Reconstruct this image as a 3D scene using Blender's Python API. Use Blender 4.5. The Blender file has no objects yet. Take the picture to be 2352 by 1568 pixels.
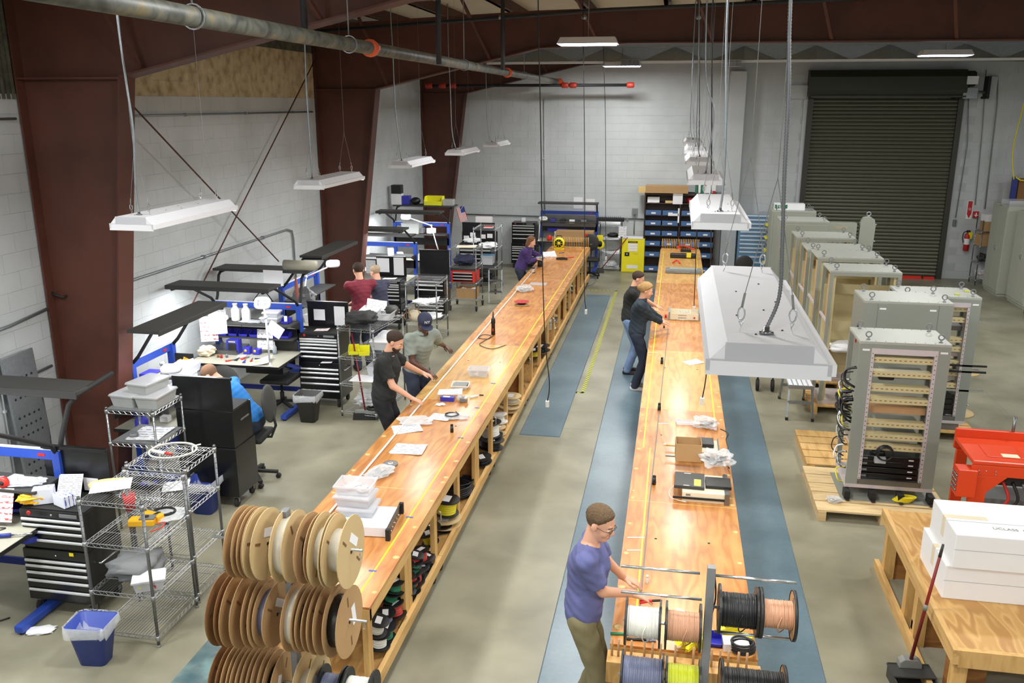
import bpy, math, random
import numpy as np
from mathutils import Vector, Matrix
random.seed(7)
C = bpy.context.scene.collection
sc = bpy.context.scene
PI = math.pi
# ---------- camera ----------
FOC = 2000.0; PITCH = math.atan(547/FOC); YAW = math.atan(384*math.cos(PITCH)/FOC); CAMH = 4.2
cam = bpy.data.objects.new('camera', bpy.data.cameras.new('camera')); C.objects.link(cam)
cam.data.sensor_width = 36; cam.data.lens = FOC/2352*36; cam.data.clip_start = .05; cam.data.clip_end = 200
cam.location = (0, 0, CAMH); cam.rotation_euler = (PI/2-PITCH, 0, YAW)
sc.camera = cam
# ---------- world, exposure ----------
w = bpy.data.worlds.new('world'); sc.world = w; w.use_nodes = True
w.node_tree.nodes['Background'].inputs[0].default_value = (.85, .9, .88, 1)
w.node_tree.nodes['Background'].inputs[1].default_value = .05
sc.view_settings.view_transform = 'Standard'; sc.view_settings.look = 'None'
sc.view_settings.gamma = 1; sc.view_settings.use_curve_mapping = False
sc.view_settings.exposure = 1.08
LOW_W, HIGH_W, BAY_W = 17.0, 58.0, 64.0     # watts: low hung fixtures, high bays in view, high bays over the mezzanine

# ---------- pixel -> point on a real plane ----------
_th, _yw = PITCH, YAW
_cy, _sy, _ct, _st = math.cos(_yw), math.sin(_yw), math.cos(_th), math.sin(_th)
_F = Vector((-_sy*_ct, _cy*_ct, -_st)); _R = Vector((_cy, _sy, 0)); _U = _R.cross(_F)
def P(x, y, X=None, Y=None, Z=None):
    d = _F + _R*((x-1176)/FOC) - _U*((y-784)/FOC)
    t = X/d.x if X is not None else Y/d.y if Y is not None else (Z-CAMH)/d.z
    return Vector((0, 0, CAMH)) + d*t

# ---------- materials ----------
MATS = {}
def lin(c):
    return tuple((v/255/12.92 if v/255 <= .04045 else ((v/255+.055)/1.055)**2.4) for v in c)
def mat(name, rgb, rough=.5, metal=0, var=.08, scale=6, bump=0, bscale=60, emit=0, alpha=1, trans=0, spec=.5, coat=0):
    """rgb: 0-255 sRGB. Base colour with gentle noise variation and optional relief."""
    m = bpy.data.materials.new(name); m.use_nodes = True; nt = m.node_tree; b = nt.nodes['Principled BSDF']
    c = lin(rgb)
    b.inputs['Base Color'].default_value = (*c, 1); b.inputs['Roughness'].default_value = rough
    b.inputs['Metallic'].default_value = metal; b.inputs['Specular IOR Level'].default_value = spec
    b.inputs['Coat Weight'].default_value = coat; b.inputs['Coat Roughness'].default_value = .12
    tc = nt.nodes.new('ShaderNodeTexCoord')
    if var:
        n = nt.nodes.new('ShaderNodeTexNoise'); n.inputs['Scale'].default_value = scale; n.inputs['Detail'].default_value = 4
        nt.links.new(tc.outputs['Object'], n.inputs['Vector'])
        mx = nt.nodes.new('ShaderNodeMix'); mx.data_type = 'RGBA'
        mx.inputs[6].default_value = (*[v*(1-var) for v in c], 1); mx.inputs[7].default_value = (*[min(1, v*(1+var)) for v in c], 1)
        nt.links.new(n.outputs[0], mx.inputs[0]); nt.links.new(mx.outputs[2], b.inputs['Base Color'])
    if bump:
        n2 = nt.nodes.new('ShaderNodeTexNoise'); n2.inputs['Scale'].default_value = bscale
        nt.links.new(tc.outputs['Object'], n2.inputs['Vector'])
        bp = nt.nodes.new('ShaderNodeBump'); bp.inputs['Strength'].default_value = bump; bp.inputs['Distance'].default_value = .01
        nt.links.new(n2.outputs[0], bp.inputs['Height']); nt.links.new(bp.outputs[0], b.inputs['Normal'])
    if emit:
        b.inputs['Emission Color'].default_value = (*c, 1); b.inputs['Emission Strength'].default_value = emit
    if alpha < 1: b.inputs['Alpha'].default_value = alpha
    if trans: b.inputs['Transmission Weight'].default_value = trans
    MATS[name] = m
    return m
def ramp_mat(name, stops, scale=(1, 1, 1), nscale=4, detail=6, dist=0, rough=.5, wave=None, bump=0, coat=0, seed=0, mix2=None):
    """colour ramp over stretched noise (or distorted bands when wave is set)."""
    m = bpy.data.materials.new(name); m.use_nodes = True; nt = m.node_tree; b = nt.nodes['Principled BSDF']
    b.inputs['Roughness'].default_value = rough; b.inputs['Coat Weight'].default_value = coat; b.inputs['Coat Roughness'].default_value = .15
    g = nt.nodes.new('ShaderNodeNewGeometry'); mp = nt.nodes.new('ShaderNodeMapping')
    mp.inputs['Scale'].default_value = scale; mp.inputs['Location'].default_value = (seed, seed*1.7, seed*.3)
    nt.links.new(g.outputs['Position'], mp.inputs['Vector'])
    if wave:
        n0 = nt.nodes.new('ShaderNodeTexNoise'); n0.inputs['Scale'].default_value = nscale; n0.inputs['Detail'].default_value = 2
        nt.links.new(mp.outputs[0], n0.inputs['Vector'])
        mu = nt.nodes.new('ShaderNodeMath'); mu.operation = 'MULTIPLY'; mu.inputs[1].default_value = wave
        nt.links.new(n0.outputs[0], mu.inputs[0])
        n = nt.nodes.new('ShaderNodeMath'); n.operation = 'PINGPONG'; n.inputs[1].default_value = 1
        nt.links.new(mu.outputs[0], n.inputs[0]); out = n.outputs[0]
    else:
        n = nt.nodes.new('ShaderNodeTexNoise'); n.inputs['Scale'].default_value = nscale; n.inputs['Detail'].default_value = detail
        n.inputs['Distortion'].default_value = dist
        nt.links.new(mp.outputs[0], n.inputs['Vector']); out = n.outputs[0]
    r = nt.nodes.new('ShaderNodeValToRGB'); el = r.color_ramp.elements
    while len(el) < len(stops): el.new(.5)
    for e, (p, c) in zip(el, stops): e.position = p; e.color = (*lin(c), 1)
    nt.links.new(out, r.inputs[0]); col = r.outputs[0]
    if mix2:
        n3 = nt.nodes.new('ShaderNodeTexNoise'); n3.inputs['Scale'].default_value = mix2[0]; n3.inputs['Detail'].default_value = 5
        nt.links.new(g.outputs['Position'], n3.inputs['Vector'])
        r3 = nt.nodes.new('ShaderNodeValToRGB'); r3.color_ramp.elements[0].position = .35; r3.color_ramp.elements[1].position = .7
        nt.links.new(n3.outputs[0], r3.inputs[0])
        mx = nt.nodes.new('ShaderNodeMix'); mx.data_type = 'RGBA'; mx.blend_type = 'MULTIPLY'
        mx.inputs[0].default_value = mix2[2]; nt.links.new(col, mx.inputs[6])
        r3.color_ramp.elements[0].color = (*lin(mix2[1]), 1)
        nt.links.new(r3.outputs[0], mx.inputs[7]); col = mx.outputs[2]
    nt.links.new(col, b.inputs['Base Color'])
    if bump:
        bp = nt.nodes.new('ShaderNodeBump'); bp.inputs['Strength'].default_value = bump; bp.inputs['Distance'].default_value = .01
        nt.links.new(out, bp.inputs['Height']); nt.links.new(bp.outputs[0], b.inputs['Normal'])
    MATS[name] = m; return m
ramp_mat('concrete', [(.25, (126, 123, 106)), (.5, (150, 147, 129)), (.75, (170, 166, 147))], nscale=1.4, detail=10, dist=.25, rough=.36, mix2=(.5, (205, 201, 184), .6))
ramp_mat('plywood_light', [(.02, (200, 150, 82)), (.4, (210, 164, 94)), (.9, (216, 172, 102))], scale=(4.5, .7, 1), nscale=1.25, wave=10, rough=.42, coat=.18, mix2=(2.2, (228, 206, 164), .6))
ramp_mat('plywood_red', [(.02, (184, 122, 60)), (.4, (198, 138, 72)), (.9, (208, 152, 84))], scale=(4.5, .75, 1), nscale=1.35, wave=11, rough=.4, coat=.22, seed=5, mix2=(2.4, (222, 186, 140), .65))
ramp_mat('plywood_raw', [(.2, (176, 130, 72)), (.55, (204, 162, 100)), (.85, (190, 146, 84))], scale=(4, 1, 1), nscale=1.2, wave=10, rough=.55, seed=9)
ramp_mat('plywood_dark', [(.2, (132, 84, 38)), (.5, (160, 108, 54)), (.8, (146, 96, 48))], scale=(1, 1, 3), nscale=1.2, wave=8, rough=.5, seed=3)
ramp_mat('lumber', [(.3, (186, 140, 78)), (.55, (212, 170, 104)), (.8, (196, 150, 88))], scale=(9, 9, 1.5), nscale=2, detail=5, rough=.6)
ramp_mat('lumber_long', [(.3, (184, 140, 80)), (.55, (212, 172, 110)), (.8, (198, 154, 92))], scale=(9, 1.2, 12), nscale=2, detail=5, rough=.6)
ramp_mat('pine_pale', [(.3, (204, 172, 122)), (.55, (226, 200, 152)), (.8, (214, 184, 134))], scale=(2, 9, 9), nscale=2, detail=5, rough=.65)
ramp_mat('blue_mat', [(.3, (92, 112, 124)), (.55, (106, 127, 138)), (.8, (120, 140, 150))], nscale=1.3, detail=8, rough=.3, mix2=(30, (225, 232, 235), .5))
ramp_mat('blue_mat_worn', [(.35, (62, 92, 100)), (.5, (90, 110, 112)), (.75, (118, 150, 150))], nscale=5, detail=8, rough=.45)
ramp_mat('wall_paint', [(.3, (186, 191, 192)), (.6, (198, 202, 204)), (.8, (192, 197, 198))], nscale=1.5, detail=6, rough=.6)
ramp_mat('tan_block', [(.3, (150, 134, 104)), (.5, (186, 170, 136)), (.75, (208, 192, 158))], nscale=7, detail=10, rough=.95, bump=.9)
ramp_mat('dark_block', [(.3, (62, 62, 52)), (.6, (92, 92, 78)), (.8, (110, 108, 90))], nscale=9, detail=8, rough=.9, bump=.5)
mat('mortar', (150, 132, 84), .95, var=.2); mat('wall_joint', (184, 188, 190), .8)
ramp_mat('steel_brown', [(.3, (76, 42, 32)), (.6, (92, 52, 40)), (.8, (84, 47, 36))], nscale=2, detail=6, rough=.55)
mat('insulation', (206, 198, 176), .8, var=.12, scale=1.5, bump=.4, bscale=3)
mat('galvanized', (150, 156, 160), .38, .7, var=.18, scale=25)
ramp_mat('pipe_rust', [(.35, (62, 64, 58)), (.55, (92, 93, 86)), (.68, (116, 104, 74)), (.8, (78, 78, 70))], nscale=7, detail=10, dist=.8, rough=.5)
mat('pipe_black', (30, 32, 36), .5); mat('orange_paint', (222, 88, 40), .45); mat('red_paint', (176, 52, 36), .45)
mat('chrome', (200, 204, 208), .22, .9, var=.05); mat('drawer_pull', (226, 228, 230), .28, .35, var=.04); mat('chrome_dark', (128, 130, 132), .3, .85, var=.1, scale=40)  # drawer_pull: chrome paled and less metallic, its bright highlights put into the colour
mat('wire_chrome', (176, 178, 180), .3, .85, var=.1)
mat('black_paint', (17, 17, 19), .3, var=.1, coat=.2); mat('black_matte', (30, 30, 31), .7); mat('charcoal', (58, 58, 57), .55)
mat('black_plastic', (24, 24, 26), .4); mat('rubber', (34, 34, 35), .8)
mat('blue_frame', (44, 76, 172), .35, var=.06); mat('blue_dark', (38, 54, 138), .4)
mat('blue_bin', (52, 52, 172), .4); mat('blue_trash', (50, 72, 158), .45)
mat('yellow_bin', (228, 224, 40), .4); mat('yellow', (238, 222, 36), .4); mat('yellow_tool', (240, 178, 32), .4)
mat('white_enamel', (226, 228, 232), .35, var=.03); mat('white_plastic', (228, 226, 220), .4, var=.03)
mat('white', (238, 238, 240), .5, var=.02); mat('cream', (226, 214, 186), .5)
mat('fixture_white', (226, 226, 230), .4, var=.04, scale=9); mat('fixture_inside', (240, 240, 244), .25, .3)
mat('tube_glow', (236, 240, 244), .5, emit=4, var=0)
mat('tube_glow_purple', (232, 226, 255), .5, emit=8, var=0)
mat('grey_table', (168, 166, 150), .45); mat('grey_plastic', (120, 122, 124), .5); mat('grey_mid', (132, 134, 132), .5)
mat('rack_grey', (142, 146, 138), .45, var=.04); mat('rack_top', (168, 170, 162), .45, var=.05); mat('rack_green', (150, 154, 142), .5, var=.05)
mat('rack_inner', (204, 190, 146), .5, var=.06); mat('rack_pale', (206, 196, 200), .4, .2)
mat('cabinet_putty', (178, 182, 168), .45, var=.04)
mat('clear_plastic', (232, 234, 240), .2, alpha=.42, var=.03); mat('clear_bag', (235, 238, 244), .12, alpha=.4, var=.15, scale=20, bump=1, bscale=30)
mat('smoke_plastic', (190, 192, 190), .25, alpha=.6)
mat('cardboard', (178, 142, 98), .8, var=.08); mat('cardboard_dark', (142, 102, 62), .85, var=.1); mat('cardboard_pale', (198, 172, 126), .8, var=.08)
mat('cardboard_edge', (120, 86, 50), .9); mat('manila', (226, 196, 132), .7); mat('tape_brown', (150, 100, 54), .3)
mat('handle_red', (124, 26, 26), .4); mat('red', (186, 36, 34), .45); mat('red_bright', (226, 48, 36), .4); mat('orange_machine', (214, 66, 26), .35, var=.1, scale=4)
mat('wire_black', (22, 22, 25), .4); mat('wire_white', (224, 222, 214), .4); mat('wire_copper', (196, 148, 118), .4)
mat('wire_grey', (104, 110, 136), .35); mat('wire_lime', (196, 204, 46), .4); mat('wire_green', (28, 118, 82), .4)
mat('wire_red', (184, 52, 44), .4); mat('wire_yellow', (226, 210, 40), .4); mat('wire_clear', (208, 204, 190), .3)
mat('spool_black', (24, 25, 27), .45); mat('wood_flange', (182, 142, 100), .7, var=.15)
mat('door_slat', (92, 92, 78), .42, .35, var=.06); mat('door_dark', (62, 62, 56), .5, .3); mat('door_hood', (48, 52, 42), .55)
mat('shelf_brown', (66, 44, 36), .5, var=.15); mat('light_blue', (110, 152, 184), .45); mat('bin_blue_grey', (70, 104, 150), .5)
mat('cabinet_yellow', (236, 222, 30), .4); mat('paper', (236, 236, 240), .7, var=.02); mat('bag_white', (240, 240, 242), .6)
mat('skin_light', (222, 168, 140), .5, var=.05); mat('skin_tan', (214, 158, 130), .5, var=.05); mat('skin_brown', (92, 60, 46), .45, var=.05)
mat('hair_brown', (104, 82, 58), .8, var=.35, scale=60, bump=1, bscale=150); mat('hair_dark', (62, 46, 36), .8, var=.35, scale=60, bump=1, bscale=150)
mat('hair_blond', (178, 140, 88), .75, var=.3, scale=50, bump=1, bscale=150); mat('hair_short', (140, 104, 78), .85, var=.25, scale=80, bump=1, bscale=200)
mat('hair_auburn', (122, 84, 58), .75, var=.3, scale=50, bump=1, bscale=150); mat('hair_grey', (178, 156, 128), .8, var=.3, scale=60, bump=1, bscale=150)
mat('shirt_periwinkle', (96, 100, 148), .9, var=.1, scale=9, bump=.9, bscale=12); mat('shirt_black', (34, 36, 36), .85, bump=.5, bscale=9)
mat('shirt_grey', (138, 146, 138), .85, bump=.5, bscale=9); mat('shirt_blue', (44, 124, 202), .8, bump=.4, bscale=9)
mat('shirt_maroon', (122, 40, 56), .85, bump=.5, bscale=9); mat('jacket_navy', (36, 50, 62), .8, bump=.7, bscale=8); mat('jacket_purple', (68, 48, 108), .85, bump=.6, bscale=8)
mat('shirt_dusk', (58, 60, 82), .85, bump=.5, bscale=9); mat('cap_navy', (40, 44, 70), .75)
mat('trousers_khaki', (128, 120, 88), .85, var=.1, bump=.7, bscale=9); mat('jeans_blue', (122, 148, 190), .85, var=.15, scale=8); mat('jeans_dark', (42, 50, 68), .85)
mat('trousers_black', (30, 31, 36), .85); mat('shoe_dark', (44, 38, 36), .6); mat('shoe_white', (214, 214, 216), .5)
mat('eye_white', (236, 230, 224), .3, var=0); mat('lens_clear', (220, 225, 230), .05, alpha=.15, var=0)
mat('iris', (50, 38, 30), .3, var=0); mat('lip', (186, 112, 98), .5)
def G(n): return MATS[n]

def stripe_mat(name, a, b, freq, axis=1, rough=.5, diag=0):
    m = bpy.data.materials.new(name); m.use_nodes = True; nt = m.node_tree; bs = nt.nodes['Principled BSDF']; bs.inputs['Roughness'].default_value = rough
    g = nt.nodes.new('ShaderNodeNewGeometry'); sp = nt.nodes.new('ShaderNodeSeparateXYZ'); nt.links.new(g.outputs['Position'], sp.inputs[0])
    ad = nt.nodes.new('ShaderNodeMath'); ad.operation = 'MULTIPLY_ADD'; ad.inputs[1].default_value = diag
    nt.links.new(sp.outputs[1-axis if axis < 2 else 0], ad.inputs[0]); nt.links.new(sp.outputs[axis], ad.inputs[2])
    mu = nt.nodes.new('ShaderNodeMath'); mu.operation = 'MULTIPLY'; mu.inputs[1].default_value = freq; nt.links.new(ad.outputs[0], mu.inputs[0])
    fr = nt.nodes.new('ShaderNodeMath'); fr.operation = 'FRACT'; nt.links.new(mu.outputs[0], fr.inputs[0])
    gt = nt.nodes.new('ShaderNodeMath'); gt.operation = 'GREATER_THAN'; gt.inputs[1].default_value = .5; nt.links.new(fr.outputs[0], gt.inputs[0])
    mx = nt.nodes.new('ShaderNodeMix'); mx.data_type = 'RGBA'; mx.inputs[6].default_value = (*lin(a), 1); mx.inputs[7].default_value = (*lin(b), 1)
    nt.links.new(gt.outputs[0], mx.inputs[0]); nt.links.new(mx.outputs[2], bs.inputs['Base Color']); MATS[name] = m
stripe_mat('hazard', (196, 196, 60), (96, 104, 70), 11, 1, .5, 1)
def print_mat(name, paper, ink, rows=40, amount=.55, cols=18):
    """a printed page: broken lines of ink on paper, flat print in object space"""
    m = bpy.data.materials.new(name); m.use_nodes = True; nt = m.node_tree; bs = nt.nodes['Principled BSDF']; bs.inputs['Roughness'].default_value = .7
    tc = nt.nodes.new('ShaderNodeTexCoord'); mp = nt.nodes.new('ShaderNodeMapping'); mp.inputs['Scale'].default_value = (cols, rows, 1)
    nt.links.new(tc.outputs['Generated'], mp.inputs['Vector'])
    br = nt.nodes.new('ShaderNodeTexNoise'); br.inputs['Scale'].default_value = 1.6; br.inputs['Detail'].default_value = 3
    nt.links.new(mp.outputs[0], br.inputs['Vector'])
    sp = nt.nodes.new('ShaderNodeSeparateXYZ'); nt.links.new(mp.outputs[0], sp.inputs[0])
    fr = nt.nodes.new('ShaderNodeMath'); fr.operation = 'PINGPONG'; fr.inputs[1].default_value = 1; nt.links.new(sp.outputs[1], fr.inputs[0])
    a = nt.nodes.new('ShaderNodeMath'); a.operation = 'GREATER_THAN'; a.inputs[1].default_value = .62; nt.links.new(fr.outputs[0], a.inputs[0])
    b = nt.nodes.new('ShaderNodeMath'); b.operation = 'GREATER_THAN'; b.inputs[1].default_value = amount; nt.links.new(br.outputs[0], b.inputs[0])
    mu = nt.nodes.new('ShaderNodeMath'); mu.operation = 'MULTIPLY'; nt.links.new(a.outputs[0], mu.inputs[0]); nt.links.new(b.outputs[0], mu.inputs[1])
    mx = nt.nodes.new('ShaderNodeMix'); mx.data_type = 'RGBA'; mx.inputs[6].default_value = (*lin(paper), 1); mx.inputs[7].default_value = (*lin(ink), 1)
    nt.links.new(mu.outputs[0], mx.inputs[0]); nt.links.new(mx.outputs[2], bs.inputs['Base Color']); MATS[name] = m
print_mat('print_text', (236, 236, 240), (150, 152, 160), 12, .5, 5); print_mat('print_table', (232, 232, 236), (130, 132, 140), 30, .45, 8)
print_mat('print_red', (238, 234, 236), (190, 90, 90), 12, .5, 5); print_mat('print_blue', (226, 228, 238), (60, 90, 180), 6, .5, 4)

# ---------- mesh builder ----------
class MB:
    def __init__(s, T=None): s.v = []; s.f = []; s.mi = []; s.sm = []; s.T = T or Matrix(); s.k = 0; s.smooth = False
    def add(s, vs, fs):
        o = len(s.v); T = s.T
        s.v += [tuple(T @ Vector(p)) for p in vs]; s.f += [tuple(i+o for i in f) for f in fs]
        s.mi += [s.k]*len(fs); s.sm += [s.smooth]*len(fs); return s
    def box(s, x0, x1, y0, y1, z0, z1, t=0):
        """axis box; t = taper: top shrunk by t each side"""
        return s.add([(x0, y0, z0), (x1, y0, z0), (x1, y1, z0), (x0, y1, z0), (x0+t, y0+t, z1), (x1-t, y0+t, z1), (x1-t, y1-t, z1), (x0+t, y1-t, z1)],
                     [(3, 2, 1, 0), (4, 5, 6, 7), (0, 1, 5, 4), (1, 2, 6, 5), (2, 3, 7, 6), (3, 0, 4, 7)])
    def cbox(s, c, sz, rz=0, rx=0, ry=0):
        T0 = s.T; s.T = T0 @ Matrix.Translation(c) @ Matrix.Rotation(rz, 4, 'Z') @ Matrix.Rotation(ry, 4, 'Y') @ Matrix.Rotation(rx, 4, 'X')
        a, b, c2 = sz[0]/2, sz[1]/2, sz[2]/2; s.box(-a, a, -b, b, -c2, c2); s.T = T0; return s
    def bar(s, p, q, w, h=None, up=(0, 0, 1)):
        h = h or w; p = Vector(p); q = Vector(q); d = (q-p).normalized(); u = Vector(up)
        if abs(d.dot(u)) > .98: u = Vector((0, 1, 0))
        a = d.cross(u).normalized(); b = a.cross(d)
        vs = [e + a*(i*w/2) + b*(j*h/2) for e in (p, q) for i, j in ((-1, -1), (1, -1), (1, 1), (-1, 1))]
        return s.add(vs, [(0, 1, 2, 3), (7, 6, 5, 4), (0, 4, 5, 1), (1, 5, 6, 2), (2, 6, 7, 3), (3, 7, 4, 0)])
    def tube(s, pts, r, n=8, closed=False, cap=True):
        pts = [Vector(p) for p in pts]; N = len(pts); sm = s.smooth; s.smooth = n > 5
        rs = r if isinstance(r, (list, tuple)) else [r]*N
        vs = []; fs = []; a = None
        for i, p in enumerate(pts):
            d = (pts[(i+1) % N] - pts[i-1]) if closed else (pts[min(i+1, N-1)] - pts[max(i-1, 0)])
            if d.length < 1e-9: d = Vector((0, 0, 1))
            d.normalize()
            if a is None:
                a = d.cross(Vector((0, 0, 1)));
                if a.length < .05: a = d.cross(Vector((1, 0, 0)))
            a = a - d*a.dot(d); a.normalize(); b = d.cross(a)
            vs += [p + (a*math.cos(2*PI*k/n) + b*math.sin(2*PI*k/n))*rs[i] for k in range(n)]
        for i in range(N if closed else N-1):
            j = (i+1) % N
            fs += [(i*n+k, i*n+(k+1) % n, j*n+(k+1) % n, j*n+k) for k in range(n)]
        if cap and not closed: fs += [tuple(range(n-1, -1, -1)), tuple(range((N-1)*n, N*n))]
        s.add(vs, fs); s.smooth = sm; return s
    def lathe(s, prof, n=24, c=(0, 0, 0), ax='Z', smooth=True, cap=True):
        """prof: (r, h) list along axis"""
        sm = s.smooth; s.smooth = smooth; vs = []; fs = []
        for r, h in prof:
            for k in range(n):
                x, y = r*math.cos(2*PI*k/n), r*math.sin(2*PI*k/n)
                p = (x, y, h) if ax == 'Z' else (h, x, y) if ax == 'X' else (y, h, x)
                vs.append((p[0]+c[0], p[1]+c[1], p[2]+c[2]))
        for i in range(len(prof)-1): fs += [(i*n+k, i*n+(k+1) % n, (i+1)*n+(k+1) % n, (i+1)*n+k) for k in range(n)]
        if cap: fs += [tuple(range(n-1, -1, -1)), tuple(range((len(prof)-1)*n, len(prof)*n))]
        s.add(vs, fs); s.smooth = sm; return s
    def prism(s, pts, z0, z1, ax='Z'):
        """polygon (2D, ccw) extruded; ax: Z -> (x,y), X -> (y,z), Y -> (x,z)"""
        n = len(pts)
        def m(p, h): return (p[0], p[1], h) if ax == 'Z' else (h, p[0], p[1]) if ax == 'X' else (p[0], h, p[1])
        vs = [m(p, z0) for p in pts] + [m(p, z1) for p in pts]
        return s.add(vs, [tuple(range(n-1, -1, -1)), tuple(range(n, 2*n))] + [(k, (k+1) % n, n+(k+1) % n, n+k) for k in range(n)])
    def ball(s, c, r, n=12, m=8):
        if not isinstance(r, (list, tuple)): r = (r, r, r)
        sm = s.smooth; s.smooth = True; vs = []; fs = []
        for i in range(m+1):
            th = PI*i/m
            for k in range(n): vs.append((c[0]+r[0]*math.sin(th)*math.cos(2*PI*k/n), c[1]+r[1]*math.sin(th)*math.sin(2*PI*k/n), c[2]-r[2]*math.cos(th)))
        for i in range(m): fs += [(i*n+k, i*n+(k+1) % n, (i+1)*n+(k+1) % n, (i+1)*n+k) for k in range(n)]
        s.add(vs, fs); s.smooth = sm; return s
    def mesh(s, name, mats):
        me = bpy.data.meshes.new(name); me.from_pydata(s.v, [], s.f)
        for m in mats: me.materials.append(G(m) if isinstance(m, str) else m)
        me.polygons.foreach_set('material_index', s.mi); me.polygons.foreach_set('use_smooth', s.sm)
        me.validate(); me.update(); return me
    def build(s, name, mats, parent=None, bevel=0, kind=None, loc=None, label=None):
        if isinstance(mats, str): mats = [mats]
        o = bpy.data.objects.new(name, s.mesh(name, mats)); C.objects.link(o); o.parent = parent
        if loc is not None: o.location = loc
        if bevel:
            b = o.modifiers.new('bevel', 'BEVEL'); b.width = bevel; b.segments = 2; b.limit_method = 'ANGLE'
        if kind: o['kind'] = kind
        if label: o['label'] = label
        return o
def put(me, name, parent, loc=(0, 0, 0), rot=None, scale=None):
    o = bpy.data.objects.new(name, me); C.objects.link(o); o.parent = parent; o.location = loc
    if rot: o.rotation_euler = rot
    if scale: o.scale = scale
    return o
def thing(name, label, cat, loc=(0, 0, 0), rz=0, group=None):
    o = bpy.data.objects.new(name, None); C.objects.link(o); o.location = loc; o.rotation_euler = (0, 0, rz)
    o.empty_display_size = .1; o['label'] = label; o['category'] = cat
    if group: o['group'] = group
    return o
def tag(o, label, cat, group=None, rz=None):
    o['label'] = label; o['category'] = cat
    if group: o['group'] = group
    if rz is not None: o.rotation_euler = (0, 0, rz)
    return o
def dup(root, loc, rz=None, label=None, group=None):
    def rec(o, parent):
        c = o.copy(); C.objects.link(c)
        if parent: c.parent = parent
        for ch in list(o.children): rec(ch, c)
        return c
    r = rec(root, None); r.location = loc
    if rz is not None: r.rotation_euler = (0, 0, rz)
    if label: r['label'] = label
    if group: r['group'] = group
    return r
def text(s, size, loc, rot, m, parent, depth=.001, name='lettering', align='CENTER'):
    cu = bpy.data.curves.new(name, 'FONT'); cu.body = s; cu.size = size; cu.extrude = depth; cu.align_x = align; cu.align_y = 'CENTER'
    tmp = bpy.data.objects.new(name, cu); C.objects.link(tmp)
    bpy.context.view_layer.update()
    me = bpy.data.meshes.new_from_object(tmp.evaluated_get(bpy.context.evaluated_depsgraph_get()))
    bpy.data.objects.remove(tmp)
    me.materials.clear(); me.materials.append(G(m)); return put(me, name, parent, loc, rot)
# ================= THE ROOM =================
WX = -6.6; WY = 22.9; EX = 11.0; NY = -3.5
def struct(o): o['kind'] = 'structure'; return o
fl = struct(MB().box(WX-.2, EX, NY, WY+.2, -.2, 0).build('floor', 'concrete'))
# saw-cut joints in the slab: thin dark recess strips
for i, (x0, y0, x1, y1) in enumerate([(WX, 3.6, EX, 3.6), (WX, 10.9, EX, 10.9), (WX, 18.6, EX, 18.6), (4.75, NY, 4.75, WY), (-3.2, NY, -3.2, WY)]):
    MB().bar((x0, y0, .0006), (x1, y1, .0006), .008, .0006).build('saw_cut', 'grey_mid', fl)
def blockwall(name, side):
    """left wall: normal +X at X=WX; back wall: normal -Y at Y=WY. blocks are .40 x .20 with recessed joints"""
    left = side == 'left'
    b = MB()
    if left: b.box(WX-.2, WX-.006, NY, WY+.2, 0, 6.2)
    else: b.box(WX-.2, EX, WY+.006, WY+.2, 0, 6.2)
    wall = struct(b.build(name, 'wall_joint'))
    bw, bh, g = .397, .195, .0013
    def one(t):
        m = MB()
        if left: m.box(-.02, 0, -bw/2+g, bw/2-g, -bh/2+g, bh/2-g)
        else: m.box(-bw/2+g, bw/2-g, 0, .02, -bh/2+g, bh/2-g)
        return m.mesh('block', [t])
    paint, tan, dark = one('wall_paint'), one('tan_block'), one('dark_block')
    near, rest = [], []
    lo, hi = (3.2, WY) if left else (WX, EX)
    rows = int(6.0/bh)
    for r in range(rows):
        z = bh*(r+.5); n = int((hi-lo)/bw)+1
        for k in range(n):
            u = lo + bw*(k + (.5 if r % 2 else 0)); 
            if u > hi-.1: continue
            if not left and 2.95 < u < 6.75 and z < 4.9: continue
            near.append((u, z))
    if left:
        # the upper band: tan split-face blocks in the second bay, dark ribbed blocks in the first
        def kind(u, z):
            if z < 4.22: return 'wall_paint'
            if u < 8.3: return 'dark_block'
            if u > 18.8: return 'wall_paint'
            if 17.2 < u < 17.9 and 4.3 < z < 4.75: return 'dark_block'
            return 'tan_block' if z < 5.05 else 'dark_block'
        key = lambda p: (0 if kind(*p) != 'wall_paint' and 8.3 < p[0] < 15.7 else 1, abs(p[0]-9)+abs(p[1]-2.5)*.6)
    else:
        kind = lambda u, z: 'wall_paint'; key = lambda p: abs(p[1]-2.2)+abs(p[0]-1)*.25
    near.sort(key=key); first, rest = near[:300], near[300:]
    ms = {'wall_paint': paint, 'tan_block': tan, 'dark_block': dark}
    for u, z in first: put(ms[kind(u, z)], 'block', wall, (WX, u, z) if left else (u, WY, z))
    mm = MB(); names = ['wall_paint', 'tan_block', 'dark_block']
    for u, z in rest:
        kd = kind(u, z); mm.k = names.index(kd)
        if left: mm.box(WX-.02, WX, u-bw/2+g, u+bw/2-g, z-bh/2+g, z+bh/2-g)
        else: mm.box(u-bw/2+g, u+bw/2-g, WY, WY+.02, z-bh/2+g, z+bh/2-g)
    mm.build('block_field', names, wall, kind='stuff')
    return wall
wl = blockwall('wall_left', 'left'); wb = blockwall('wall_back', 'back')
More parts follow.
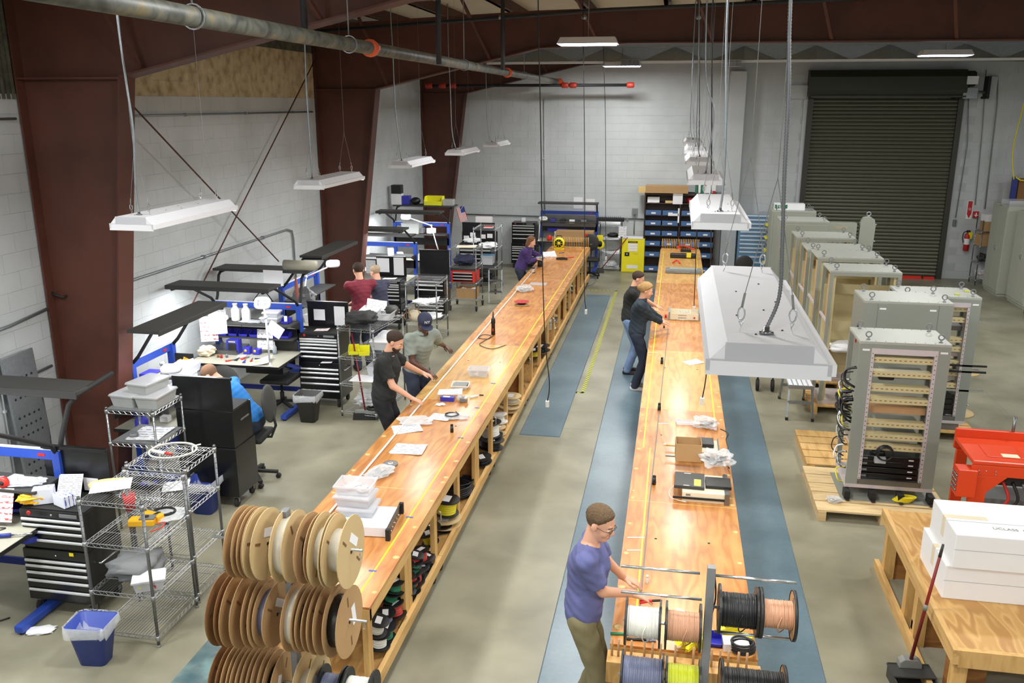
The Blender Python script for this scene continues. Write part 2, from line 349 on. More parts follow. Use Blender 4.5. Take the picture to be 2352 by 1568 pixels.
# vertical ribs of the dark fluted blocks in the nearest bay
m = MB()
for i in range(70): y = 3.4+i*.068; m.box(WX, WX+.018, y, y+.03, 4.24, 5.9)
m.build('rib_field', 'dark_block', wl, kind='stuff')
struct(MB().box(EX, EX+.2, NY, WY+.2, 0, 6.2).build('wall_right', 'wall_paint'))
struct(MB().box(WX-.2, EX+.2, NY-.2, NY, 0, 6.2).build('wall_near', 'wall_paint'))
ce = struct(MB().box(WX-.2, EX+.2, NY-.2, WY+.2, 6.05, 6.25).build('ceiling', 'insulation'))
# pilaster on the back wall
struct(MB().box(1.2, 1.58, WY-.3, WY, 0, 4.95).build('trim_1', 'wall_paint', bevel=.01))
# purlins along the room
for i_, x in enumerate(np.arange(WX+.5, EX, 1.45)):
    t = tag(MB().box(x-.035, x+.035, NY, WY-.05, 5.84, 6.048).box(x-.035, x+.09, NY, WY-.05, 5.84, 5.852).build('purlin', 'steel_brown'), 'brown steel roof purlin running lengthwise, number %s counted from the left wall' % 'one two three four five six seven eight nine ten eleven twelve thirteen'.split()[i_], 'beam', 'roof purlins')
# ---------- rigid frames ----------
def frame(Y, label, glab):
    r = thing('steel_portal', label, 'frame', (0, Y, 0))
    xo = WX+.02; tw = .012
    # column: web + outer + tapered inner flange
    ci = [(-6.02, 0), (-5.42, 4.45)]
    MB().prism([(xo, 0), (ci[0][0], 0), (ci[1][0], 4.45), (xo, 4.45)], -tw, tw, 'Y').build('column_web', 'steel_brown', r)
    MB().box(xo, xo+.02, -.13, .13, 0, 5.55).build('flange', 'steel_brown', r)
    MB().bar((ci[0][0], 0, 0), (ci[1][0], 0, 4.45), .26, .02, up=(1, 0, 0)).build('flange', 'steel_brown', r)
    MB().box(xo, ci[0][0]+.05, -.15, .15, 0, .02).build('base_plate', 'steel_brown', r)
    # rafter: tapered web with bottom and top flanges
    bot = [(-5.42, 4.45), (-2.45, 5.12), (-.9, 5.19), (6.5, 5.16), (EX-.05, 5.1)]
    top = [(xo, 5.55), (-2.45, 5.72), (2, 5.8), (EX-.05, 5.8)]
    MB().prism([(xo, 4.45)] + bot + top[::-1], -tw, tw, 'Y').build('rafter_web', 'steel_brown', r)
    for k, pl in enumerate((bot, top)):
        m = MB()
        for a, b in zip(pl, pl[1:]): m.bar((a[0], 0, a[1]), (b[0], 0, b[1]), .26, .02)
        m.build('flange', 'steel_brown', r)
    MB().box(xo, -5.42, -.12, .12, 4.43, 4.45).build('stiffener', 'steel_brown', r)
    for x in np.arange(-5.2, EX-.5, 1.9):
        zb = np.interp(x, [p[0] for p in bot], [p[1] for p in bot])
        MB().bar((x, -.1, zb+.02), (x-.32, -.85, 5.86), .05, .03).build('brace', 'steel_brown', r)
    return r
frame(8.2, 'nearest dark brown tapered steel column and rafter, in front of the left wall', 0)
frame(15.8, 'middle dark brown tapered steel column and rafter frame beside the left wall', 0)
frame(22.72, 'farthest dark brown steel column and rafter, against the far wall corner', 0)
frame(1.2, 'brown steel frame overhead nearest the mezzanine', 0)
# cross bracing rods of the second bay
a, b = P(302, 240, X=-6.35), P(640, 600, X=-6.35); c, d = P(722, 140, X=-6.45), P(440, 702, X=-6.45)
tag(MB().tube([a, b], .011, 6).build('brace_rod', 'steel_brown'), 'thin brown rod falling from the nearest column towards the benches', 'brace rod')
tag(MB().tube([c, d], .011, 6).build('brace_rod', 'steel_brown'), 'thin brown rod rising from the benches to the middle column', 'brace rod')
# ---------- conduits on the walls ----------
def conduit(pts, label, r=.014, m='galvanized', cat='conduit', name='conduit', straps=True):
    t = thing(name, label, cat, pts[0])
    o = Vector(pts[0]); pl = [Vector(p)-o for p in pts]
    MB().tube(pl, r, 8).build('tube', m, t)
    if straps:
        for a, b in zip(pl, pl[1:]):
            n = int((b-a).length/1.6)
            for k in range(n):
                q = a.lerp(b, (k+.5)/n); MB().cbox(q, (r*2.8,)*3).build('strap', m, t)
    return t
conduit([(WX+.03, 8.6, 4.05), (WX+.03, 15.5, 4.05)], 'thin grey conduit high on the left wall between the nearest and middle columns')
conduit([(WX+.03, 3.4, 4.05), (WX+.03, 8.0, 4.05)], 'thin grey conduit high on the left wall before the nearest column')
conduit([(WX+.03, 6.4, 2.0), (WX+.03, 7.5, 2.02), (WX+.03, 8.05, 2.07)], 'bent grey conduit on the left wall at the left photo edge', .018)
conduit([(WX+.03, 8.5, 2.08), (WX+.03, 14.1, 2.09), (WX+.03, 14.28, 2.04), (WX+.03, 14.32, 1.9), (WX+.03, 14.32, .9)], 'long grey conduit across the left wall that bends down behind the benches', .018)
conduit([(WX+.03, 5.6, 1.2), (WX+.03, 6.7, 1.28), (WX+.03, 7.2, 1.42), (WX+.03, 8.0, 1.45)], 'lower grey conduit running into the outlet box on the left wall', .016)
conduit([(WX+.03, 6.85, 1.3), (WX+.03, 6.75, 4.0)], 'vertical grey conduit dropping to the lower conduit on the left wall', .012)
conduit([(WX+.03, 7.25, 0.2), (WX+.03, 7.25, 4.15)], 'thin vertical seam conduit up the near part of the left wall', .01, 'wall_paint')
conduit([(-5.6, WY-.02, 1.32), (-.3, WY-.02, 1.3)], 'horizontal grey conduit along the far wall behind the benches', .018)
conduit([(-3.35, WY-.02, 1.32), (-3.4, WY-.02, 4.3)], 'vertical painted conduit on the far wall above the black tool chest', .014, 'wall_paint')
conduit([(-1.0, WY-.02, .9), (-1.0, WY-.02, 1.42)], 'short dark conduit under the small outlet box on the far wall', .014, 'grey_mid')
conduit([P(2225, 195, Y=22.85), P(2222, 330, Y=22.85), P(2195, 500, Y=22.85)], 'thin cord conduit right of the roll-up door', .012, 'grey_mid', straps=False)
conduit([P(2292, 175, Y=22.85), P(2290, 240, Y=22.85), P(2262, 480, Y=22.85)], 'grey conduit between the fire sign and the storage cabinets', .014, 'grey_mid', straps=False)
conduit([P(2265, 160, Y=22.85), P(2256, 300, Y=22.85), P(2240, 470, Y=22.85)], 'grey conduit just above the red alarm box', .011, 'grey_mid', straps=False)
t = thing('outlet_box', 'grey electrical outlet box on the near left wall above the monitor', 'outlet', P(52, 948, X=WX+.02))
MB().box(-.02, .09, -.09, .09, -.09, .09).build('box', 'galvanized', t, .004); MB().box(.085, .1, -.05, .05, -.06, .06).build('cover', 'grey_mid', t)
t = thing('outlet_box', 'small grey outlet box on the far wall above the yellow cabinet', 'outlet', (-1.0, WY-.04, 1.5))
MB().box(-.07, .07, -.03, .03, -.08, .08).build('box', 'galvanized', t, .004); MB().box(-.04, .04, -.036, -.028, -.05, .05).build('cover', 'grey_mid', t)
t = thing('wall_hook', 'small black bracket sticking out of the near left wall', 'bracket', P(118, 680, X=WX+.02))
MB().tube([(0, 0, .05), (.06, -.02, .02), (.16, -.03, 0), (.16, .06, 0)], .014, 6).build('arm', 'black_matte', t)
# ---------- sprinkler pipes ----------
t = thing('sprinkler_main', 'thick weathered grey pipe with orange couplings slanting across the upper left', 'pipe', (-3.0, -1, 4.72))
MB().tube([(0, 0, 0), (0, 23.2, 0)], .062, 20).build('tube', 'pipe_rust', t)
for px, py in ((850, 112), (1165, 165), (1285, 192)):
    y = P(px, py, X=-3.0).y+1
    MB().lathe([(.062, -.05), (.08, -.05), (.085, -.02), (.085, .02), (.08, .05), (.062, .05)], 16, (0, y, 0), 'Y').box(-.1, .1, y-.02, y+.02, -.02, .02).build('coupling', 'orange_paint', t)
for y in (6.3, 9.0, 13.5, 18.5):
    MB().tube([(.075*math.cos(a), y, .075*math.sin(a)) for a in np.linspace(0, 2*PI, 17)[:-1]], .006, 5, True).tube([(0, y, .075), (0, y, 1.05)], .006, 6).build('hanger', 'galvanized', t)
t = thing('branch_pipe', 'dark horizontal sprinkler pipe with red end fittings near the far wall', 'pipe', (0, 21.9, 4.62))
x0, x1 = P(985, 190, Y=21.9).x, P(1450, 194, Y=21.9).x
MB().tube([(x0, 0, 0), (x1, 0, 0)], .035, 12).build('tube', 'pipe_black', t)
for x in (x0, x0+.35, x0+.62, x1-.02, -2.75, -2.55): MB().lathe([(.045, -.09), (.065, -.07), (.065, .07), (.045, .09)], 12, (x, 0, 0), 'X').build('fitting', 'red_paint', t)
MB().tube([(-3.0, -.0, 0), (-3.0, 0, .1)], .03, 8).build('riser', 'pipe_black', t)
t = thing('gas_pipe', 'thin black pipe crossing the roof just below the insulation', 'pipe', (0, 14.6, 5.5))
MB().tube([P(720, 72, Y=14.6)-Vector((0, 14.6, 5.5)), P(1400, 22, Y=14.6)-Vector((0, 14.6, 5.5)), P(2000, -5, Y=14.6)-Vector((0, 14.6, 5.5))], .03, 10).build('tube', 'pipe_black', t)
for px in (1150, 1342, 1605): q = P(px, 40, Y=14.6)-Vector((0, 14.6, 5.5)); MB().lathe([(.03, -.03), (.05, 0), (.03, .03)], 8, q).build('sprinkler_head', 'galvanized', t)
for px, py0, py1, Y in ((1008, 0, 148, 9.5), (1155, 30, 160, 13.0), (700, 0, 70, 7.4)):
    a, b = P(px, py0, Y=Y), P(px, py1, Y=Y)
    tag(MB().tube([(a.x, Y, 6.0), (b.x, Y, min(b.z, 5.0)+.0)], .03, 8).build('drop_pipe', 'pipe_black'), {1008: 'black vertical drop pipe left of the middle of the roof', 1155: 'black vertical drop pipe further right, before the far pipe', 700: 'dark vertical drop pipe at the upper left'}[px], 'pipe')
# ---------- galvanized truss before the far wall ----------
t = thing('roof_truss', 'galvanized truss with folded triangular web along the top of the far wall', 'truss', (0, 20.6, 0))
MB().box(-4.4, EX-.05, -.06, .06, 5.06, 5.11).build('bottom_chord', 'white_enamel', t)
MB().box(-4.4, EX-.05, -.08, .08, 5.4, 5.5).build('top_chord', 'galvanized', t)
MB().box(-4.4, EX-.05, .05, .06, 5.1, 5.42).build('web_panel', 'galvanized', t)
x = -3.9
while x < EX-1.6:
    MB().add([(x, .04, 5.1), (x+1.5, .04, 5.1), (x+.75, .04, 5.41), (x+.75, -.1, 5.11)], [(0, 3, 2), (3, 1, 2), (0, 1, 3), (0, 2, 1)]).build('web_plate', 'galvanized', t); x += 1.5
for px, py in ((1448, 145), (1680, 145)):
    q = P(px, py, Y=20.4); tt = thing('wire_guard', 'wire guard cage hanging under the truss, %s' % ('left one' if px < 1500 else 'right one'), 'guard', q)
    m = MB()
    for k in range(6): m.box(-.2+k*.08, -.195+k*.08, -.1, .1, -.07, .07)
    m.box(-.2, .21, -.1, .1, .065, .07).box(-.2, .21, -.1, .1, -.07, -.065); m.build('cage', 'wire_chrome', tt)
    MB().tube([(0, 0, .07), (0, 0, 5.1-q.z)], .008, 6).build('stem', 'galvanized', tt)
# ---------- roll-up door ----------
dx0, dx1 = 3.13, 6.5
dr = struct(thing('door_1', 'dark roll-up door', 'door', (0, WY, 0))); del dr['category']; del dr['label']
sl = MB().prism([(0, 0), (-.03, .012), (-.036, .045), (-.022, .078), (0, .088), (.012, .088), (.012, 0)], dx0+.04, dx1-.04, 'X').mesh('slat', ['door_slat'])
for k in range(49): put(sl, 'slat', dr, (0, -.03, .05+k*.0885))
MB().box(dx0, dx1, -.06, .02, 0, .05).build('bottom_bar', 'door_dark', dr)
for x in (dx0-.06, dx1-.04): MB().box(x, x+.12, -.12, .02, 0, 4.42).build('guide_rail', 'door_dark', dr)
MB().prism([(.02, 4.36), (-.42, 4.36), (-.46, 4.5), (-.44, 4.8), (-.3, 4.95), (.02, 4.97)], dx0-.1, dx1+.02, 'X').build('hood', 'door_hood', dr)
MB().box(dx0-.05, dx1, -.48, -.44, 4.33, 4.37).build('hood_lip', 'door_dark', dr)
MB().box(dx0-.6, dx0-.1, -.08, 0, 4.3, 4.62).build('bearing_plate', 'wall_paint', dr)
MB().box(dx1+.15, dx1+.75, -.1, 0, 4.35, 4.8).build('bearing_plate', 'wall_paint', dr)
struct(MB().box(2.98, 3.08, WY-.05, WY, 0, 4.4).build('trim_2', 'wall_paint'))
t = thing('door_operator', 'grey motor operator mounted beside the top of the roll-up door', 'motor', (dx1+.1, WY-.3, 4.6))
MB().box(-.16, .16, -.14, .14, -.3, -.05).build('gearbox', 'galvanized', t, .01); MB().lathe([(.1, -.0), (.12, .03), (.12, .3), (.08, .34)], 14, (0, 0, -.02)).build('motor', 'black_matte', t)
MB().tube([(-.3, 0, -.15), (.42, 0, -.15)], .03, 8).build('shaft', 'galvanized', t); MB().box(-.12, .12, -.18, -.1, .02, .2).build('control_box', 'white_enamel', t)
MB().box(-.3, -.24, -.1, .3, -.3, .2).box(.36, .42, -.1, .3, -.3, .2).build('bracket', 'black_matte', t)
tag(MB().box(5.4, 6.1, WY-.2, WY-.12, .0, .07).build('threshold_guard', 'red_bright'), 'long bright red bar lying at the foot of the roll-up door', 'bar')
tag(MB().box(6.15, 6.4, WY-.2, WY-.12, .0, .06).build('threshold_guard', 'red_bright'), 'short bright red bar at the right end of the roll-up door foot', 'bar')
# ---------- floor mats and hazard tape ----------
def matslab(name, x0, x1, y0, y1, label, m='blue_mat'):
    tag(MB().box(x0, x1, y0, y1, 0, .012, .012).build(name, m), label, 'mat')
matslab('floor_mat', -1.86, -1.32, 10.55, 19.35, 'pale blue anti-fatigue mat lying along the right side of the left long bench')
matslab('floor_mat', -.84, -.3, 4.2, 20.2, 'blue floor mat under the people left of the right long bench')
matslab('floor_mat', .7, 1.3, 4.2, 20.2, 'blue floor mat along the right side of the right long bench')
matslab('floor_mat', -3.55, -2.95, 2.5, 5.9, 'worn dark blue mat at the near end of the left long bench', 'blue_mat_worn')
t = thing('hazard_tape', 'yellow and black striped tape outlining a floor zone between the benches', 'tape', (0, 0, 0))
MB().bar((-1.22, 12.4, .0012), (-1.22, 19.93, .0012), .06, .002).build('strip', 'hazard', t)
MB().bar((-1.3, 12.42, .0012), (-1.85, 12.42, .0012), .06, .002).build('strip', 'hazard', t)
MB().bar((-1.2, 19.9, .0012), (-1.9, 19.9, .0012), .06, .002).build('strip', 'hazard', t)
MB().bar((-1.2, 12.42, .0012), (-1.32, 12.42, .0012), .06, .002).build('strip', 'hazard', t)

# ---------- light fixtures ----------
def area(parent, loc, sx, sy, watts, col=(1, .99, .92)):
    L = bpy.data.lights.new('lamp_light', 'AREA'); L.shape = 'RECTANGLE'; L.size = sx; L.size_y = sy; L.energy = watts; L.color = col
    o = bpy.data.objects.new('lamp_light', L); C.objects.link(o); o.parent = parent; o.location = loc; return o
def low_fixture():
    t = thing('hanging_light', '', 'light', (0, 0, 0))
    # troffer: trapezoid body, long along Y, width .33
    w, L = .165, 1.22
    MB().add([(-w, 0, 0), (w, 0, 0), (w, L, 0), (-w, L, 0), (-.115, .0, .055), (.115, .0, .055), (.115, L, .055), (-.115, L, .055)],
             [(4, 5, 6, 7), (0, 1, 5, 4), (1, 2, 6, 5), (2, 3, 7, 6), (3, 0, 4, 7)]).build('housing', 'fixture_white', t)
    for s in (-1, 1):
        MB().box(s*w-.006, s*w+.012*s+.006 if s > 0 else s*w+.006, 0, L, -.03, .004).build('side_lip', 'fixture_white', t)
    for y in (0, L-.008): MB().box(-w-.006, w+.006, y, y+.008, -.042, .006).box(-.12, .12, y, y+.008, 0, .055).build('end_plate', 'fixture_white', t)
    for i in range(4):
        x = -.12+.08*i; MB().tube([(x, .03, -.005), (x, L-.03, -.005)], .008, 8).build('fluorescent_tube', 'tube_glow', t)
    for y in (.13, L-.13):
        for s in (-1, 1):
            h = MB().tube([(s*.075, y, .055), (s*.07, y, .07), (s*.078, y+.0, .085), (s*.066, y, .085), (s*.07, y, .07)], .0018, 5)
            h.tube([(s*.072+.01*math.cos(a), y, .108+.02*math.sin(a)) for a in np.linspace(0, 2*PI, 11)[:-1]], .0028, 5, True).build('hook', 'chrome', t)
            MB().tube([(s*.072, y, .128), (s*.066, y, .17)], .004, 6).tube([(s*.066, y, .17), (0, y, .5)], .0013, 5).build('suspension_wire', 'grey_mid', t)
        MB().tube([(0, y, .5), (0, y, 2.6)], .0013, 5).build('suspension_wire', 'grey_mid', t)
    for k, (x, y) in enumerate([(-.03, .1), (.05, .16), (-.07, .33), (.02, .42), (.07, .55), (-.05, .7), (.04, .85)]):
        MB().cbox((x, y, .056), (.006, .004, .004), k).build('knockout', 'black_matte', t)
    MB().lathe([(.014, .055), (.014, .066), (.009, .066), (.009, .078)], 10, (0, .11, 0)).box(-.02, .02, .1, .118, .056, .062).build('connector', 'chrome_dark', t)
    return t
lf = low_fixture(); lows = [lf]
xr, zr = .115+.165, 3.5
rows = [(xr, y, zr) for y in (2.42, 5.42, 8.48, 11.25, 13.85, 16.7)] + [(-3.775, y, 3.37) for y in (5.57, 8.68, 11.8, 14.92, 18.0)]
names = ['large white hanging light over the near end of the right bench, closest to the camera', 'second white hanging light over the right bench', 'third white hanging light over the right bench',
         'fourth white hanging light over the right bench', 'fifth small white hanging light over the right bench', 'farthest small white hanging light over the right bench',
         'nearest hanging light of the left row, before the first brown column', 'second hanging light of the left row, before the middle column', 'third hanging light of the left row, near the left wall',
         'fourth hanging light of the left row, before the far column', 'farthest hanging light of the left row']
lf.location = rows[0]; lf['label'] = names[0]; lf['group'] = 'low hanging lights'
for q, nm in list(zip(rows, names))[1:]: lows.append(dup(lf, q, 0, nm))
for t in lows: area(t, (0, .61, -.035), .3, 1.15, LOW_W)
# flexible supply conduits, each its own cable
def cable(pts, r, label, m='wire_white', name='cable', cat='cable', ribs=0, group=None):
    pts = [Vector(p) for p in pts]
    if ribs:
        q = []; L = sum((b-a).length for a, b in zip(pts, pts[1:])); n = int(L/ribs)
        cum = [0]
        for a, b in zip(pts, pts[1:]): cum.append(cum[-1]+(b-a).length)
        rr = []
        for i in range(2*n):
            s = L*i/(2*n-1); j = max(k for k in range(len(cum)) if cum[k] <= s+1e-9); j = min(j, len(pts)-2)
            q.append(pts[j].lerp(pts[j+1], (s-cum[j])/(cum[j+1]-cum[j]))); rr.append(r if i % 2 else r*.72)
        o = MB().tube(q, rr, 8).build(name, m)
    else: o = MB().tube(pts, r, 6).build(name, m)
    return tag(o, label, cat, group)
def smooth_pts(pts, n=6):
    pts = [Vector(p) for p in pts]; out = []
    for i in range(len(pts)-1):
        p0, p1, p2, p3 = pts[max(i-1, 0)], pts[i], pts[i+1], pts[min(i+2, len(pts)-1)]
        for k in range(n):
            t = k/n; out.append(.5*((2*p1)+(p2-p0)*t+(2*p0-5*p1+4*p2-p3)*t*t+(3*p1-p0-3*p2+p3)*t**3))
    return out+[pts[-1]]
Yb = 2.53
cable(smooth_pts([(xr, Yb, 3.575)]+[P(x, y, Y=Yb) for x, y in ((1790, 680), (1797, 560), (1802, 400), (1812, 200), (1816, 0))]+[(P(1820, -80, Y=Yb).x, Yb, 4.95)]), .0062, 'ribbed metal flex conduit of the closest hanging light', 'chrome_dark', 'flex_conduit', 'conduit', ribs=.0085)
for (bx, by, bz), pl, lb in ((rows[1], ((1662, 420), (1668, 280), (1668, 150), (1672, 0)), 'second light over the right bench'), (rows[2], ((1632, 330), (1640, 250), (1622, 180), (1624, 0)), 'third light over the right bench'),
                     (rows[3], ((1600, 300), (1604, 200), (1606, 0)), 'fourth light over the right bench'), (rows[4], ((1594, 300), (1590, 170)), 'fifth light over the right bench'),
                     (rows[5], ((1586, 290), (1590, 190)), 'farthest light over the right bench'),
                     (rows[6], ((312, 440), (306, 300), (290, 190), (270, 45)), 'nearest light of the left row'), (rows[7], ((712, 330), (703, 200), (700, 110)), 'second light of the left row'),
                     (rows[8], ((918, 330), (908, 250), (902, 120), (898, 50)), 'third light of the left row'), (rows[9], ((1038, 300), (1034, 200), (1030, 120)), 'fourth light of the left row'),
                     (rows[10], ((1120, 290), (1116, 170)), 'farthest light of the left row')):
    yy = by+.11; q = [P(x, y, Y=yy) for x, y in pl]
    cable(smooth_pts([(bx, yy, bz+.07)]+q+[(q[-1].x, yy, max(q[-1].z+.3, 5.8))], 4), .008, 'pale supply cord of the '+lb, 'galvanized', 'light_cable')
# bright high bays
def high_bay(x, y, z, label, watts, group=None):
    t = thing('high_bay_light', label, 'light', (x, y, z), 0, group)
    MB().add([(-.42, -.2, 0), (.42, -.2, 0), (.42, .2, 0), (-.42, .2, 0), (-.38, -.14, .09), (.38, -.14, .09), (.38, .14, .09), (-.38, .14, .09)],
             [(4, 5, 6, 7), (0, 1, 5, 4), (1, 2, 6, 5), (2, 3, 7, 6), (3, 0, 4, 7)]).build('housing', 'fixture_white', t)
    for i in range(8): MB().box(-.4+i*.1, -.31+i*.1, -.19, .19, -.012, -.004).build('lamp_cell', 'tube_glow_purple', t)
    MB().tube([(0, 0, .09), (0, 0, 6.0-z)], .006, 6).build('suspension_wire', 'grey_mid', t)
    area(t, (0, 0, -.03), .8, .36, watts, (.98, 1, .96))
high_bay(-1.3, 12.9, 5.0, 'bright glowing high light over the aisle, larger of the two in the middle', HIGH_W)
high_bay(-1.3, 20.6, 5.0, 'small bright glowing high light near the far wall, smaller of the two in the middle', HIGH_W)
high_bay(4.5, 17.0, 5.0, 'bright glowing high light at the upper right before the roll-up door', HIGH_W)
for x, y in ((-5.2, 3.5), (-1.3, 5.0), (-1.0, -1.2), (4.6, 2.2), (4.6, 9.5), (8.6, 6), (8.8, 14), (-5.0, -1.2), (4.5, -1.2)):
    high_bay(x, y, 5.35, 'glowing high light outside the photo, '+{(-5.2, 3.5): 'over the near left bench', (-1.3, 5.0): 'over the reel stand', (-1.0, -1.2): 'behind the camera', (4.6, 2.2): 'before the wooden table', (4.6, 9.5): 'over the grey racks', (8.6, 6): 'far right of the wooden table', (8.8, 14): 'far right of the grey racks', (-5.0, -1.2): 'behind the camera by the left wall', (4.5, -1.2): 'behind the camera on the right'}[(x, y)], BAY_W, 'high lights outside the photo')
# ================= GENERIC BUILDERS =================
def loc3(p, z=None): return (p[0], p[1], p[2] if z is None else z)
def tub(w, d, h, m, label, cat, loc, rz=0, taper=.02, lid=None, fill=None, group=None, name='storage_tub', rim=True):
    """open (or lidded) plastic tub, base at loc"""
    t = thing(name, label, cat, loc, rz, group); T = .003; a, b = w/2, d/2
    m0 = MB()
    v = [(-a+taper, -b+taper, 0), (a-taper, -b+taper, 0), (a-taper, b-taper, 0), (-a+taper, b-taper, 0), (-a, -b, h), (a, -b, h), (a, b, h), (-a, b, h)]
    k = taper+T
    v += [(-a+k, -b+k, T), (a-k, -b+k, T), (a-k, b-k, T), (-a+k, b-k, T), (-a+T, -b+T, h), (a-T, -b+T, h), (a-T, b-T, h), (-a+T, b-T, h)]
    m0.add(v, [(3, 2, 1, 0), (0, 1, 5, 4), (1, 2, 6, 5), (2, 3, 7, 6), (3, 0, 4, 7), (8, 9, 10, 11), (9, 8, 12, 13), (10, 9, 13, 14), (11, 10, 14, 15), (8, 11, 15, 12),
                (4, 5, 13, 12), (5, 6, 14, 13), (6, 7, 15, 14), (7, 4, 12, 15)])
    m0.build('tub_body', m, t)
    if rim: MB().box(-a-.008, a+.008, -b-.008, -b+.002, h-.012, h).box(-a-.008, a+.008, b-.002, b+.008, h-.012, h).box(-a-.008, -a+.002, -b, b, h-.012, h).box(a-.002, a+.008, -b, b, h-.012, h).build('rim', m, t)
    if lid: MB().box(-a-.006, a+.006, -b-.006, b+.006, h, h+.012, .006).build('lid', lid, t)
    if fill:
        rnd = random.Random(int(w*1000+d*77)); q = MB()
        for i in range(14): q.k = i % len(fill); q.cbox((rnd.uniform(-a*.6, a*.6), rnd.uniform(-b*.6, b*.6), h*.12+rnd.random()*h*.45), (w*.22, d*.13, h*.12), rnd.random()*3, rnd.random()*.6)
        q.build('contents', fill, t, kind='stuff')
    return t
def parts_bin(w, d, h, m, label, loc, rz=0, group=None):
    """open-front parts bin: sloped low front"""
    t = thing('parts_bin', label, 'bin', loc, rz, group); a, b, T = w/2, d/2, .004
    q = MB().box(-a, a, -b, b, 0, T).box(-a, a, b-T, b, 0, h).box(-a, a, -b, -b+T, 0, h*.45)
    side = [(-b, 0), (b, 0), (b, h), (-b*.35, h), (-b, h*.45)]
    q.prism(side, -a, -a+T, 'X').prism(side, a-T, a, 'X'); q.build('bin_body', m, t)
    MB().box(-a*.9, a*.9, -b-.006, -b+.001, h*.33, h*.47).build('bin_lip', m, t)
    return t
def sheets(w, d, n, m, label, loc, rz=0, curl=.012, cat='paper', name='paper_sheet', rot=None, group=None):
    """a few loose sheets, slightly curled, top one printed"""
    t = thing(name, label, cat, loc, rz, group)
    for i in range(n):
        q = MB(Matrix.Translation((random.uniform(-.01, .01)*(i > 0), random.uniform(-.01, .01)*(i > 0), .0012*i+.0008)) @ Matrix.Rotation(random.uniform(-.12, .12)*(i > 0), 4, 'Z'))
        N = 5; vs = []
        for a in range(N):
            u = a/(N-1)
            for b in range(2): z = curl*(u*u)*(.6+.4*b)+.0004; vs += [((u-.5)*w, (b-.5)*d, z)]
        q.smooth = True; q.add(vs + [(x, y, z-.0008) for x, y, z in vs], [(2*a, 2*a+2, 2*a+3, 2*a+1) for a in range(N-1)] + [(2*N+2*a, 2*N+2*a+1, 2*N+2*a+3, 2*N+2*a+2) for a in range(N-1)])
        q.build('sheet', m if i == n-1 else 'paper', t)
    if rot: t.rotation_euler = rot
    return t
def carton(w, d, h, label, loc, rz=0, m='cardboard', open_=True, flaps=None, tape=True, fill=None, group=None, name='cardboard_box', cat='box'):
    t = thing(name, label, cat, loc, rz, group); a, b, T = w/2, d/2, .005
    q = MB().box(-a, a, -b, b, 0, T)
    q.box(-a, a, -b, -b+T, T, h).box(-a, a, b-T, b, T, h).box(-a, -a+T, -b+T, b-T, T, h).box(a-T, a, -b+T, b-T, T, h)
    if not open_: q.box(-a, a, -b, b, h, h+T)
    q.build('box_body', m, t)
    if tape and not open_: MB().box(-.025, .025, -b-.001, b+.001, h*.8, h+.006).build('tape', 'tape_brown', t)
    if flaps:
        for k, ang in flaps:
            L = min(w, d)*.45; ln = w if k in 'fb' else d
            T0 = {'f': Matrix.Translation((0, -b, h)), 'b': Matrix.Translation((0, b, h)) @ Matrix.Rotation(PI, 4, 'Z'), 'r': Matrix.Translation((a, 0, h)) @ Matrix.Rotation(PI/2, 4, 'Z'), 'l': Matrix.Translation((-a, 0, h)) @ Matrix.Rotation(-PI/2, 4, 'Z')}[k]
            MB(T0 @ Matrix.Rotation(-ang, 4, 'X')).box(-ln/2, ln/2, 0, L, -T, 0).build('flap', m, t)
    if fill:
        q = MB()
        for i in range(9): q.cbox((random.uniform(-a*.6, a*.6), random.uniform(-b*.6, b*.6), h*.7), (w*.3, d*.25, h*.25), random.random()*3, .3)
        q.build('contents', fill, t, kind='stuff')
    return t
def caster(t, x, y, m='rubber', r=.05, z=0):
    q = MB().lathe([(r*.5, -.016), (r, -.012), (r, .012), (r*.5, .016)], 14, (x, y, r+z), 'X')
    c = q.build('caster', m, t); MB().box(x-.025, x+.025, y-.03, y+.03, r*2+z, r*2+.01+z).box(x-.026, x-.021, y-.015, y+.02, r+z, r*2+z).box(x+.021, x+.026, y-.015, y+.02, r+z, r*2+z).build('fork', 'chrome_dark', c)
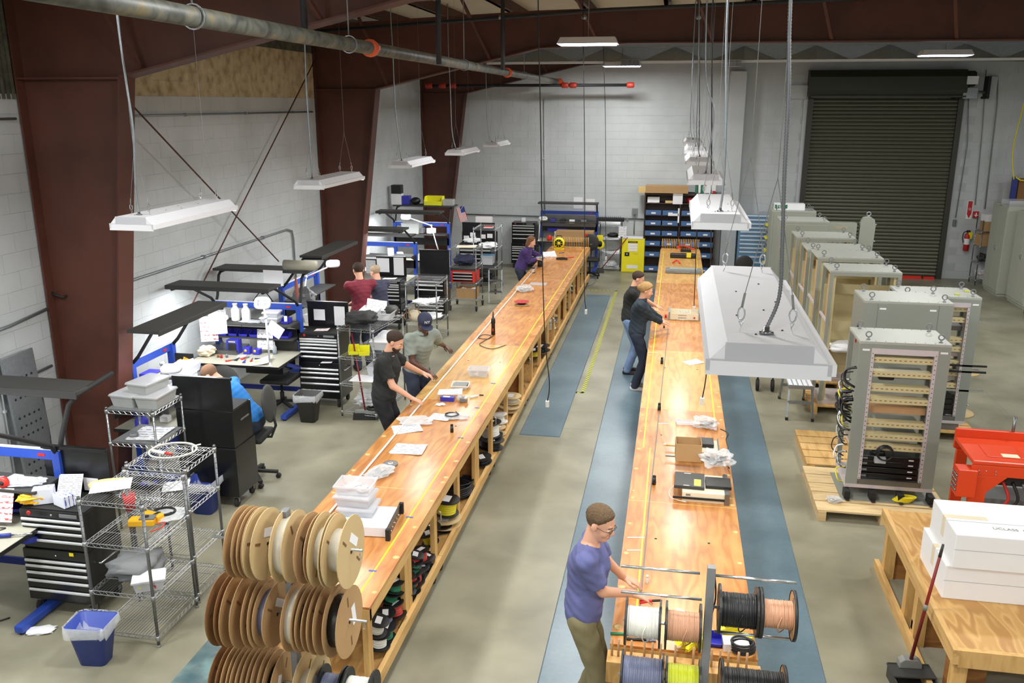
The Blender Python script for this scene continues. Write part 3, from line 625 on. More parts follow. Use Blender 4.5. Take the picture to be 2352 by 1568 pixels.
def wire_rack(w, d, h, zs, label, loc, rz=0, casters=False, m='wire_chrome', post='chrome_dark', z0=0, group=None, name='wire_shelving'):
    """corner origin: x 0..w, y 0..d. chrome wire shelving"""
    t = thing(name, label, 'shelving', loc, rz, group)
    zb = .12 if casters else 0
    for x in (0, w):
        for y in (0, d):
            q = MB().tube([(x, y, zb+.02), (x, y, h)], .0125, 8)
            for k in range(int((h-zb)/.05)): q.lathe([(.0133, 0), (.0133, .004)], 8, (x, y, zb+.06+k*.05), cap=False)
            q.lathe([(.014, 0), (.014, .012), (.008, .018)], 8, (x, y, h-.005)); p = q.build('post', post, t)
            if casters: caster(t, x, y)
            else: MB().lathe([(.016, 0), (.018, .008), (.008, .02)], 8, (x, y, 0)).build('foot', 'grey_mid', p)
    for z in zs:
        q = MB()
        for s in (0, .032):
            q.tube([(0, 0, z-s), (w, 0, z-s)], .0035, 5).tube([(0, d, z-s), (w, d, z-s)], .0035, 5).tube([(0, 0, z-s), (0, d, z-s)], .0035, 5).tube([(w, 0, z-s), (w, d, z-s)], .0035, 5)
        def zig(a, b, n):
            a, b = Vector(a), Vector(b); pts = [a.lerp(b, i/n)-Vector((0, 0, .031*(i % 2))) for i in range(n+1)]; q.tube(pts, .0025, 4)
        zig((0, 0, z), (w, 0, z), int(w/.03)); zig((0, d, z), (w, d, z), int(w/.03)); zig((0, 0, z), (0, d, z), int(d/.03)); zig((w, 0, z), (w, d, z), int(d/.03))
        for k in range(1, int(w/.026)): q.tube([(k*.026, 0, z+.002), (k*.026, d, z+.002)], .0017, 4, cap=False)
        for k in range(1, 3 if d > .35 else 2): y = d*k/(3 if d > .35 else 2); q.tube([(0, y, z-.002), (w, y, z-.002)], .003, 5)
        for x in (0, w):
            for y in (0, d): q.lathe([(.017, -.035), (.019, .004), (.014, .006)], 8, (x, y, z))
        q.build('wire_shelf', m, t)
    return t
def tool_chest(w, d, h1, h2, nl, nu, label, loc, rz=0, lid=None, brand=True, group=None, back=False, handle='drawer_pull'):
    """rolling chest; front = -y, origin front-left-bottom. lower cabinet to h1, top chest to h2"""
    t = thing('tool_chest', label, 'tool chest', loc, rz, group)
    MB().box(0, w, .012, d, .13, h1).box(.004, w-.004, .012, d, h1, h1+.006).build('cabinet', 'black_paint', t, .006)
    for x in (.06, w-.06):
        for y in (.06, d-.06): caster(t, x, y, r=.055)
    if h2 > h1: MB().box(.01, w-.01, .03, d-.01, h1+.006, h2-.004).build('top_chest', 'black_paint', t, .006)
    def stack(za, zb, n, x0, x1, yf):
        hs = [1+.25*(k) for k in range(n)][::-1]; s = (zb-za)/sum(hs); z = za
        for hh in hs:
            H = hh*s
            dd = MB().box(x0, x1, yf, yf+.02, z+.004, z+H-.004).build('drawer', 'black_paint', t, .002)
            MB().prism([(yf-.012, z+H-.026), (yf-.002, z+H-.032), (yf+.001, z+H-.03), (yf+.001, z+H-.006), (yf-.008, z+H-.004), (yf-.014, z+H-.012)], x0+.006, x1-.006, 'X').build('handle', handle, dd)
            z += H
    stack(.15, h1-.075, nl, .02, w-.02, -.002)
    if h2 > h1: stack(h1+.02, h2-.065, nu, .03, w-.03, .018)
    for z, yf in ((h1-.038, .008), (h2-.035, .026)):
        if z > h1-.06 and (h2 > h1 or z < h1): MB().lathe([(.008, -.004), (.008, .004)], 10, (w/2, yf, z), 'Y').build('lock', 'chrome', t)
    if brand and h2 > h1: MB().box(w*.62, w*.88, .024, .031, h2-.048, h2-.02).build('name_plate', 'grey_plastic', t); MB().lathe([(.001, -.004), (.02, -.004), (.02, .002)], 14, (w*.16, .03, h2-.034), 'Y').build('badge', 'red', t)
    MB().tube([(w+.0, .1, h1-.12), (w+.035, .1, h1-.12), (w+.035, d-.1, h1-.12), (w, d-.1, h1-.12)], .008, 8).build('side_handle', 'chrome', t)
    if lid:
        L = MB().box(.0, w, d-.035, d-.012, h2, h2+lid).box(0, w, d-.06, d-.03, h2+lid-.03, h2+lid).build('lid', 'black_paint', t, .005)
        MB().box(.02, w-.02, .05, d-.04, h2-.01, h2+.004).build('tray_liner', 'black_matte', t)
    return t
def workstation(W, label, loc, rz, D=.8, zt=.8, zbar=1.45, fwd=True, rear=False, ztop=1.9, lean=.75, items=True, group=None, light=10, mid=True, bins=True, upr_y=None, ux0=.03):
    """electronics bench. worker at -y. origin: front-left corner of tabletop on the floor"""
    t = thing('workstation', label, 'workbench', loc, rz, group)
    Y = upr_y or D
    MB().box(0, W, 0, D-.04, zt-.03, zt, .0).build('tabletop', 'grey_table', t, .008)
    MB().box(-.004, W+.004, -.006, 0, zt-.034, zt+.001).box(-.006, 0, 0, D-.04, zt-.034, zt+.001).box(W, W+.006, 0, D-.04, zt-.034, zt+.001).build('edge_band', 'black_plastic', t)
    for x in (ux0, W-.03):
        MB().box(x-.035, x+.035, Y-.06, Y+.02, .03, zbar).build('upright', 'blue_frame', t, .004)
        f = MB().box(x-.04, x+.04, Y-.75, Y+.05, .02, .08).build('foot', 'blue_frame', t, .006)
        MB().lathe([(.02, 0), (.02, .02)], 8, (x, Y-.72, 0)).lathe([(.02, 0), (.02, .02)], 8, (x, Y+.02, 0)).build('leveler', 'black_matte', f)
        MB().bar((x, Y-.04, .55), (x, Y-.55, zt-.05), .03, .05).build('support_arm', 'blue_dark', t)
        if fwd:
            q = MB().tube([(x, Y-.02, zbar-.04), (x, Y-.12, zbar+.06), (x, Y-lean-.02, ztop-.03), (x, Y-lean-.36, ztop-.02)], .02, 8); q.build('arm', 'black_matte', t)
        if rear:
            q = MB().tube([(x, Y, zbar-.04), (x, Y+.06, zbar+.06), (x, Y+.14, ztop-.06), (x, Y+.2, ztop-.02), (x, Y+.5, ztop-.02)], .02, 8); q.build('arm', 'black_matte', t)
    MB().box(ux0-.03, W, Y-.03, Y, zbar-.09, zbar).build('crossbar', 'blue_frame', t, .003)
    MB().box(ux0-.03, W, Y-.032, Y+.004, zbar, zbar+.008).build('crossbar_cap', 'white_enamel', t)
    MB().box(W-.22, W-.15, Y-.034, Y-.029, zbar-.06, zbar-.035).build('badge', 'red', t)
    MB().box(0, W, Y-.02, Y, .18, .25).build('floor_beam', 'blue_dark', t)
    if fwd:
        MB().box(-.06, W+.06, Y-lean-.36, Y-lean+.0, ztop-.0, ztop+.035).box(-.06, W+.06, Y-lean-.37, Y-lean-.355, ztop-.02, ztop+.035).build('overhead_shelf', 'charcoal', t, .004)
        MB().box(.05, W-.05, Y-lean-.3, Y-lean-.08, ztop-.03, ztop-.002).build('task_light', 'white_enamel', t)
        if light: area(t, (W/2, Y-lean-.2, ztop-.04), W*.85, .2, light, (.96, .98, 1))
    if rear: MB().box(-.06, W+.06, Y+.14, Y+.52, ztop-.0, ztop+.035).build('overhead_shelf', 'charcoal', t, .004)
    if mid:
        MB().box(.02, W-.02, Y-.36, Y-.04, zbar-.26, zbar-.235).build('shelf', 'charcoal', t, .003)
        for x in (.03, W-.03): MB().prism([(Y-.33, zbar-.26), (Y-.06, zbar-.26), (Y-.06, zbar-.36)], x-.012, x+.012, 'X').build('shelf_bracket', 'black_matte', t)
    if bins:
        MB().box(.02, W-.02, Y-.06, Y-.04, zbar-.52, zbar-.36).build('bin_rail', 'black_matte', t)
    return t
def w2(t, x, y, z):
    """local point of a thing -> world"""
    return Matrix.Translation(t.location) @ Matrix.Rotation(t.rotation_euler[2], 4, 'Z') @ Vector((x, y, z))
def magnifier(label, loc, head, rz=0, tilt=.5, m='white_enamel'):
    """magnifier lamp clamped at loc, head at world point 'head'"""
    t = thing('magnifier_lamp', label, 'lamp', loc); L = Vector(head)-Vector(loc)
    MB().lathe([(.03, 0), (.03, .01), (.012, .02), (.012, .06)], 10).build('clamp', m, t)
    e = Vector((L.x*.25, L.y*.25, .045+.62*L.z+.12)); 
    MB().tube([(0, 0, .05), e*.5, e], .013, 8).build('arm', m, t); MB().tube([e, L], .012, 8).build('arm', m, t)
    MB().lathe([(.022, -.02), (.022, .02)], 10, e, 'Y').build('joint', m, t)
    T = Matrix.Translation(L) @ Matrix.Rotation(rz, 4, 'Z') @ Matrix.Rotation(tilt, 4, 'X')
    a, b = .11, .085
    q = MB(T); ring = []
    for s, r0, z in ((1, 1, .0), (1, 1, .04), (.62, .62, .045), (.62, .62, -.005)): ring.append([(a*s*(abs(math.cos(u))**.6)*(1 if math.cos(u) > 0 else -1), b*s*(abs(math.sin(u))**.6)*(1 if math.sin(u) > 0 else -1), z) for u in np.linspace(0, 2*PI, 25)[:-1]])
    n = 24; vs = [p for r in ring for p in r]; q.smooth = True
    q.add(vs, [(i*n+k, i*n+(k+1) % n, ((i+1) % 4)*n+(k+1) % n, ((i+1) % 4)*n+k) for i in range(4) for k in range(n)]); q.build('lamp_head', m, t)
    MB(T).lathe([(.064, .012), (.066, .017), (.064, .022)], 20).build('lens', 'lens_clear', t)
    return t
def reel(r, w, rc, wind, flange, label, loc, axis=0, rz=0, tilt=0, ft=.006, group=None, holes=True, ribs=True, name='wire_reel', cat='reel', rim=None, fm2=None, roll=0, wirer=.004):
    """reel whose axis is local X, centre at loc"""
    t = thing(name, label, cat, loc, rz, group); t.rotation_euler = (tilt, roll, rz)
    n = 32
    for k, s in enumerate((-1, 1)):
        x = s*w/2
        q = MB().lathe([(.016, x-ft/2), (r, x-ft/2), (r, x+ft/2), (.016, x+ft/2)], n, ax='X', smooth=False, cap=False)
        f = q.build('flange', flange if not (k and fm2) else fm2, t)
        if holes:
            hh = MB()
            for a in (.6, .6+PI): hh.cbox((x, math.cos(a+.9)*r*.62, math.sin(a+.9)*r*.62), (ft+.003, r*.07, r*.3), rx=a+.9+PI/2)
            hh.build('slot', 'cardboard_edge' if 'card' in flange else 'black_matte', f)
        if rim: MB().lathe([(r, x-ft*.8), (r+.004, x-ft*.8), (r+.004, x+ft*.8), (r, x+ft*.8)], n, ax='X', cap=False).build('rim', rim, f)
    if wind:
        prof = [(rc*.3, -w/2+ft/2)]
        if ribs:
            nn = max(3, int((w-ft)/(2*wirer)))
            for i in range(nn):
                x = -w/2+ft/2+(w-ft)*(i+.5)/nn; h = (w-ft)/nn/2; dr = random.uniform(-.0015, .0015)
                prof += [(rc-h*.8+dr, x-h*.95), (rc+dr, x-h*.3), (rc+dr, x+h*.3), (rc-h*.8+dr, x+h*.95)]
        else: prof += [(rc, -w/2+ft/2), (rc, w/2-ft/2)]
        prof += [(rc*.3, w/2-ft/2)]
        MB().lathe(prof, 28, ax='X', cap=False).build('winding', wind, t)
    MB().lathe([(.018, -w/2), (.018, w/2)], 12, ax='X', cap=False).build('core', 'cardboard_dark' if 'card' in flange else 'black_matte', t)
    return t
def chair(label, loc, rz, zseat=.46, back=True):
    t = thing('task_chair', label, 'chair', loc, rz)
    q = MB().box(-.22, .22, -.2, .24, zseat-.04, zseat+.03); q.build('seat', 'black_matte', t, .03)
    # back at -y
    vs = []; q = MB(Matrix.Translation((0, -.24, zseat+.38)) @ Matrix.Rotation(-.12, 4, 'X')); q.ball((0, 0, 0), (.2, .035, .22), 18, 12)
    q.build('backrest', 'charcoal', t)
    MB().tube([(0, -.05, zseat-.03), (0, -.24, zseat-.02), (0, -.3, zseat+.12), (0, -.27, zseat+.3)], .016, 8).build('back_support', 'black_matte', t)
    MB().lathe([(.03, .1), (.03, .25), (.018, .25), (.018, zseat-.04)], 12).build('column', 'black_matte', t)
    for i in range(5):
        a = 2*PI*i/5; b = MB().bar((0, 0, .12), (.27*math.cos(a), .27*math.sin(a), .075), .045, .03).build('leg', 'black_matte', t)
        MB().lathe([(.012, -.02), (.028, -.02), (.028, .02), (.012, .02)], 10, (.27*math.cos(a), .27*math.sin(a), .028), 'X').build('caster', 'rubber', b)
    return t
def waste_bin(w, d, h, m, label, loc, rz=0, liner=True, name='waste_bin'):
    t = thing(name, label, 'trash can', loc, rz); a, b, k, T = w/2, d/2, .045, .004
    def rr(a, b, z, r=.04, n=5):
        out = []
        for cx, cy, s in ((a-r, b-r, 0), (-a+r, b-r, 1), (-a+r, -b+r, 2), (a-r, -b+r, 3)):
            for i in range(n): u = PI/2*(s+i/(n-1)); out.append((cx+r*math.cos(u), cy+r*math.sin(u), z))
        return out
    rings = [rr(a-k, b-k, 0), rr(a, b, h), rr(a+.012, b+.012, h), rr(a+.012, b+.012, h+.012), rr(a-T, b-T, h+.012), rr(a-k-T, b-k-T, T*2)]
    n = 20; vs = [p for r in rings for p in r]; q = MB(); q.smooth = True
    q.add(vs, [(i*n+j, i*n+(j+1) % n, (i+1)*n+(j+1) % n, (i+1)*n+j) for i in range(5) for j in range(n)] + [tuple(range(n-1, -1, -1)), tuple(range(5*n, 6*n))])
    q.build('bin_body', m, t)
    if liner:
        rnd = random.Random(5); r1 = [(x*(1+rnd.uniform(-.02, .03)), y*(1+rnd.uniform(-.02, .03)), h-.05+rnd.uniform(-.04, .02)) for x, y, _ in rr(a+.02, b+.02, 0)]
        r2 = [(x, y, h+.02+rnd.uniform(-.002, .012)) for x, y, _ in rr(a+.016, b+.016, 0)]
        r3 = [(x, y, h-.1+rnd.uniform(-.03, .03)) for x, y, _ in rr(a-.02, b-.02, 0)]; r4 = [(x*.6, y*.6, h*.45+rnd.uniform(-.03, .03)) for x, y, _ in rr(a-.04, b-.04, 0)]
        q = MB(); q.smooth = True; vs = r1+r2+r3+r4
        q.add(vs, [(i*n+j, i*n+(j+1) % n, (i+1)*n+(j+1) % n, (i+1)*n+j) for i in range(3) for j in range(n)] + [tuple(range(3*n, 4*n))]); q.build('liner_bag', 'clear_bag', t)
    return t
def crumple(sx, sy, sz, m, label, loc, rz=0, cat='bag', name='plastic_bag', seed=1, n=14, extra=None, rough=.35):
    """crumpled bag / folded garment: squashed blob with sharp facets"""
    from mathutils import noise
    t = thing(name, label, cat, loc, rz); q = MB(); vs = []; fs = []
    N, M = n*2, n
    for i in range(M+1):
        th = PI*i/M
        for j in range(N):
            ph = 2*PI*j/N; d = Vector((math.sin(th)*math.cos(ph), math.sin(th)*math.sin(ph), -math.cos(th)))
            k = 1+rough*noise.noise(d*2.3+Vector((seed, 0, 0)))+rough*.5*noise.noise(d*6+Vector((0, seed, 0)))
            x = abs(d.x)**.7*math.copysign(1, d.x)*k; y = abs(d.y)**.7*math.copysign(1, d.y)*k
            vs.append((x*sx/2, y*sy/2, max(0, (d.z*k*.5+.5)*sz)))
    fs = [(i*N+j, i*N+(j+1) % N, (i+1)*N+(j+1) % N, (i+1)*N+j) for i in range(M) for j in range(N)]
    q.smooth = cat in ('clothes', 'hat', 'foam', 'tool', 'device'); q.add(vs, fs); q.build({'bag': 'bag_film', 'clothes': 'cloth'}.get(cat, 'body'), m, t)
    if extra:
        q = MB(); rnd = random.Random(seed)
        for i in range(10): q.k = i % len(extra); q.cbox((rnd.uniform(-.25, .25)*sx, rnd.uniform(-.25, .25)*sy, sz*.25+rnd.random()*sz*.3), (sx*.25, sy*.12, sz*.15), rnd.random()*3, rnd.random())
        q.build('contents', extra, t, kind='stuff')
    return t
def coil(r, turns, wr, m, label, loc, rz=0, name='cable_coil', cat='cable', flat=.02, tail=None):
    pts = []; rnd = random.Random(int(r*1000)); N = 20
    for i in range(turns*N):
        a = 2*PI*i/N; k = 1+.06*math.sin(i*.37)+rnd.uniform(-.01, .01); pts.append((r*k*math.cos(a), r*k*math.sin(a)*.9, wr+flat*i/(turns*N)))
    t = thing(name, label, cat, loc, rz); MB().tube(pts, wr, 6).build('loop', m, t)
    if tail: MB().tube(smooth_pts([pts[-1]]+tail), wr, 6).build('tail', m, t)
    return t
# ================= LONG BENCHES =================
def long_bench(x0, x1, y0, y1, label, studs, red, zt=.85):
    t = thing('long_workbench', label, 'workbench', ((x0+x1)/2, 0, 0)); a = (x1-x0)/2
    ys = [y0]+[y0+2.44*k-(.3 if x0 > -1 else .55) for k in range(1, 9) if y0+2.44*k-.5 < y1-.6]+[y1]
    for i, (u, v) in enumerate(zip(ys, ys[1:])):
        MB().box(-a, a, u+.002, v-.002, zt-.02, zt).build('plywood_sheet', 'plywood_red' if i in red else 'plywood_light', t)
        # screws plugged with pale filler along the edges
        q = MB(); rnd = random.Random(i)
        for s in (-1, 1):
            for k in range(5): q.lathe([(.0, .0), (.02+rnd.random()*.012, 0), (.02, .0006)], 9, (s*(a-.035), u+.2+k*.5, zt+.0002), cap=False)
        q.build('filler_patch', 'manila', t)
        q = MB()
        for s in (-.45, .45): q.lathe([(.0, .0), (.011, 0), (.011, .0006)], 9, (s*a, (u+v)/2+.4, zt+.0003), cap=False)
        q.build('hole', 'black_matte', t)
        MB().box(-a, a, v-.003, v+.003, zt, zt+.0006).build('seam_tape', 'manila', t)
        for s in (-1, 1): MB().box(s*a-.038 if s > 0 else -a, s*a if s > 0 else -a+.038, u+.003, v-.003, zt-.11, zt-.02).build('apron_board', 'lumber_long', t)
        for s in (-1, 1): MB().box(s*a-.038 if s > 0 else -a, s*a if s > 0 else -a+.038, u+.003, v-.003, .12, .215).build('base_rail', 'lumber_long', t)
        MB().box(-a+.038, a-.038, u+.003, v-.003, .14, .165).build('bottom_shelf', 'plywood_raw', t)
        for s in (-1, 1):
            for y in (u+.12, v-.12):
                MB().lathe([(.015, -.012), (.045, -.012), (.045, .012), (.015, .012)], 12, (s*(a-.05), y, .046), 'X').box(s*(a-.05)-.02, s*(a-.05)+.02, y-.03, y+.03, .09, .12).build('caster', 'rubber', t)
    MB().box(-a, a, y0-.0, y0+.036, zt-.11, zt-.02).build('end_board', 'lumber', t); MB().box(-a, a, y1-.036, y1, zt-.11, zt-.02).build('end_board', 'lumber', t)
    for i, y in enumerate(studs):
        for s in (-1, 1):
            X = s*(a-.058); dbl = i % 3 == 1
            MB().box(X-.02, X+.02, y-.045, y+.045, .165, zt-.02).build('leg', 'lumber', t)
            if dbl: MB().box(X-.02, X+.02, y+.05, y+.14, .165, zt-.02).build('leg', 'lumber', t)
        if i % 3 == 1: MB().box(-a+.08, a-.08, y+.04, y+.055, .165, zt-.02).build('divider', 'plywood_dark', t)
    for i in range(1, len(ys)-1):
        y = ys[i]; MB().tube([(a+.004, y-.12, zt-.13), (a+.03, y-.12, zt-.14), (a+.03, y-.12, zt-.22), (a+.004, y-.12, zt-.23)], .006, 6).build('pull_handle', 'chrome', t)
    # measuring tapes stuck down along the top
    return t, ys
st1 = [5.12, 5.98, 6.86, 7.72, 8.5, 9.35, 10.3, 11.4, 12.3, 13.1, 13.9, 14.7, 15.5, 16.3, 17.1, 17.9, 18.7, 19.5, 20.3]
B1, ys1 = long_bench(-2.9, -1.93, 5.03, 20.75, 'left long plywood bench on casters with open stud-framed shelf full of reels', st1, (0, 1, 3, 4, 5, 6))
B2, ys2 = long_bench(-.27, .65, 4.92, 20.9, 'right long plywood bench running towards the brown shelving', [y+.1 for y in st1], (0, 1, 3, 4))
def strip(name, x, y0, y1, w, m, label, z=.8505):
    tag(MB().box(x-w/2, x+w/2, y0, y1, z, z+.001).build(name, m), label, 'tape')
strip('measuring_tape', -2.06, 5.2, 20.5, .013, 'yellow', 'yellow measuring tape along the aisle edge of the left long bench')
strip('measuring_tape', -.19, 8.3, 20.6, .012, 'yellow', 'yellow measuring tape near the left edge of the right long bench')
strip('measuring_tape', .55, 9.2, 20.6, .012, 'yellow', 'yellow measuring tape near the right edge of the right long bench')
strip('measuring_tape', -.12, 5.25, 8.3, .012, 'wire_lime', 'pale tape rule beside the young man on the right long bench')
tag(MB().tube([(-2.74, 6.2, .861), (-2.76, 9, .861), (-2.77, 12, .861), (-2.79, 15.5, .861), (-2.8, 18.4, .861)], .011, 8).build('white_tubing', 'wire_white'), 'long white tube laid straight along the far edge of the left long bench', 'tube')
tag(MB().tube([(-.1, 5.3, .856), (-.09, 7, .856), (-.06, 9, .856), (-.03, 11.2, .856), (.0, 13.2, .856)], .0045, 6).build('slim_cable', 'grey_mid'), 'thin grey cord laid along the right long bench from the woman to the young man', 'cord')
for i, (px, py) in enumerate(((941, 1187), (856, 1310), (1058, 1005), (1097, 936), (1133, 880), (1186, 790), (1254, 690))):
    q = P(px, py, Z=.8525); tag(MB().cbox((q.x, q.y, .8525), (.06, .018, .001)).build('blue_tape', 'blue_frame'), 'blue tape mark on the yellow rule of the left bench, number %s from the camera' % ['second', 'nearest', 'third', 'fourth', 'fifth', 'sixth', 'farthest'][i], 'tape')
for i, (px, py) in enumerate(((1632, 816), (1610, 640))):
    q = P(px, py, Z=.8525); tag(MB().cbox((q.x, q.y, .8525), (.05, .05, .001)).build('blue_tape', 'blue_frame'), 'small blue tape square on the right edge of the right bench, %s' % ('nearer' if i == 0 else 'farther'), 'tape')
# ----- things on the left bench -----
Z = .851
def B(px, py, z=Z): return P(px, py, Z=z)
q = B(818, 1208); t = thing('rack_unit', 'grey rack-mount box with black faceplate under the clear tubs', 'equipment', (q.x+.1, q.y+.02, Z), .08)
MB().box(-.24, .2, -.18, .2, .004, .085).build('case', 'white_enamel', t, .003)
f = MB().box(.2, .215, -.2, .24, 0, .09).build('faceplate', 'black_paint', t); MB().box(.2, .235, -.235, -.2, 0, .095).box(.2, .235, .24, .275, 0, .095).build('rack_ear', 'black_matte', t)
q2 = MB()
for k in range(9): q2.lathe([(.0, .0), (.008, 0), (.008, .006)], 8, (.216, -.12+k*.035, .03+.02*(k % 2)), 'X')
q2.build('connector', 'chrome', f)
base = Vector((q.x+.0, q.y+.08, Z+.085))
tub(.3, .22, .075, 'clear_plastic', 'lowest clear tub of the stack near the end of the left bench', 'tub', base, .05, lid='clear_plastic', group=None)
tub(.3, .22, .085, 'clear_plastic', 'middle clear tub of the stack near the end of the left bench', 'tub', base+Vector((-.02, 0, .089)), -.03, lid='clear_plastic')
tub(.3, .22, .08, 'clear_plastic', 'topmost clear tub of the stack near the end of the left bench', 'tub', base+Vector((-.02, .01, .188)), .04, fill=['paper'])
crumple(.2, .32, .06, 'clear_bag', 'clear bag of grey parts behind the stacked clear tubs', (B(872, 1090).x, B(872, 1090).y, Z), -.3, seed=3, extra=['grey_plastic'])
t = thing('tape_roll', 'flat grey tape roll on the left bench behind the clear tubs', 'tape roll', B(897, 1067)); MB().lathe([(.025, 0), (.07, 0), (.07, .018), (.025, .018), (.025, 0)], 24, cap=False).build('roll', 'grey_plastic', t); MB().lathe([(.02, 0), (.025, 0), (.025, .019), (.02, .019)], 18, cap=False).build('core', 'white', t)
sheets(.32, .26, 3, 'print_text', 'loose stack of printed sheets alone on the left bench', B(940, 1032), .05, name='paper_stack')
sheets(.3, .24, 2, 'print_text', 'printed sheets under the clear bags beside the man in black', B(935, 985), .5)
crumple(.36, .26, .03, 'clear_bag', 'flat clear bags on the papers beside the man in black', B(955, 968, Z+.004), .3, seed=4)
sheets(.24, .2, 2, 'print_text', 'sheets with a black cable coil on them on the left bench', B(1012, 958), -.2)
coil(.075, 3, .005, 'wire_black', 'black cable coil in a clear bag on the left bench', B(1038, 955, Z+.004), 0, tail=[(.03, .1, .01), (.01, .13, .01)])
crumple(.24, .2, .018, 'clear_bag', 'clear bag around the black cable coil', B(1050, 957, Z+.006), .3, seed=9)
crumple(.1, .07, .02, 'bag_white', 'small crumpled white wipe left of the cable coil', B(1012, 930), .3, seed=6)
def black_jar(px, py, label, h=.075, r=.018, x=0):
    q = B(px, py); t = thing('black_post', label, 'fixture pin', q); MB().lathe([(r, 0), (r*1.05, h*.3), (r*.85, h)], 12).build('pin_body', 'black_paint', t); MB().lathe([(r*.9, h), (r*.9, h+.01), (r*.5, h+.014)], 12).build('cap', 'black_matte', t)
black_jar(1038, 992, 'short black pin standing on the left bench near the paper stack')
black_jar(1520, 835, 'short black pin on the right bench level with the white sheet')
black_jar(1514, 942, 'short black pin on the right bench left of the cardboard box')
black_jar(1502, 1112, 'short black pin on the right bench nearest the young man')
t = tub(.2, .2, .05, 'white_plastic', 'shallow white tray with a grey mesh on the left bench', 'tray', B(1058, 890), .1, lid=None, name='white_tray'); MB().box(-.08, .08, -.085, .085, .01, .046).build('mesh', 'grey_mid', t)
sheets(.28, .2, 2, 'print_text', 'sheets leaning on the white tray on the left bench', B(1035, 900, Z+.05), .2)
t = thing('blue_carton', 'small blue box lying by the tape dispenser on the left bench', 'box', B(1028, 920), .02); MB().box(-.08, .08, -.03, .03, 0, .05).build('box_body', 'blue_bin', t, .002); MB().box(-.05, .03, -.02, .02, .05, .0515).build('paper_label', 'paper', t)
t = thing('tape_dispenser', 'grey and clear tape dispenser beside the small blue box', 'dispenser', B(1063, 922)); MB().box(-.03, .05, -.04, .04, 0, .05).build('body', 'grey_plastic', t, .008); MB().lathe([(.012, -.02), (.032, -.02), (.032, .02), (.012, .02)], 18, (-.04, 0, .045), 'Y').build('tape_roll', 'clear_plastic', t); MB().box(.03, .055, -.045, .045, .04, .06).build('blade', 'chrome', t)
tag(MB().tube([B(1080, 912, .866), B(1098, 908, .866)], [.014, .01], 8).build('marker_pen', 'white'), 'white marker lying right of the tape dispenser', 'pen')
tag(MB().box(0, .05, 0, .012, 0, .01).build('clip', 'black_matte', loc=B(1101, 908)), 'small black clip right of the white marker', 'clip')
tub(.26, .18, .1, 'clear_plastic', 'clear tub with coiled grey cables on the left bench', 'tub', B(1100, 862), .05, fill=['grey_plastic', 'wire_white'])
t = thing('heat_gun', 'black heat gun standing upright on the left bench with its cord', 'tool', B(1133, 768))
MB().lathe([(.03, 0), (.032, .01), (.028, .16), (.034, .18), (.03, .24), (.018, .26)], 16).build('body', 'black_plastic', t); MB().lathe([(.015, .26), (.012, .34), (.008, .36)], 12).build('nozzle', 'chrome_dark', t); MB().box(-.012, .012, -.034, -.026, .06, .1).build('badge', 'red', t)
pts = [B(1135, 769, Z+.01), B(1120, 778, Z+.008), B(1098, 775, Z+.008), B(1112, 768, Z+.008), B(1128, 772, Z+.008), B(1110, 784, Z+.008), B(1102, 792, Z+.008), B(1130, 801, Z+.008), B(1162, 792, Z+.008)]
cable(smooth_pts(pts), .005, 'black cord curling from the heat gun on the left bench', 'wire_black', 'power_cable', 'cord')
t = reel(.13, .05, .07, 'wire_black', 'red', 'red and cardboard flat reel of black wire lying on the left bench', B(1198, 700, Z+.0)+Vector((0, 0, .035)), fm2='cardboard_pale'); t.rotation_euler = (0, PI/2, .3)
MB().box(-.027, -.026, -.06, .05, -.1, -.04).build('paper_label', 'paper', t)
crumple(.3, .3, .1, 'clear_bag', 'clear bag of silver connectors on the left bench', B(1205, 668), .3, seed=12, extra=['chrome', 'grey_plastic'])
tag(MB().box(-.16, .16, -.12, .12, 0, .004).build('clear_sheet', 'clear_plastic', loc=B(1236, 652)), 'flat clear sheet beyond the bag of connectors', 'sheet')
q = B(1224, 626); reel(.05, .09, .03, 'wire_clear', 'spool_black', 'small spool of pale wire standing at the far left bench edge', (q.x, q.y, Z+.05), holes=False).rotation_euler = (0, PI/2, 0)
t = thing('solder_pot', 'grey round pot on a stand at the far part of the left bench', 'pot', B(1240, 612)); MB().lathe([(.05, 0), (.05, .12), (.04, .13)], 14).build('stand', 'black_matte', t); MB().lathe([(.06, .13), (.09, .17), (.1, .2), (.09, .21)], 16).build('bowl', 'galvanized', t)
sheets(.3, .22, 2, 'print_text', 'sheet held by the woman in purple at the far left bench', B(1262, 585, Z+.03), .4, rot=(.5, 0, .4))
coil(.12, 2, .012, 'wire_black', 'black cable loop in front of the woman in purple', B(1290, 596), 0)
tag(MB().tube([B(1284, 582), B(1296, 580)], .012, 8).build('hand_tool', 'blue_dark'), 'small dark blue tool lying on the far part of the left bench', 'tool')
tag(MB().tube([B(1300, 592, .86), B(1318, 590, .86)], .009, 6).build('hand_tool', 'red_bright'), 'small red tool at the far end of the left bench', 'tool')
tag(MB().tube([B(1243, 631), B(1262, 631)], .006, 6).build('hand_tool', 'cardboard_dark'), 'thin brown stick lying across the far left bench', 'tool')
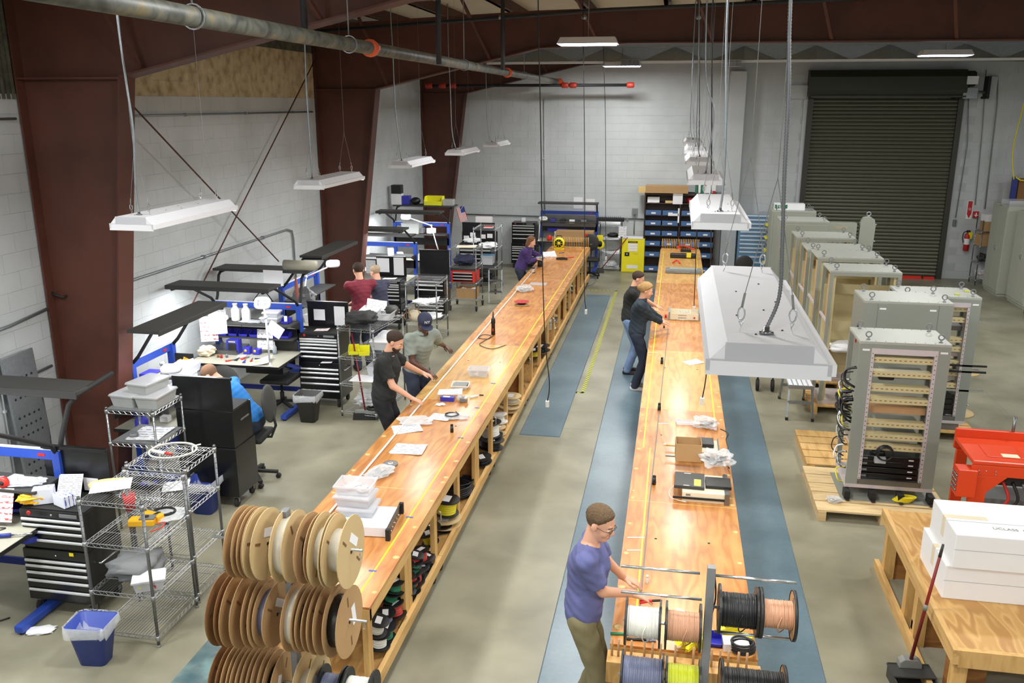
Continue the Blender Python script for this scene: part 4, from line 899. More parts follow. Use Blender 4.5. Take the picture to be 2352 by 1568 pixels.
# yellow fan and peg combs
def fan(label, loc, rz=0, r=.13):
    t = thing('work_fan', label, 'fan', loc, rz)
    MB().lathe([(r*.75, -.07), (r, -.05), (r*1.03, 0), (r, .05), (r*.75, .07)], 20, (0, 0, r+.02), 'Y', cap=False).build('shroud', 'yellow', t)
    MB().lathe([(.0, -.05), (r*.7, -.05), (r*.72, -.045)], 20, (0, 0, r+.02), 'Y').build('grille', 'black_matte', t); MB().lathe([(.0, -.062), (.035, -.06), (.035, -.05)], 12, (0, 0, r+.02), 'Y').build('hub', 'yellow', t)
    q = MB()
    for k in range(8): a = k*PI/4; q.tube([(.03*math.cos(a), -.058, r+.02+.03*math.sin(a)), (r*.8*math.cos(a), -.062, r+.02+r*.8*math.sin(a))], .004, 5)
    q.build('guard_rib', 'yellow', t); MB().box(-r*.9, r*.9, -.06, .06, 0, .025).build('foot', 'yellow', t, .006); MB().tube([(-.06, 0, 2*r+.02), (-.06, 0, 2*r+.06), (.06, 0, 2*r+.06), (.06, 0, 2*r+.02)], .01, 8).build('handle', 'black_matte', t)
fan('yellow round work fan at the far end of the left bench', P(1284, 572, Z=Z)+Vector((0, 0, 0)), 0, .13)
def pegs(x0, x1, y, label, h=.24, n=22, z=Z, m='lumber'):
    t = thing('peg_comb', label, 'peg rack', ((x0+x1)/2, y, z)); a = (x1-x0)/2
    MB().box(-a, a, -.05, .05, 0, .03).build('base_board', 'lumber_long', t)
    me = MB().lathe([(.008, 0), (.008, h)], 8).mesh('peg', [m])
    for k in range(n): put(me, 'peg', t, (-a+.02+(2*a-.04)*k/(n-1), 0, .025))
    return t
pegs(-2.85, -1.95, 20.65, 'row of wooden pegs at the far end of the left bench')
pegs(-.25, .63, 20.8, 'row of wooden pegs at the far end of the right bench')
# ----- things on the right bench -----
t = thing('open_chassis', 'open beige chassis box with white wires on the right bench', 'equipment', B(1571, 735)+Vector((0, .15, 0)), 0)
w, d, h = .235, .17, .11
MB().box(-w, w, -d, d, 0, .006).box(-w, w, -d, -d+.006, 0, h).box(-w, w, d-.006, d, 0, h).box(-w, -w+.006, -d, d, 0, h).box(w-.006, w, -d, d, 0, h).build('case', 'cream', t)
for s in (-1, 1): MB().box(s*w-.012, s*w+.012, -d-.012, d+.012, 0, h+.02).build('side_plate', 'galvanized', t)
q = MB()
for k in range(9): x = -.1+k*.024; q.tube(smooth_pts([(x, -.02, .02), (x+.01, .04, .12), (x+.02, .1, .09), (x+.01, .12, .02)], 4), .004, 5)
q.build('wire_bundle', 'wire_white', t, kind='stuff'); MB().tube([(-.14, -d-.004, .0), (-.14, -d-.03, .012), (.12, -d-.03, .012), (.12, -d-.004, .0)], .006, 6).build('handle', 'chrome', t)
q = MB()
for z in (.035, .075):
    for k in range(6): q.box(-.09+k*.022, -.076+k*.022, -d-.001, -d, z, z+.01)
q.build('vent_slot', 'black_matte', t); MB().lathe([(.0, -.0), (.014, 0), (.014, .01)], 10, (.16, -d-.01, .05), 'Y').build('switch', 'red', t)
t = thing('laptop_case', 'flat grey instrument case on the far part of the right bench', 'case', B(1572, 628)+Vector((0, .12, 0)), 0); MB().box(-.38, .34, -.16, .16, 0, .07).build('body', 'grey_plastic', t, .012)
MB().box(-.3, .26, -.1, .12, .07, .085).build('lid', 'rack_green', t, .006); MB().box(-.2, .1, -.17, -.155, .02, .05).build('handle', 'grey_mid', t)
t = thing('hand_instrument', 'long black handheld instrument with yellow band on the far right bench', 'tool', B(1568, 592)+Vector((0, 0, 0)), .0); MB().box(-.28, .28, -.07, .07, 0, .1).build('body', 'black_paint', t, .02); MB().box(.08, .18, -.072, .072, .02, .102).build('band', 'yellow', t)
t = thing('clamp_tool', 'red and black crimping tool at the far end of the right bench', 'tool', B(1575, 578)); MB().box(-.12, .12, -.04, .04, 0, .06).build('jaw', 'black_matte', t, .01); MB().tube(smooth_pts([(-.1, 0, .06), (-.2, .05, .1), (-.05, .1, .12), (.1, .06, .08), (.2, 0, .06)]), .016, 6).build('grip', 'red_bright', t)
tag(MB().tube(smooth_pts([B(1545, 603, .87), B(1555, 598, .9), B(1562, 604, .87)]), .016, 6).build('grip_pliers', 'red_bright'), 'bright red pliers in front of the black handheld instrument', 'tool')
t = reel(.045, .03, .03, 'red', 'red', 'small red spool held by the woman in navy', B(1529, 733)+Vector((0, 0, .05)), holes=False)
tag(MB().box(-.012, .012, -.03, .03, 0, .03).build('tape_gun', 'black_matte', loc=B(1525, 752)), 'small black clamp below the hand of the woman in navy', 'clamp')
sheets(.24, .18, 1, 'print_text', 'single white sheet lying diagonally on the right bench', B(1592, 832), .6)
def cut(px0, px1, py, label): a, b = B(px0, py), B(px1, py); tag(MB().bar((a.x, a.y, .8515), (b.x, b.y, .8515), .012, .001).build('paper_strip', 'white'), label, 'strip')
cut(1488, 1510, 809, 'short white strip on the right bench beside the white sheet'); cut(1441, 1480, 1234, 'short white line by the far side of the young man'); cut(1440, 1472, 1263, 'second short white line near the young man'); cut(1510, 1536, 972, 'short white strip beside the cardboard box')
# stack of rack drawers with box
o = B(1590, 1066)
t = thing('slide_chassis', 'beige and black rack drawer holding the cardboard box on the right bench', 'equipment', (B(1600, 1055).x+.0, B(1600, 1055).y+.12, Z), 0)
MB().box(-.2, .2, -.16, .16, 0, .1).build('case', 'cream', t, .003); MB().box(.0, .16, -.05, .13, .1, .14).build('module', 'black_plastic', t, .004); MB().box(-.3, .19, -.172, -.162, .03, .045).build('slide_rail', 'galvanized', t)
MB().box(.2, .21, -.18, .18, 0, .12).build('rack_ear', 'chrome_dark', t); MB().box(-.3, -.2, .1, .11, .03, .045).build('slide_rail', 'lumber', t)
c = P(1580, 1060, Z=Z+.1)
carton(.24, .2, .17, 'open brown cardboard box on the rack drawers of the right bench', (c.x, c.y+.1, Z+.1), .03, open_=True)
t = thing('slide_chassis', 'grey rack drawer with beige front under the grey lid, nearest on the right bench', 'equipment', (B(1620, 1155).x, B(1620, 1155).y+.2, Z), 0)
MB().box(-.2, .16, -.2, .2, 0, .09).build('case', 'cream', t, .003); MB().box(.0, .22, -.1, .1, .09, .12).build('module', 'black_plastic', t, .004); MB().box(-.28, .16, -.212, -.202, .03, .048).build('slide_rail', 'black_matte', t)
MB().box(.16, .2, -.22, .22, 0, .1).build('rack_ear', 'chrome_dark', t); MB().box(-.17, -.13, -.2005, -.2, .058, .064).box(-.17, -.13, -.2005, -.2, .068, .074).build('vent_slot', 'black_matte', t)
t = thing('rack_module', 'flat dark grey module with yellow label on the nearest rack drawer', 'equipment', (B(1600, 1120).x-.07, B(1620, 1155).y+.2, Z+.09), -.03)
MB().box(-.13, .13, -.14, .16, 0, .03).build('case', 'charcoal', t, .003); MB().box(.04, .1, -.12, .02, .03, .031).build('warning_label', 'wire_lime', t); MB().box(-.05, .0, -.13, -.12, .03, .031).box(-.05, .01, .13, .14, .03, .031).build('paper_label', 'white', t)
MB().tube(smooth_pts([(-.13, -.08, .0), (-.17, -.12, -.05), (-.14, -.18, -.08), (-.02, -.24, -.075)]), .004, 5).build('lead_wire', 'wire_white', t)
crumple(.26, .24, .13, 'clear_bag', 'crumpled clear bag of black cables on the nearest rack drawer', (B(1645, 1100).x, B(1645, 1100).y+.05, Z+.122), .5, seed=21, extra=['wire_black', 'charcoal'], rough=.5)
crumple(.26, .2, .1, 'clear_bag', 'crumpled clear bag of silver parts behind the cardboard box', (B(1620, 980).x, B(1620, 980).y, Z), -.2, seed=33, extra=['chrome', 'charcoal'], rough=.5)
t = thing('clear_tray', 'flat clear plastic tray behind the cardboard box', 'tray', B(1572, 972), .1); MB().box(-.09, .09, -.05, .05, 0, .003).box(-.09, .09, .05, .053, 0, .03).box(-.09, -.087, -.05, .05, 0, .03).box(-.09, .09, -.053, -.05, 0, .03).build('tray_body', 'clear_plastic', t)
cable(smooth_pts([B(1655, 985, .9), B(1672, 995, .93), B(1668, 1010, .88), B(1672, 1030, .86), B(1665, 1055, .86), B(1675, 1075, .88)]), .006, 'black cable looping over the right edge of the right bench', 'wire_black', 'power_cable', 'cord')
t = thing('roll_spool', 'tiny white roll left of the cardboard box', 'roll', B(1527, 1021)); MB().lathe([(.004, 0), (.012, 0), (.012, .01), (.004, .01)], 12, cap=False).build('roll', 'white', t)
t = thing('glass_vial', 'small glass vial standing on the right bench near the young man', 'vial', B(1486, 1338)); MB().lathe([(.01, 0), (.012, .002), (.012, .04), (.009, .045)], 12).build('glass', 'clear_plastic', t); MB().lathe([(.01, .045), (.01, .06)], 12).build('cap', 'cream', t)
t = thing('sticky_pad', 'small yellow sticky pad on the right bench', 'pad', B(1560, 1407), -.5); MB().box(-.03, .03, -.03, .03, 0, .012).build('pad_body', 'cream', t)
# ----- hanging drop cords with sockets -----
def drop(pl, Y, label, socket=True):
    pts = [P(x, y, Y=Y) for x, y in pl]; top = Vector((pts[-1].x, Y, 6.04)); pts = pts + ([top] if pts[-1].z < 5.9 else [])
    if pts[-1].z > 6.04: pts[-1] = Vector((pts[-1].x, Y, 6.04))
    t = thing('drop_cable', label, 'cord', pts[0]); o = pts[0]
    MB().tube([p-o for p in smooth_pts(pts, 5)], .006 if Y > 8 else .006, 7).build('cord_line', 'wire_black', t)
    if socket: MB(Matrix.Rotation(.2, 4, 'X')).box(-.02, .02, -.017, .017, -.07, .01).build('socket', 'white_plastic', t, .004)
    return t
drop([(1257, 922), (1262, 880), (1252, 780), (1246, 600), (1242, 300), (1236, 0)], 9.6, 'black drop cord with white socket over the aisle, nearest one')
drop([(1346, 712), (1342, 650), (1343, 400), (1339, 0)], 14.2, 'black drop cord with white socket over the aisle, farther one')
drop([(1392, 590), (1391, 480), (1391, 300), (1386, 100)], 20.0, 'thin dark drop cord before the far wall shelving')
drop([(1613, 915), (1624, 840), (1632, 640), (1634, 400), (1638, 0)], 8.6, 'black drop cord with white socket over the right bench, nearest one')
drop([(1594, 705), (1598, 600), (1604, 400), (1607, 200), (1605, 0)], 13.2, 'black drop cord with white socket over the right bench, farther one')
# ----- reels stored under the left bench -----
rn = random.Random(11)
def spool(px, py, z, r, w, rc, wind, fl, label, ang=None, gr='wire spools under the left bench'):
    q = P(px, py, Z=z); a = (rn.uniform(-.25, .25), PI/2+rn.uniform(-.3, .3), rn.uniform(-.6, .6)) if ang is None else ang
    x = min(-2.04, max(-2.78, q.x)); t = reel(r, w, rc, wind, fl, label, (x, q.y, z), holes=False, ribs=True, wirer=.005, ft=.008); t.rotation_euler = a
    MB().box(-w/2-.006, -w/2-.0045, -r*.5, r*.5, -r*.25, r*.3).build('paper_label', 'paper', t)
    return t
cols = [('wire_white', 'white', 885, 1470, .28), ('wire_green', 'green', 925, 1455, .25), ('wire_grey', 'grey', 885, 1420, .32), ('wire_red', 'red', 925, 1400, .3), ('wire_green', 'dark green', 955, 1370, .26),
        ('wire_green', 'green', 900, 1365, .4), ('wire_green', 'green', 905, 1345, .48), ('wire_green', 'green', 925, 1335, .4), ('wire_red', 'red', 960, 1335, .3), ('wire_black', 'black', 930, 1310, .48),
        ('wire_green', 'green', 960, 1300, .4), ('wire_red', 'red', 985, 1325, .28), ('wire_red', 'red', 955, 1285, .45), ('wire_red', 'red', 978, 1275, .38), ('wire_yellow', 'yellow', 985, 1235, .36),
        ('wire_yellow', 'yellow', 990, 1215, .3), ('wire_black', 'black', 970, 1310, .26), ('wire_clear', 'clear', 895, 1440, .42), ('wire_green', 'green', 945, 1345, .26), ('wire_black', 'black', 1000, 1290, .24)]
where = ['at the near end, nearest the floor', 'at the near end beside the white one', 'between the near white and red spools', 'in the first bay under the top', 'low behind the first post', 'upper left of the first bay', 'topmost in the first bay',
         'in the middle of the first bay', 'beside the first post', 'with white label behind the first post', 'just right of the second post', 'low near the second post', 'with two white labels in the second bay', 'standing upright in the second bay',
         'under the bench in the second bay', 'beside the yellow one in the second bay', 'low in the first bay', 'leaning in the near end bay', 'lying low in the first bay', 'lying low in the second bay']
for (wd, cn, px, py, z), wh in zip(cols, where): spool(px, py, z, .085, .1, .055, wd, 'spool_black', '%s wire spool under the left bench %s' % (cn, wh))
spool(1025, 1160, .4, .13, .14, .1, 'wire_yellow', 'spool_black', 'large bright yellow wire spool in the third bay under the left bench', (0, PI/2+.1, 0))
spool(1022, 1195, .24, .16, .06, .05, 'wire_yellow', 'cardboard_pale', 'cardboard reel under the large yellow spool below the left bench', (0, PI/2, 0))
spool(1010, 1205, .22, .12, .05, .08, 'wire_black', 'spool_black', 'black wire spool before the large yellow spool under the left bench', (0, PI/2+.2, 0))
for k, (px, py, z, lb) in enumerate(((1050, 1120, .2, 'black cable coils heaped in the fourth bay under the left bench'), (1065, 1135, .19, 'second black cable coil low in the fourth bay under the left bench'))):
    q = P(px, py, Z=z); coil(.17, 7, .011, 'wire_black', lb, (min(-2.15, q.x), q.y, .168), .4*k, flat=.12)
big = [(1125, 985, .42, .15, .16, .11, 'wire_white', 'spool_black', 'large white wire reel in the fifth bay under the left bench'), (1128, 1015, .28, .17, .1, .13, 'wire_black', 'spool_black', 'large black wire reel under the large white reel'),
       (1150, 960, .36, .1, .1, .06, 'wire_white', 'wire_white', 'white plastic spool by the sixth post under the left bench'), (1160, 990, .26, .12, .08, .05, 'wire_white', 'cardboard_pale', 'pale cardboard reel behind the large black reel'),
       (1168, 935, .25, .15, .05, .08, 'wire_clear', 'cardboard_pale', 'pale wooden reel in the seventh bay under the left bench'), (1172, 915, .35, .15, .08, .1, 'wire_clear', 'cardboard_pale', 'second pale reel stacked in the seventh bay'),
       (1185, 880, .3, .12, .1, .09, 'wire_grey', 'spool_black', 'grey cable reel in the eighth bay under the left bench'), (1225, 810, .3, .14, .1, .1, 'wire_yellow', 'spool_black', 'yellow reel in the ninth bay under the left bench'),
       (1240, 800, .3, .17, .08, .12, 'wire_black', 'spool_black', 'black reel beside the yellow one in the ninth bay'), (1262, 745, .35, .12, .14, .1, 'wire_clear', 'wire_white', 'clear bagged reel in the tenth bay under the left bench'),
       (1268, 730, .25, .13, .12, .1, 'wire_grey', 'cardboard_pale', 'grey reel low in the tenth bay under the left bench'), (1290, 690, .35, .12, .12, .1, 'wire_red', 'spool_black', 'red reel in the far bay under the left bench'),
       (1295, 700, .25, .12, .1, .09, 'wire_white', 'wire_white', 'white reel in the far bay under the left bench'), (1310, 660, .3, .12, .1, .09, 'wire_black', 'wire_white', 'black and white reel in the farthest bay under the left bench'), (1110, 1055, .25, .12, .06, .09, 'wire_black', 'spool_black', 'small dark reel low in the fifth bay under the left bench')]
for b in big: spool(*b[:8], b[8], (0, PI/2+rn.uniform(-.15, .15), rn.uniform(-.5, .5)))
# ================= REEL STANDS =================
SY = 4.2
def PX(px, Y=SY, z=1.4):  # world x for a pixel column at depth Y
    q = P(px, 1400, Y=Y); return q.x
stand = thing('reel_stand', 'grey post stand with rods of cardboard reels at the near left corner', 'stand', (P(672, 1400, Y=SY).x, SY, 0))
sx = stand.location.x
MB().box(-.02, .02, -.03, .03, .03, 1.98).build('post', 'grey_plastic', stand, .003)
MB().box(-.25, .25, -.02, .02, 0, .04).box(-.02, .02, -.25, .25, 0, .04).build('base', 'grey_plastic', stand)
zr = [P(700, 1243, Y=SY).z, P(700, 1402, Y=SY).z, P(700, 1560, Y=SY).z]
def xat(px, z):
    lo, hi = -4.0, 1.0
    for _ in range(40):
        m = (lo+hi)/2; v = Vector((m, SY, z))-Vector((0, 0, CAMH)); u = 1176+FOC*v.dot(_R)/v.dot(_F)
        if u < px: lo = m
        else: hi = m
    return lo
for z, a, b in ((zr[0], 496, 838), (zr[1], 520, 848), (zr[2], 520, 868)):
    MB().tube([(xat(a, z)-sx, -.04, z), (xat(b, z)-sx, -.04, z)], .008, 8).build('rod', 'chrome', stand)
    x = xat(b, z)-sx-.015
    MB().tube([(x, -.04, z+.015), (x, -.04, z-.02), (x+.008, -.045, z-.05), (x-.008, -.045, z-.045), (x, -.04, z-.02)], .0018, 5).build('hitch_pin', 'chrome', stand)
# each entry: row, px of left flange, px of right flange, radius, core r, winding, flange material, label
CR = [(0, 561, 578, .205, .09, 'wire_clear', 'cardboard', 'leftmost cardboard reel on the top rod of the left stand'), (0, 588, 598, .2, .1, 'wire_black', 'cardboard', 'second cardboard reel from the left on the top rod'),
      (0, 604, 622, .205, .08, 'wire_clear', 'cardboard_pale', 'third cardboard reel on the top rod, pale face with oval hole'), (0, 660, 686, .205, .165, 'wire_clear', 'cardboard_pale', 'cardboard reel with white winding in the middle of the top rod'),
      (0, 716, 738, .2, .1, 'wire_black', 'cardboard', 'fluted edge cardboard reel right of the gap on the top rod'), (0, 744, 768, .208, .12, 'wire_clear', 'cardboard_pale', 'shiny pale reel on the right half of the top rod'),
      (0, 776, 812, .205, .12, 'wire_clear', 'cardboard_pale', 'rightmost cardboard reel on the top rod with white labels'),
      (1, 522, 541, .215, .1, 'wire_black', 'cardboard_dark', 'leftmost cardboard reel on the middle rod'), (1, 550, 572, .215, .1, 'wire_clear', 'cardboard', 'second cardboard reel on the middle rod with a tilted label'),
      (1, 596, 610, .205, .1, 'wire_black', 'cardboard', 'third cardboard reel on the middle rod'), (1, 622, 644, .19, .14, 'wire_grey', 'cardboard', 'small cardboard reel just left of the post on the middle rod'),
      (1, 684, 706, .2, .16, 'wire_clear', 'cardboard', 'cardboard reel with white winding just right of the post'), (1, 716, 730, .19, .13, 'wire_black', 'cardboard', 'narrow cardboard reel with black winding on the middle rod'),
      (1, 742, 756, .2, .1, 'wire_clear', 'cardboard', 'cardboard reel before the last one on the middle rod'), (1, 778, 808, .205, .15, 'wire_black', 'cardboard', 'rightmost cardboard reel with black winding on the middle rod'),
      (2, 522, 538, .2, .12, 'wire_clear', 'cardboard_dark', 'leftmost cardboard reel on the bottom rod'), (2, 548, 560, .2, .12, 'wire_black', 'cardboard', 'second cardboard reel on the bottom rod'), (2, 570, 582, .2, .12, 'wire_clear', 'cardboard', 'third cardboard reel on the bottom rod'),
      (2, 592, 604, .2, .12, 'wire_black', 'cardboard', 'fourth cardboard reel on the bottom rod'), (2, 614, 628, .2, .12, 'wire_clear', 'cardboard', 'fifth cardboard reel on the bottom rod'), (2, 638, 656, .19, .12, 'wire_black', 'cardboard', 'sixth cardboard reel on the bottom rod, last before the post'),
      (2, 706, 736, .2, .1, 'wire_clear', 'cardboard_pale', 'pale cardboard reel right of the post on the bottom rod')]
for row, a, b, r, rc, wd, fm, lb in CR:
    z = zr[row]; xa, xb = xat(a, z), xat(b, z)
    t = reel(r, xb-xa, rc, wd, fm, lb, ((xa+xb)/2, SY-.04, z-.012), ft=.005, ribs=False, group=None); t.rotation_euler = (random.uniform(0, 3), random.uniform(-.02, .02), random.uniform(-.03, .03))
    ex = (xb-xa)/2
    MB().box(ex+.0028, ex+.0036, r*.2, r*.45, -r*.3, r*.3).build('paper_label', 'paper', t)
for a, b, wd, lb in ((748, 795, 'wire_grey', 'black flanged reel with grey wire on the bottom rod'), (803, 862, 'wire_white', 'black flanged reel with white wire at the right end of the bottom rod')):
    z = zr[2]; xa, xb = xat(a, z), xat(b, z); reel(.13, xb-xa, .08, wd, 'spool_black', lb, ((xa+xb)/2, SY-.04, z), ft=.01, wirer=.003)
# ---- right stand ----
RYp = 4.3
st = thing('reel_stand', 'grey square post stand with wire reels at the near end of the right bench', 'stand', (P(1628, 1400, Y=RYp).x, RYp, 0)); rx = st.location.x
zt_ = P(1628, 1300, Y=RYp).z
MB().box(-.022, .022, -.022, .022, .04, zt_).build('post', 'grey_plastic', st, .002)
MB().box(-.35, .35, -.025, .025, 0, .05).box(-.025, .025, -.3, .3, 0, .05).build('base', 'grey_plastic', st)
def xr_(px, z):
    lo, hi = -3.0, 3.0
    for _ in range(40):
        m = (lo+hi)/2; v = Vector((m, RYp, z))-Vector((0, 0, CAMH)); u = 1176+FOC*v.dot(_R)/v.dot(_F)
        if u < px: lo = m
        else: hi = m
    return lo
zs = [P(1628, y, Y=RYp).z for y in (1318, 1378, 1392, 1442, 1448, 1570)]
for z, a, b in ((zs[0], 1426, 1608), (zs[0]-.004, 1640, 1830), (zs[1], 1426, 1612), (zs[2], 1640, 1825), (zs[3], 1432, 1612), (zs[4], 1640, 1818), (zs[5], 1420, 1612), (zs[5], 1640, 1812)):
    MB().tube([(xr_(a, z)-rx, 0, z), (xr_(b, z)-rx, 0, z)], .008, 8).build('rod', 'chrome', st)
RR = [(1652, 1737, zs[2]+.0, .132, .092, 'wire_black', 'spool_black', 'black cable reel on the upper right rod'), (1746, 1822, zs[2], .13, .075, 'wire_copper', 'wood_flange', 'copper coloured wire reel with dark rimmed flange at the upper right'),
      (1438, 1516, zs[3], .13, .085, 'wire_white', 'spool_black', 'white wire reel in front of the young man'), (1530, 1608, zs[3], .13, .082, 'wire_copper', 'spool_black', 'copper coloured wire reel just left of the post'),
      (1428, 1522, zs[5]+.0, .14, .11, 'wire_grey', 'spool_black', 'grey blue wire reel at the bottom edge, below the young man'), (1530, 1606, zs[5], .13, .095, 'wire_lime', 'spool_black', 'lime green wire reel at the bottom edge left of the post'),
      (1656, 1800, zs[5], .145, .11, 'wire_black', 'wood_flange', 'wide black cable reel with wooden flanges at the bottom right')]
for a, b, z, r, rc, wd, fm, lb in RR:
    xa, xb = xr_(a, z), xr_(b, z)
    t = reel(r, xb-xa, rc, wd, fm, lb, ((xa+xb)/2, RYp, z-.006), ft=.011, wirer=.0045 if rc < .1 else .006, rim='spool_black' if fm == 'wood_flange' else None)
    W = xb-xa
    q = MB(); q.tube(smooth_pts([(W*.1, -rc-.002, .03), (W*.0, -rc-.006, -.03), (W*.08, -rc*.5, -rc-.01), (W*.25, rc*.1, -rc-.02)]), .0035, 6)
    if wd in ('wire_copper', 'wire_white', 'wire_black'): q.build('loose_end', wd, t)
q = P(1800, 1470, Y=RYp); 
# ---- near end of right bench: peg rack and its contents ----
t = thing('peg_rack', 'plywood box edge with brown dowels at the near end of the right bench', 'peg rack', (.19, 4.86, 0)); a = .47
MB().box(-a, a, -.13, .0, .7, .85).build('ledge', 'plywood_raw', t, .004)
me = MB().lathe([(.0075, 0), (.0075, .13)], 8).mesh('dowel', ['wood_flange'])
for k, x in enumerate((-.44, -.4, -.36, -.32, -.24, -.19, -.14, -.05, .06, .12, .17, .22, .27, .33, .38)): put(me, 'dowel', t, (x, -.06, .84))
for x in (-.43, .43): MB().box(x-.03, x+.03, -.1, -.04, 0, .7).build('leg', 'red' if x < 0 else 'lumber', t)
crumple(.16, .12, .14, 'yellow', 'bunch of bright yellow straps hanging on the pegs', (P(1590, 1475, Y=4.9).x, 4.96, .851), .2, seed=8, cat='strap', name='strap_bundle', rough=.7)
t = thing('clamp_stand', 'yellow and black clamp tool behind the reels on the right bench', 'tool', (P(1670, 1440, Y=5.1).x, 5.12, .851), .1); MB().bar((-.05, 0, .05), (.2, .05, .12), .05, .04).bar((-.05, .06, .03), (.16, -.05, .03), .05, .05).build('body', 'yellow', t, .006); MB().bar((-.02, 0, .11), (.14, 0, .13), .04, .03).build('grip', 'black_matte', t)
carton(.16, .1, .05, 'small white box behind the pegs on the right bench', (P(1690, 1478, Y=5.0).x, 5.02, .851), .1, m='white', open_=False, tape=False, name='small_box')
t = parts_bin(.09, .1, .06, 'blue_bin', 'small blue parts bin behind the post on the right bench', (P(1642, 1480, Y=5.0).x, 5.05, .851), 0)
coil(.07, 4, .008, 'wire_black', 'black cable hank hanging at the right end of the pegs', (.56, 4.98, .851), flat=.08)
t = thing('hand_pliers', 'green handled pliers lying by the young man', 'tool', (P(1415, 1480, Y=5.0).x+.04, 5.02, .858)); MB().tube([(-.08, 0, 0), (.06, .02, .0)], .01, 6).build('grip', 'wire_green', t); MB().bar((.06, .02, 0), (.14, .03, 0), .03, .012).build('jaw', 'chrome_dark', t)
t = thing('hand_cutter', 'black cutters beside the green handled pliers', 'tool', (P(1455, 1482, Y=5.0).x+.02, 4.99, .858)); MB().tube([(-.08, -.01, 0), (.06, .0, .0)], .01, 6).build('grip', 'black_plastic', t); MB().bar((.06, .0, 0), (.12, .01, 0), .03, .012).build('jaw', 'chrome_dark', t)
cable(smooth_pts([(.0, 5.2, .856), (.03, 5.12, .87), (-.03, 5.04, .87), (.0, 4.98, .86)]), .004, 'blue wire loop under the copper wire reel', 'blue_frame', 'wire_loop', 'wire')
cable(smooth_pts([(.31, 4.38, 1.75), (.33, 4.42, 1.55), (.3, 4.4, 1.35), (.32, 4.45, 1.1), (.3, 4.5, .95)]), .005, 'black cables hanging down behind the grey post', 'wire_black', 'hanging_cable', 'cable')

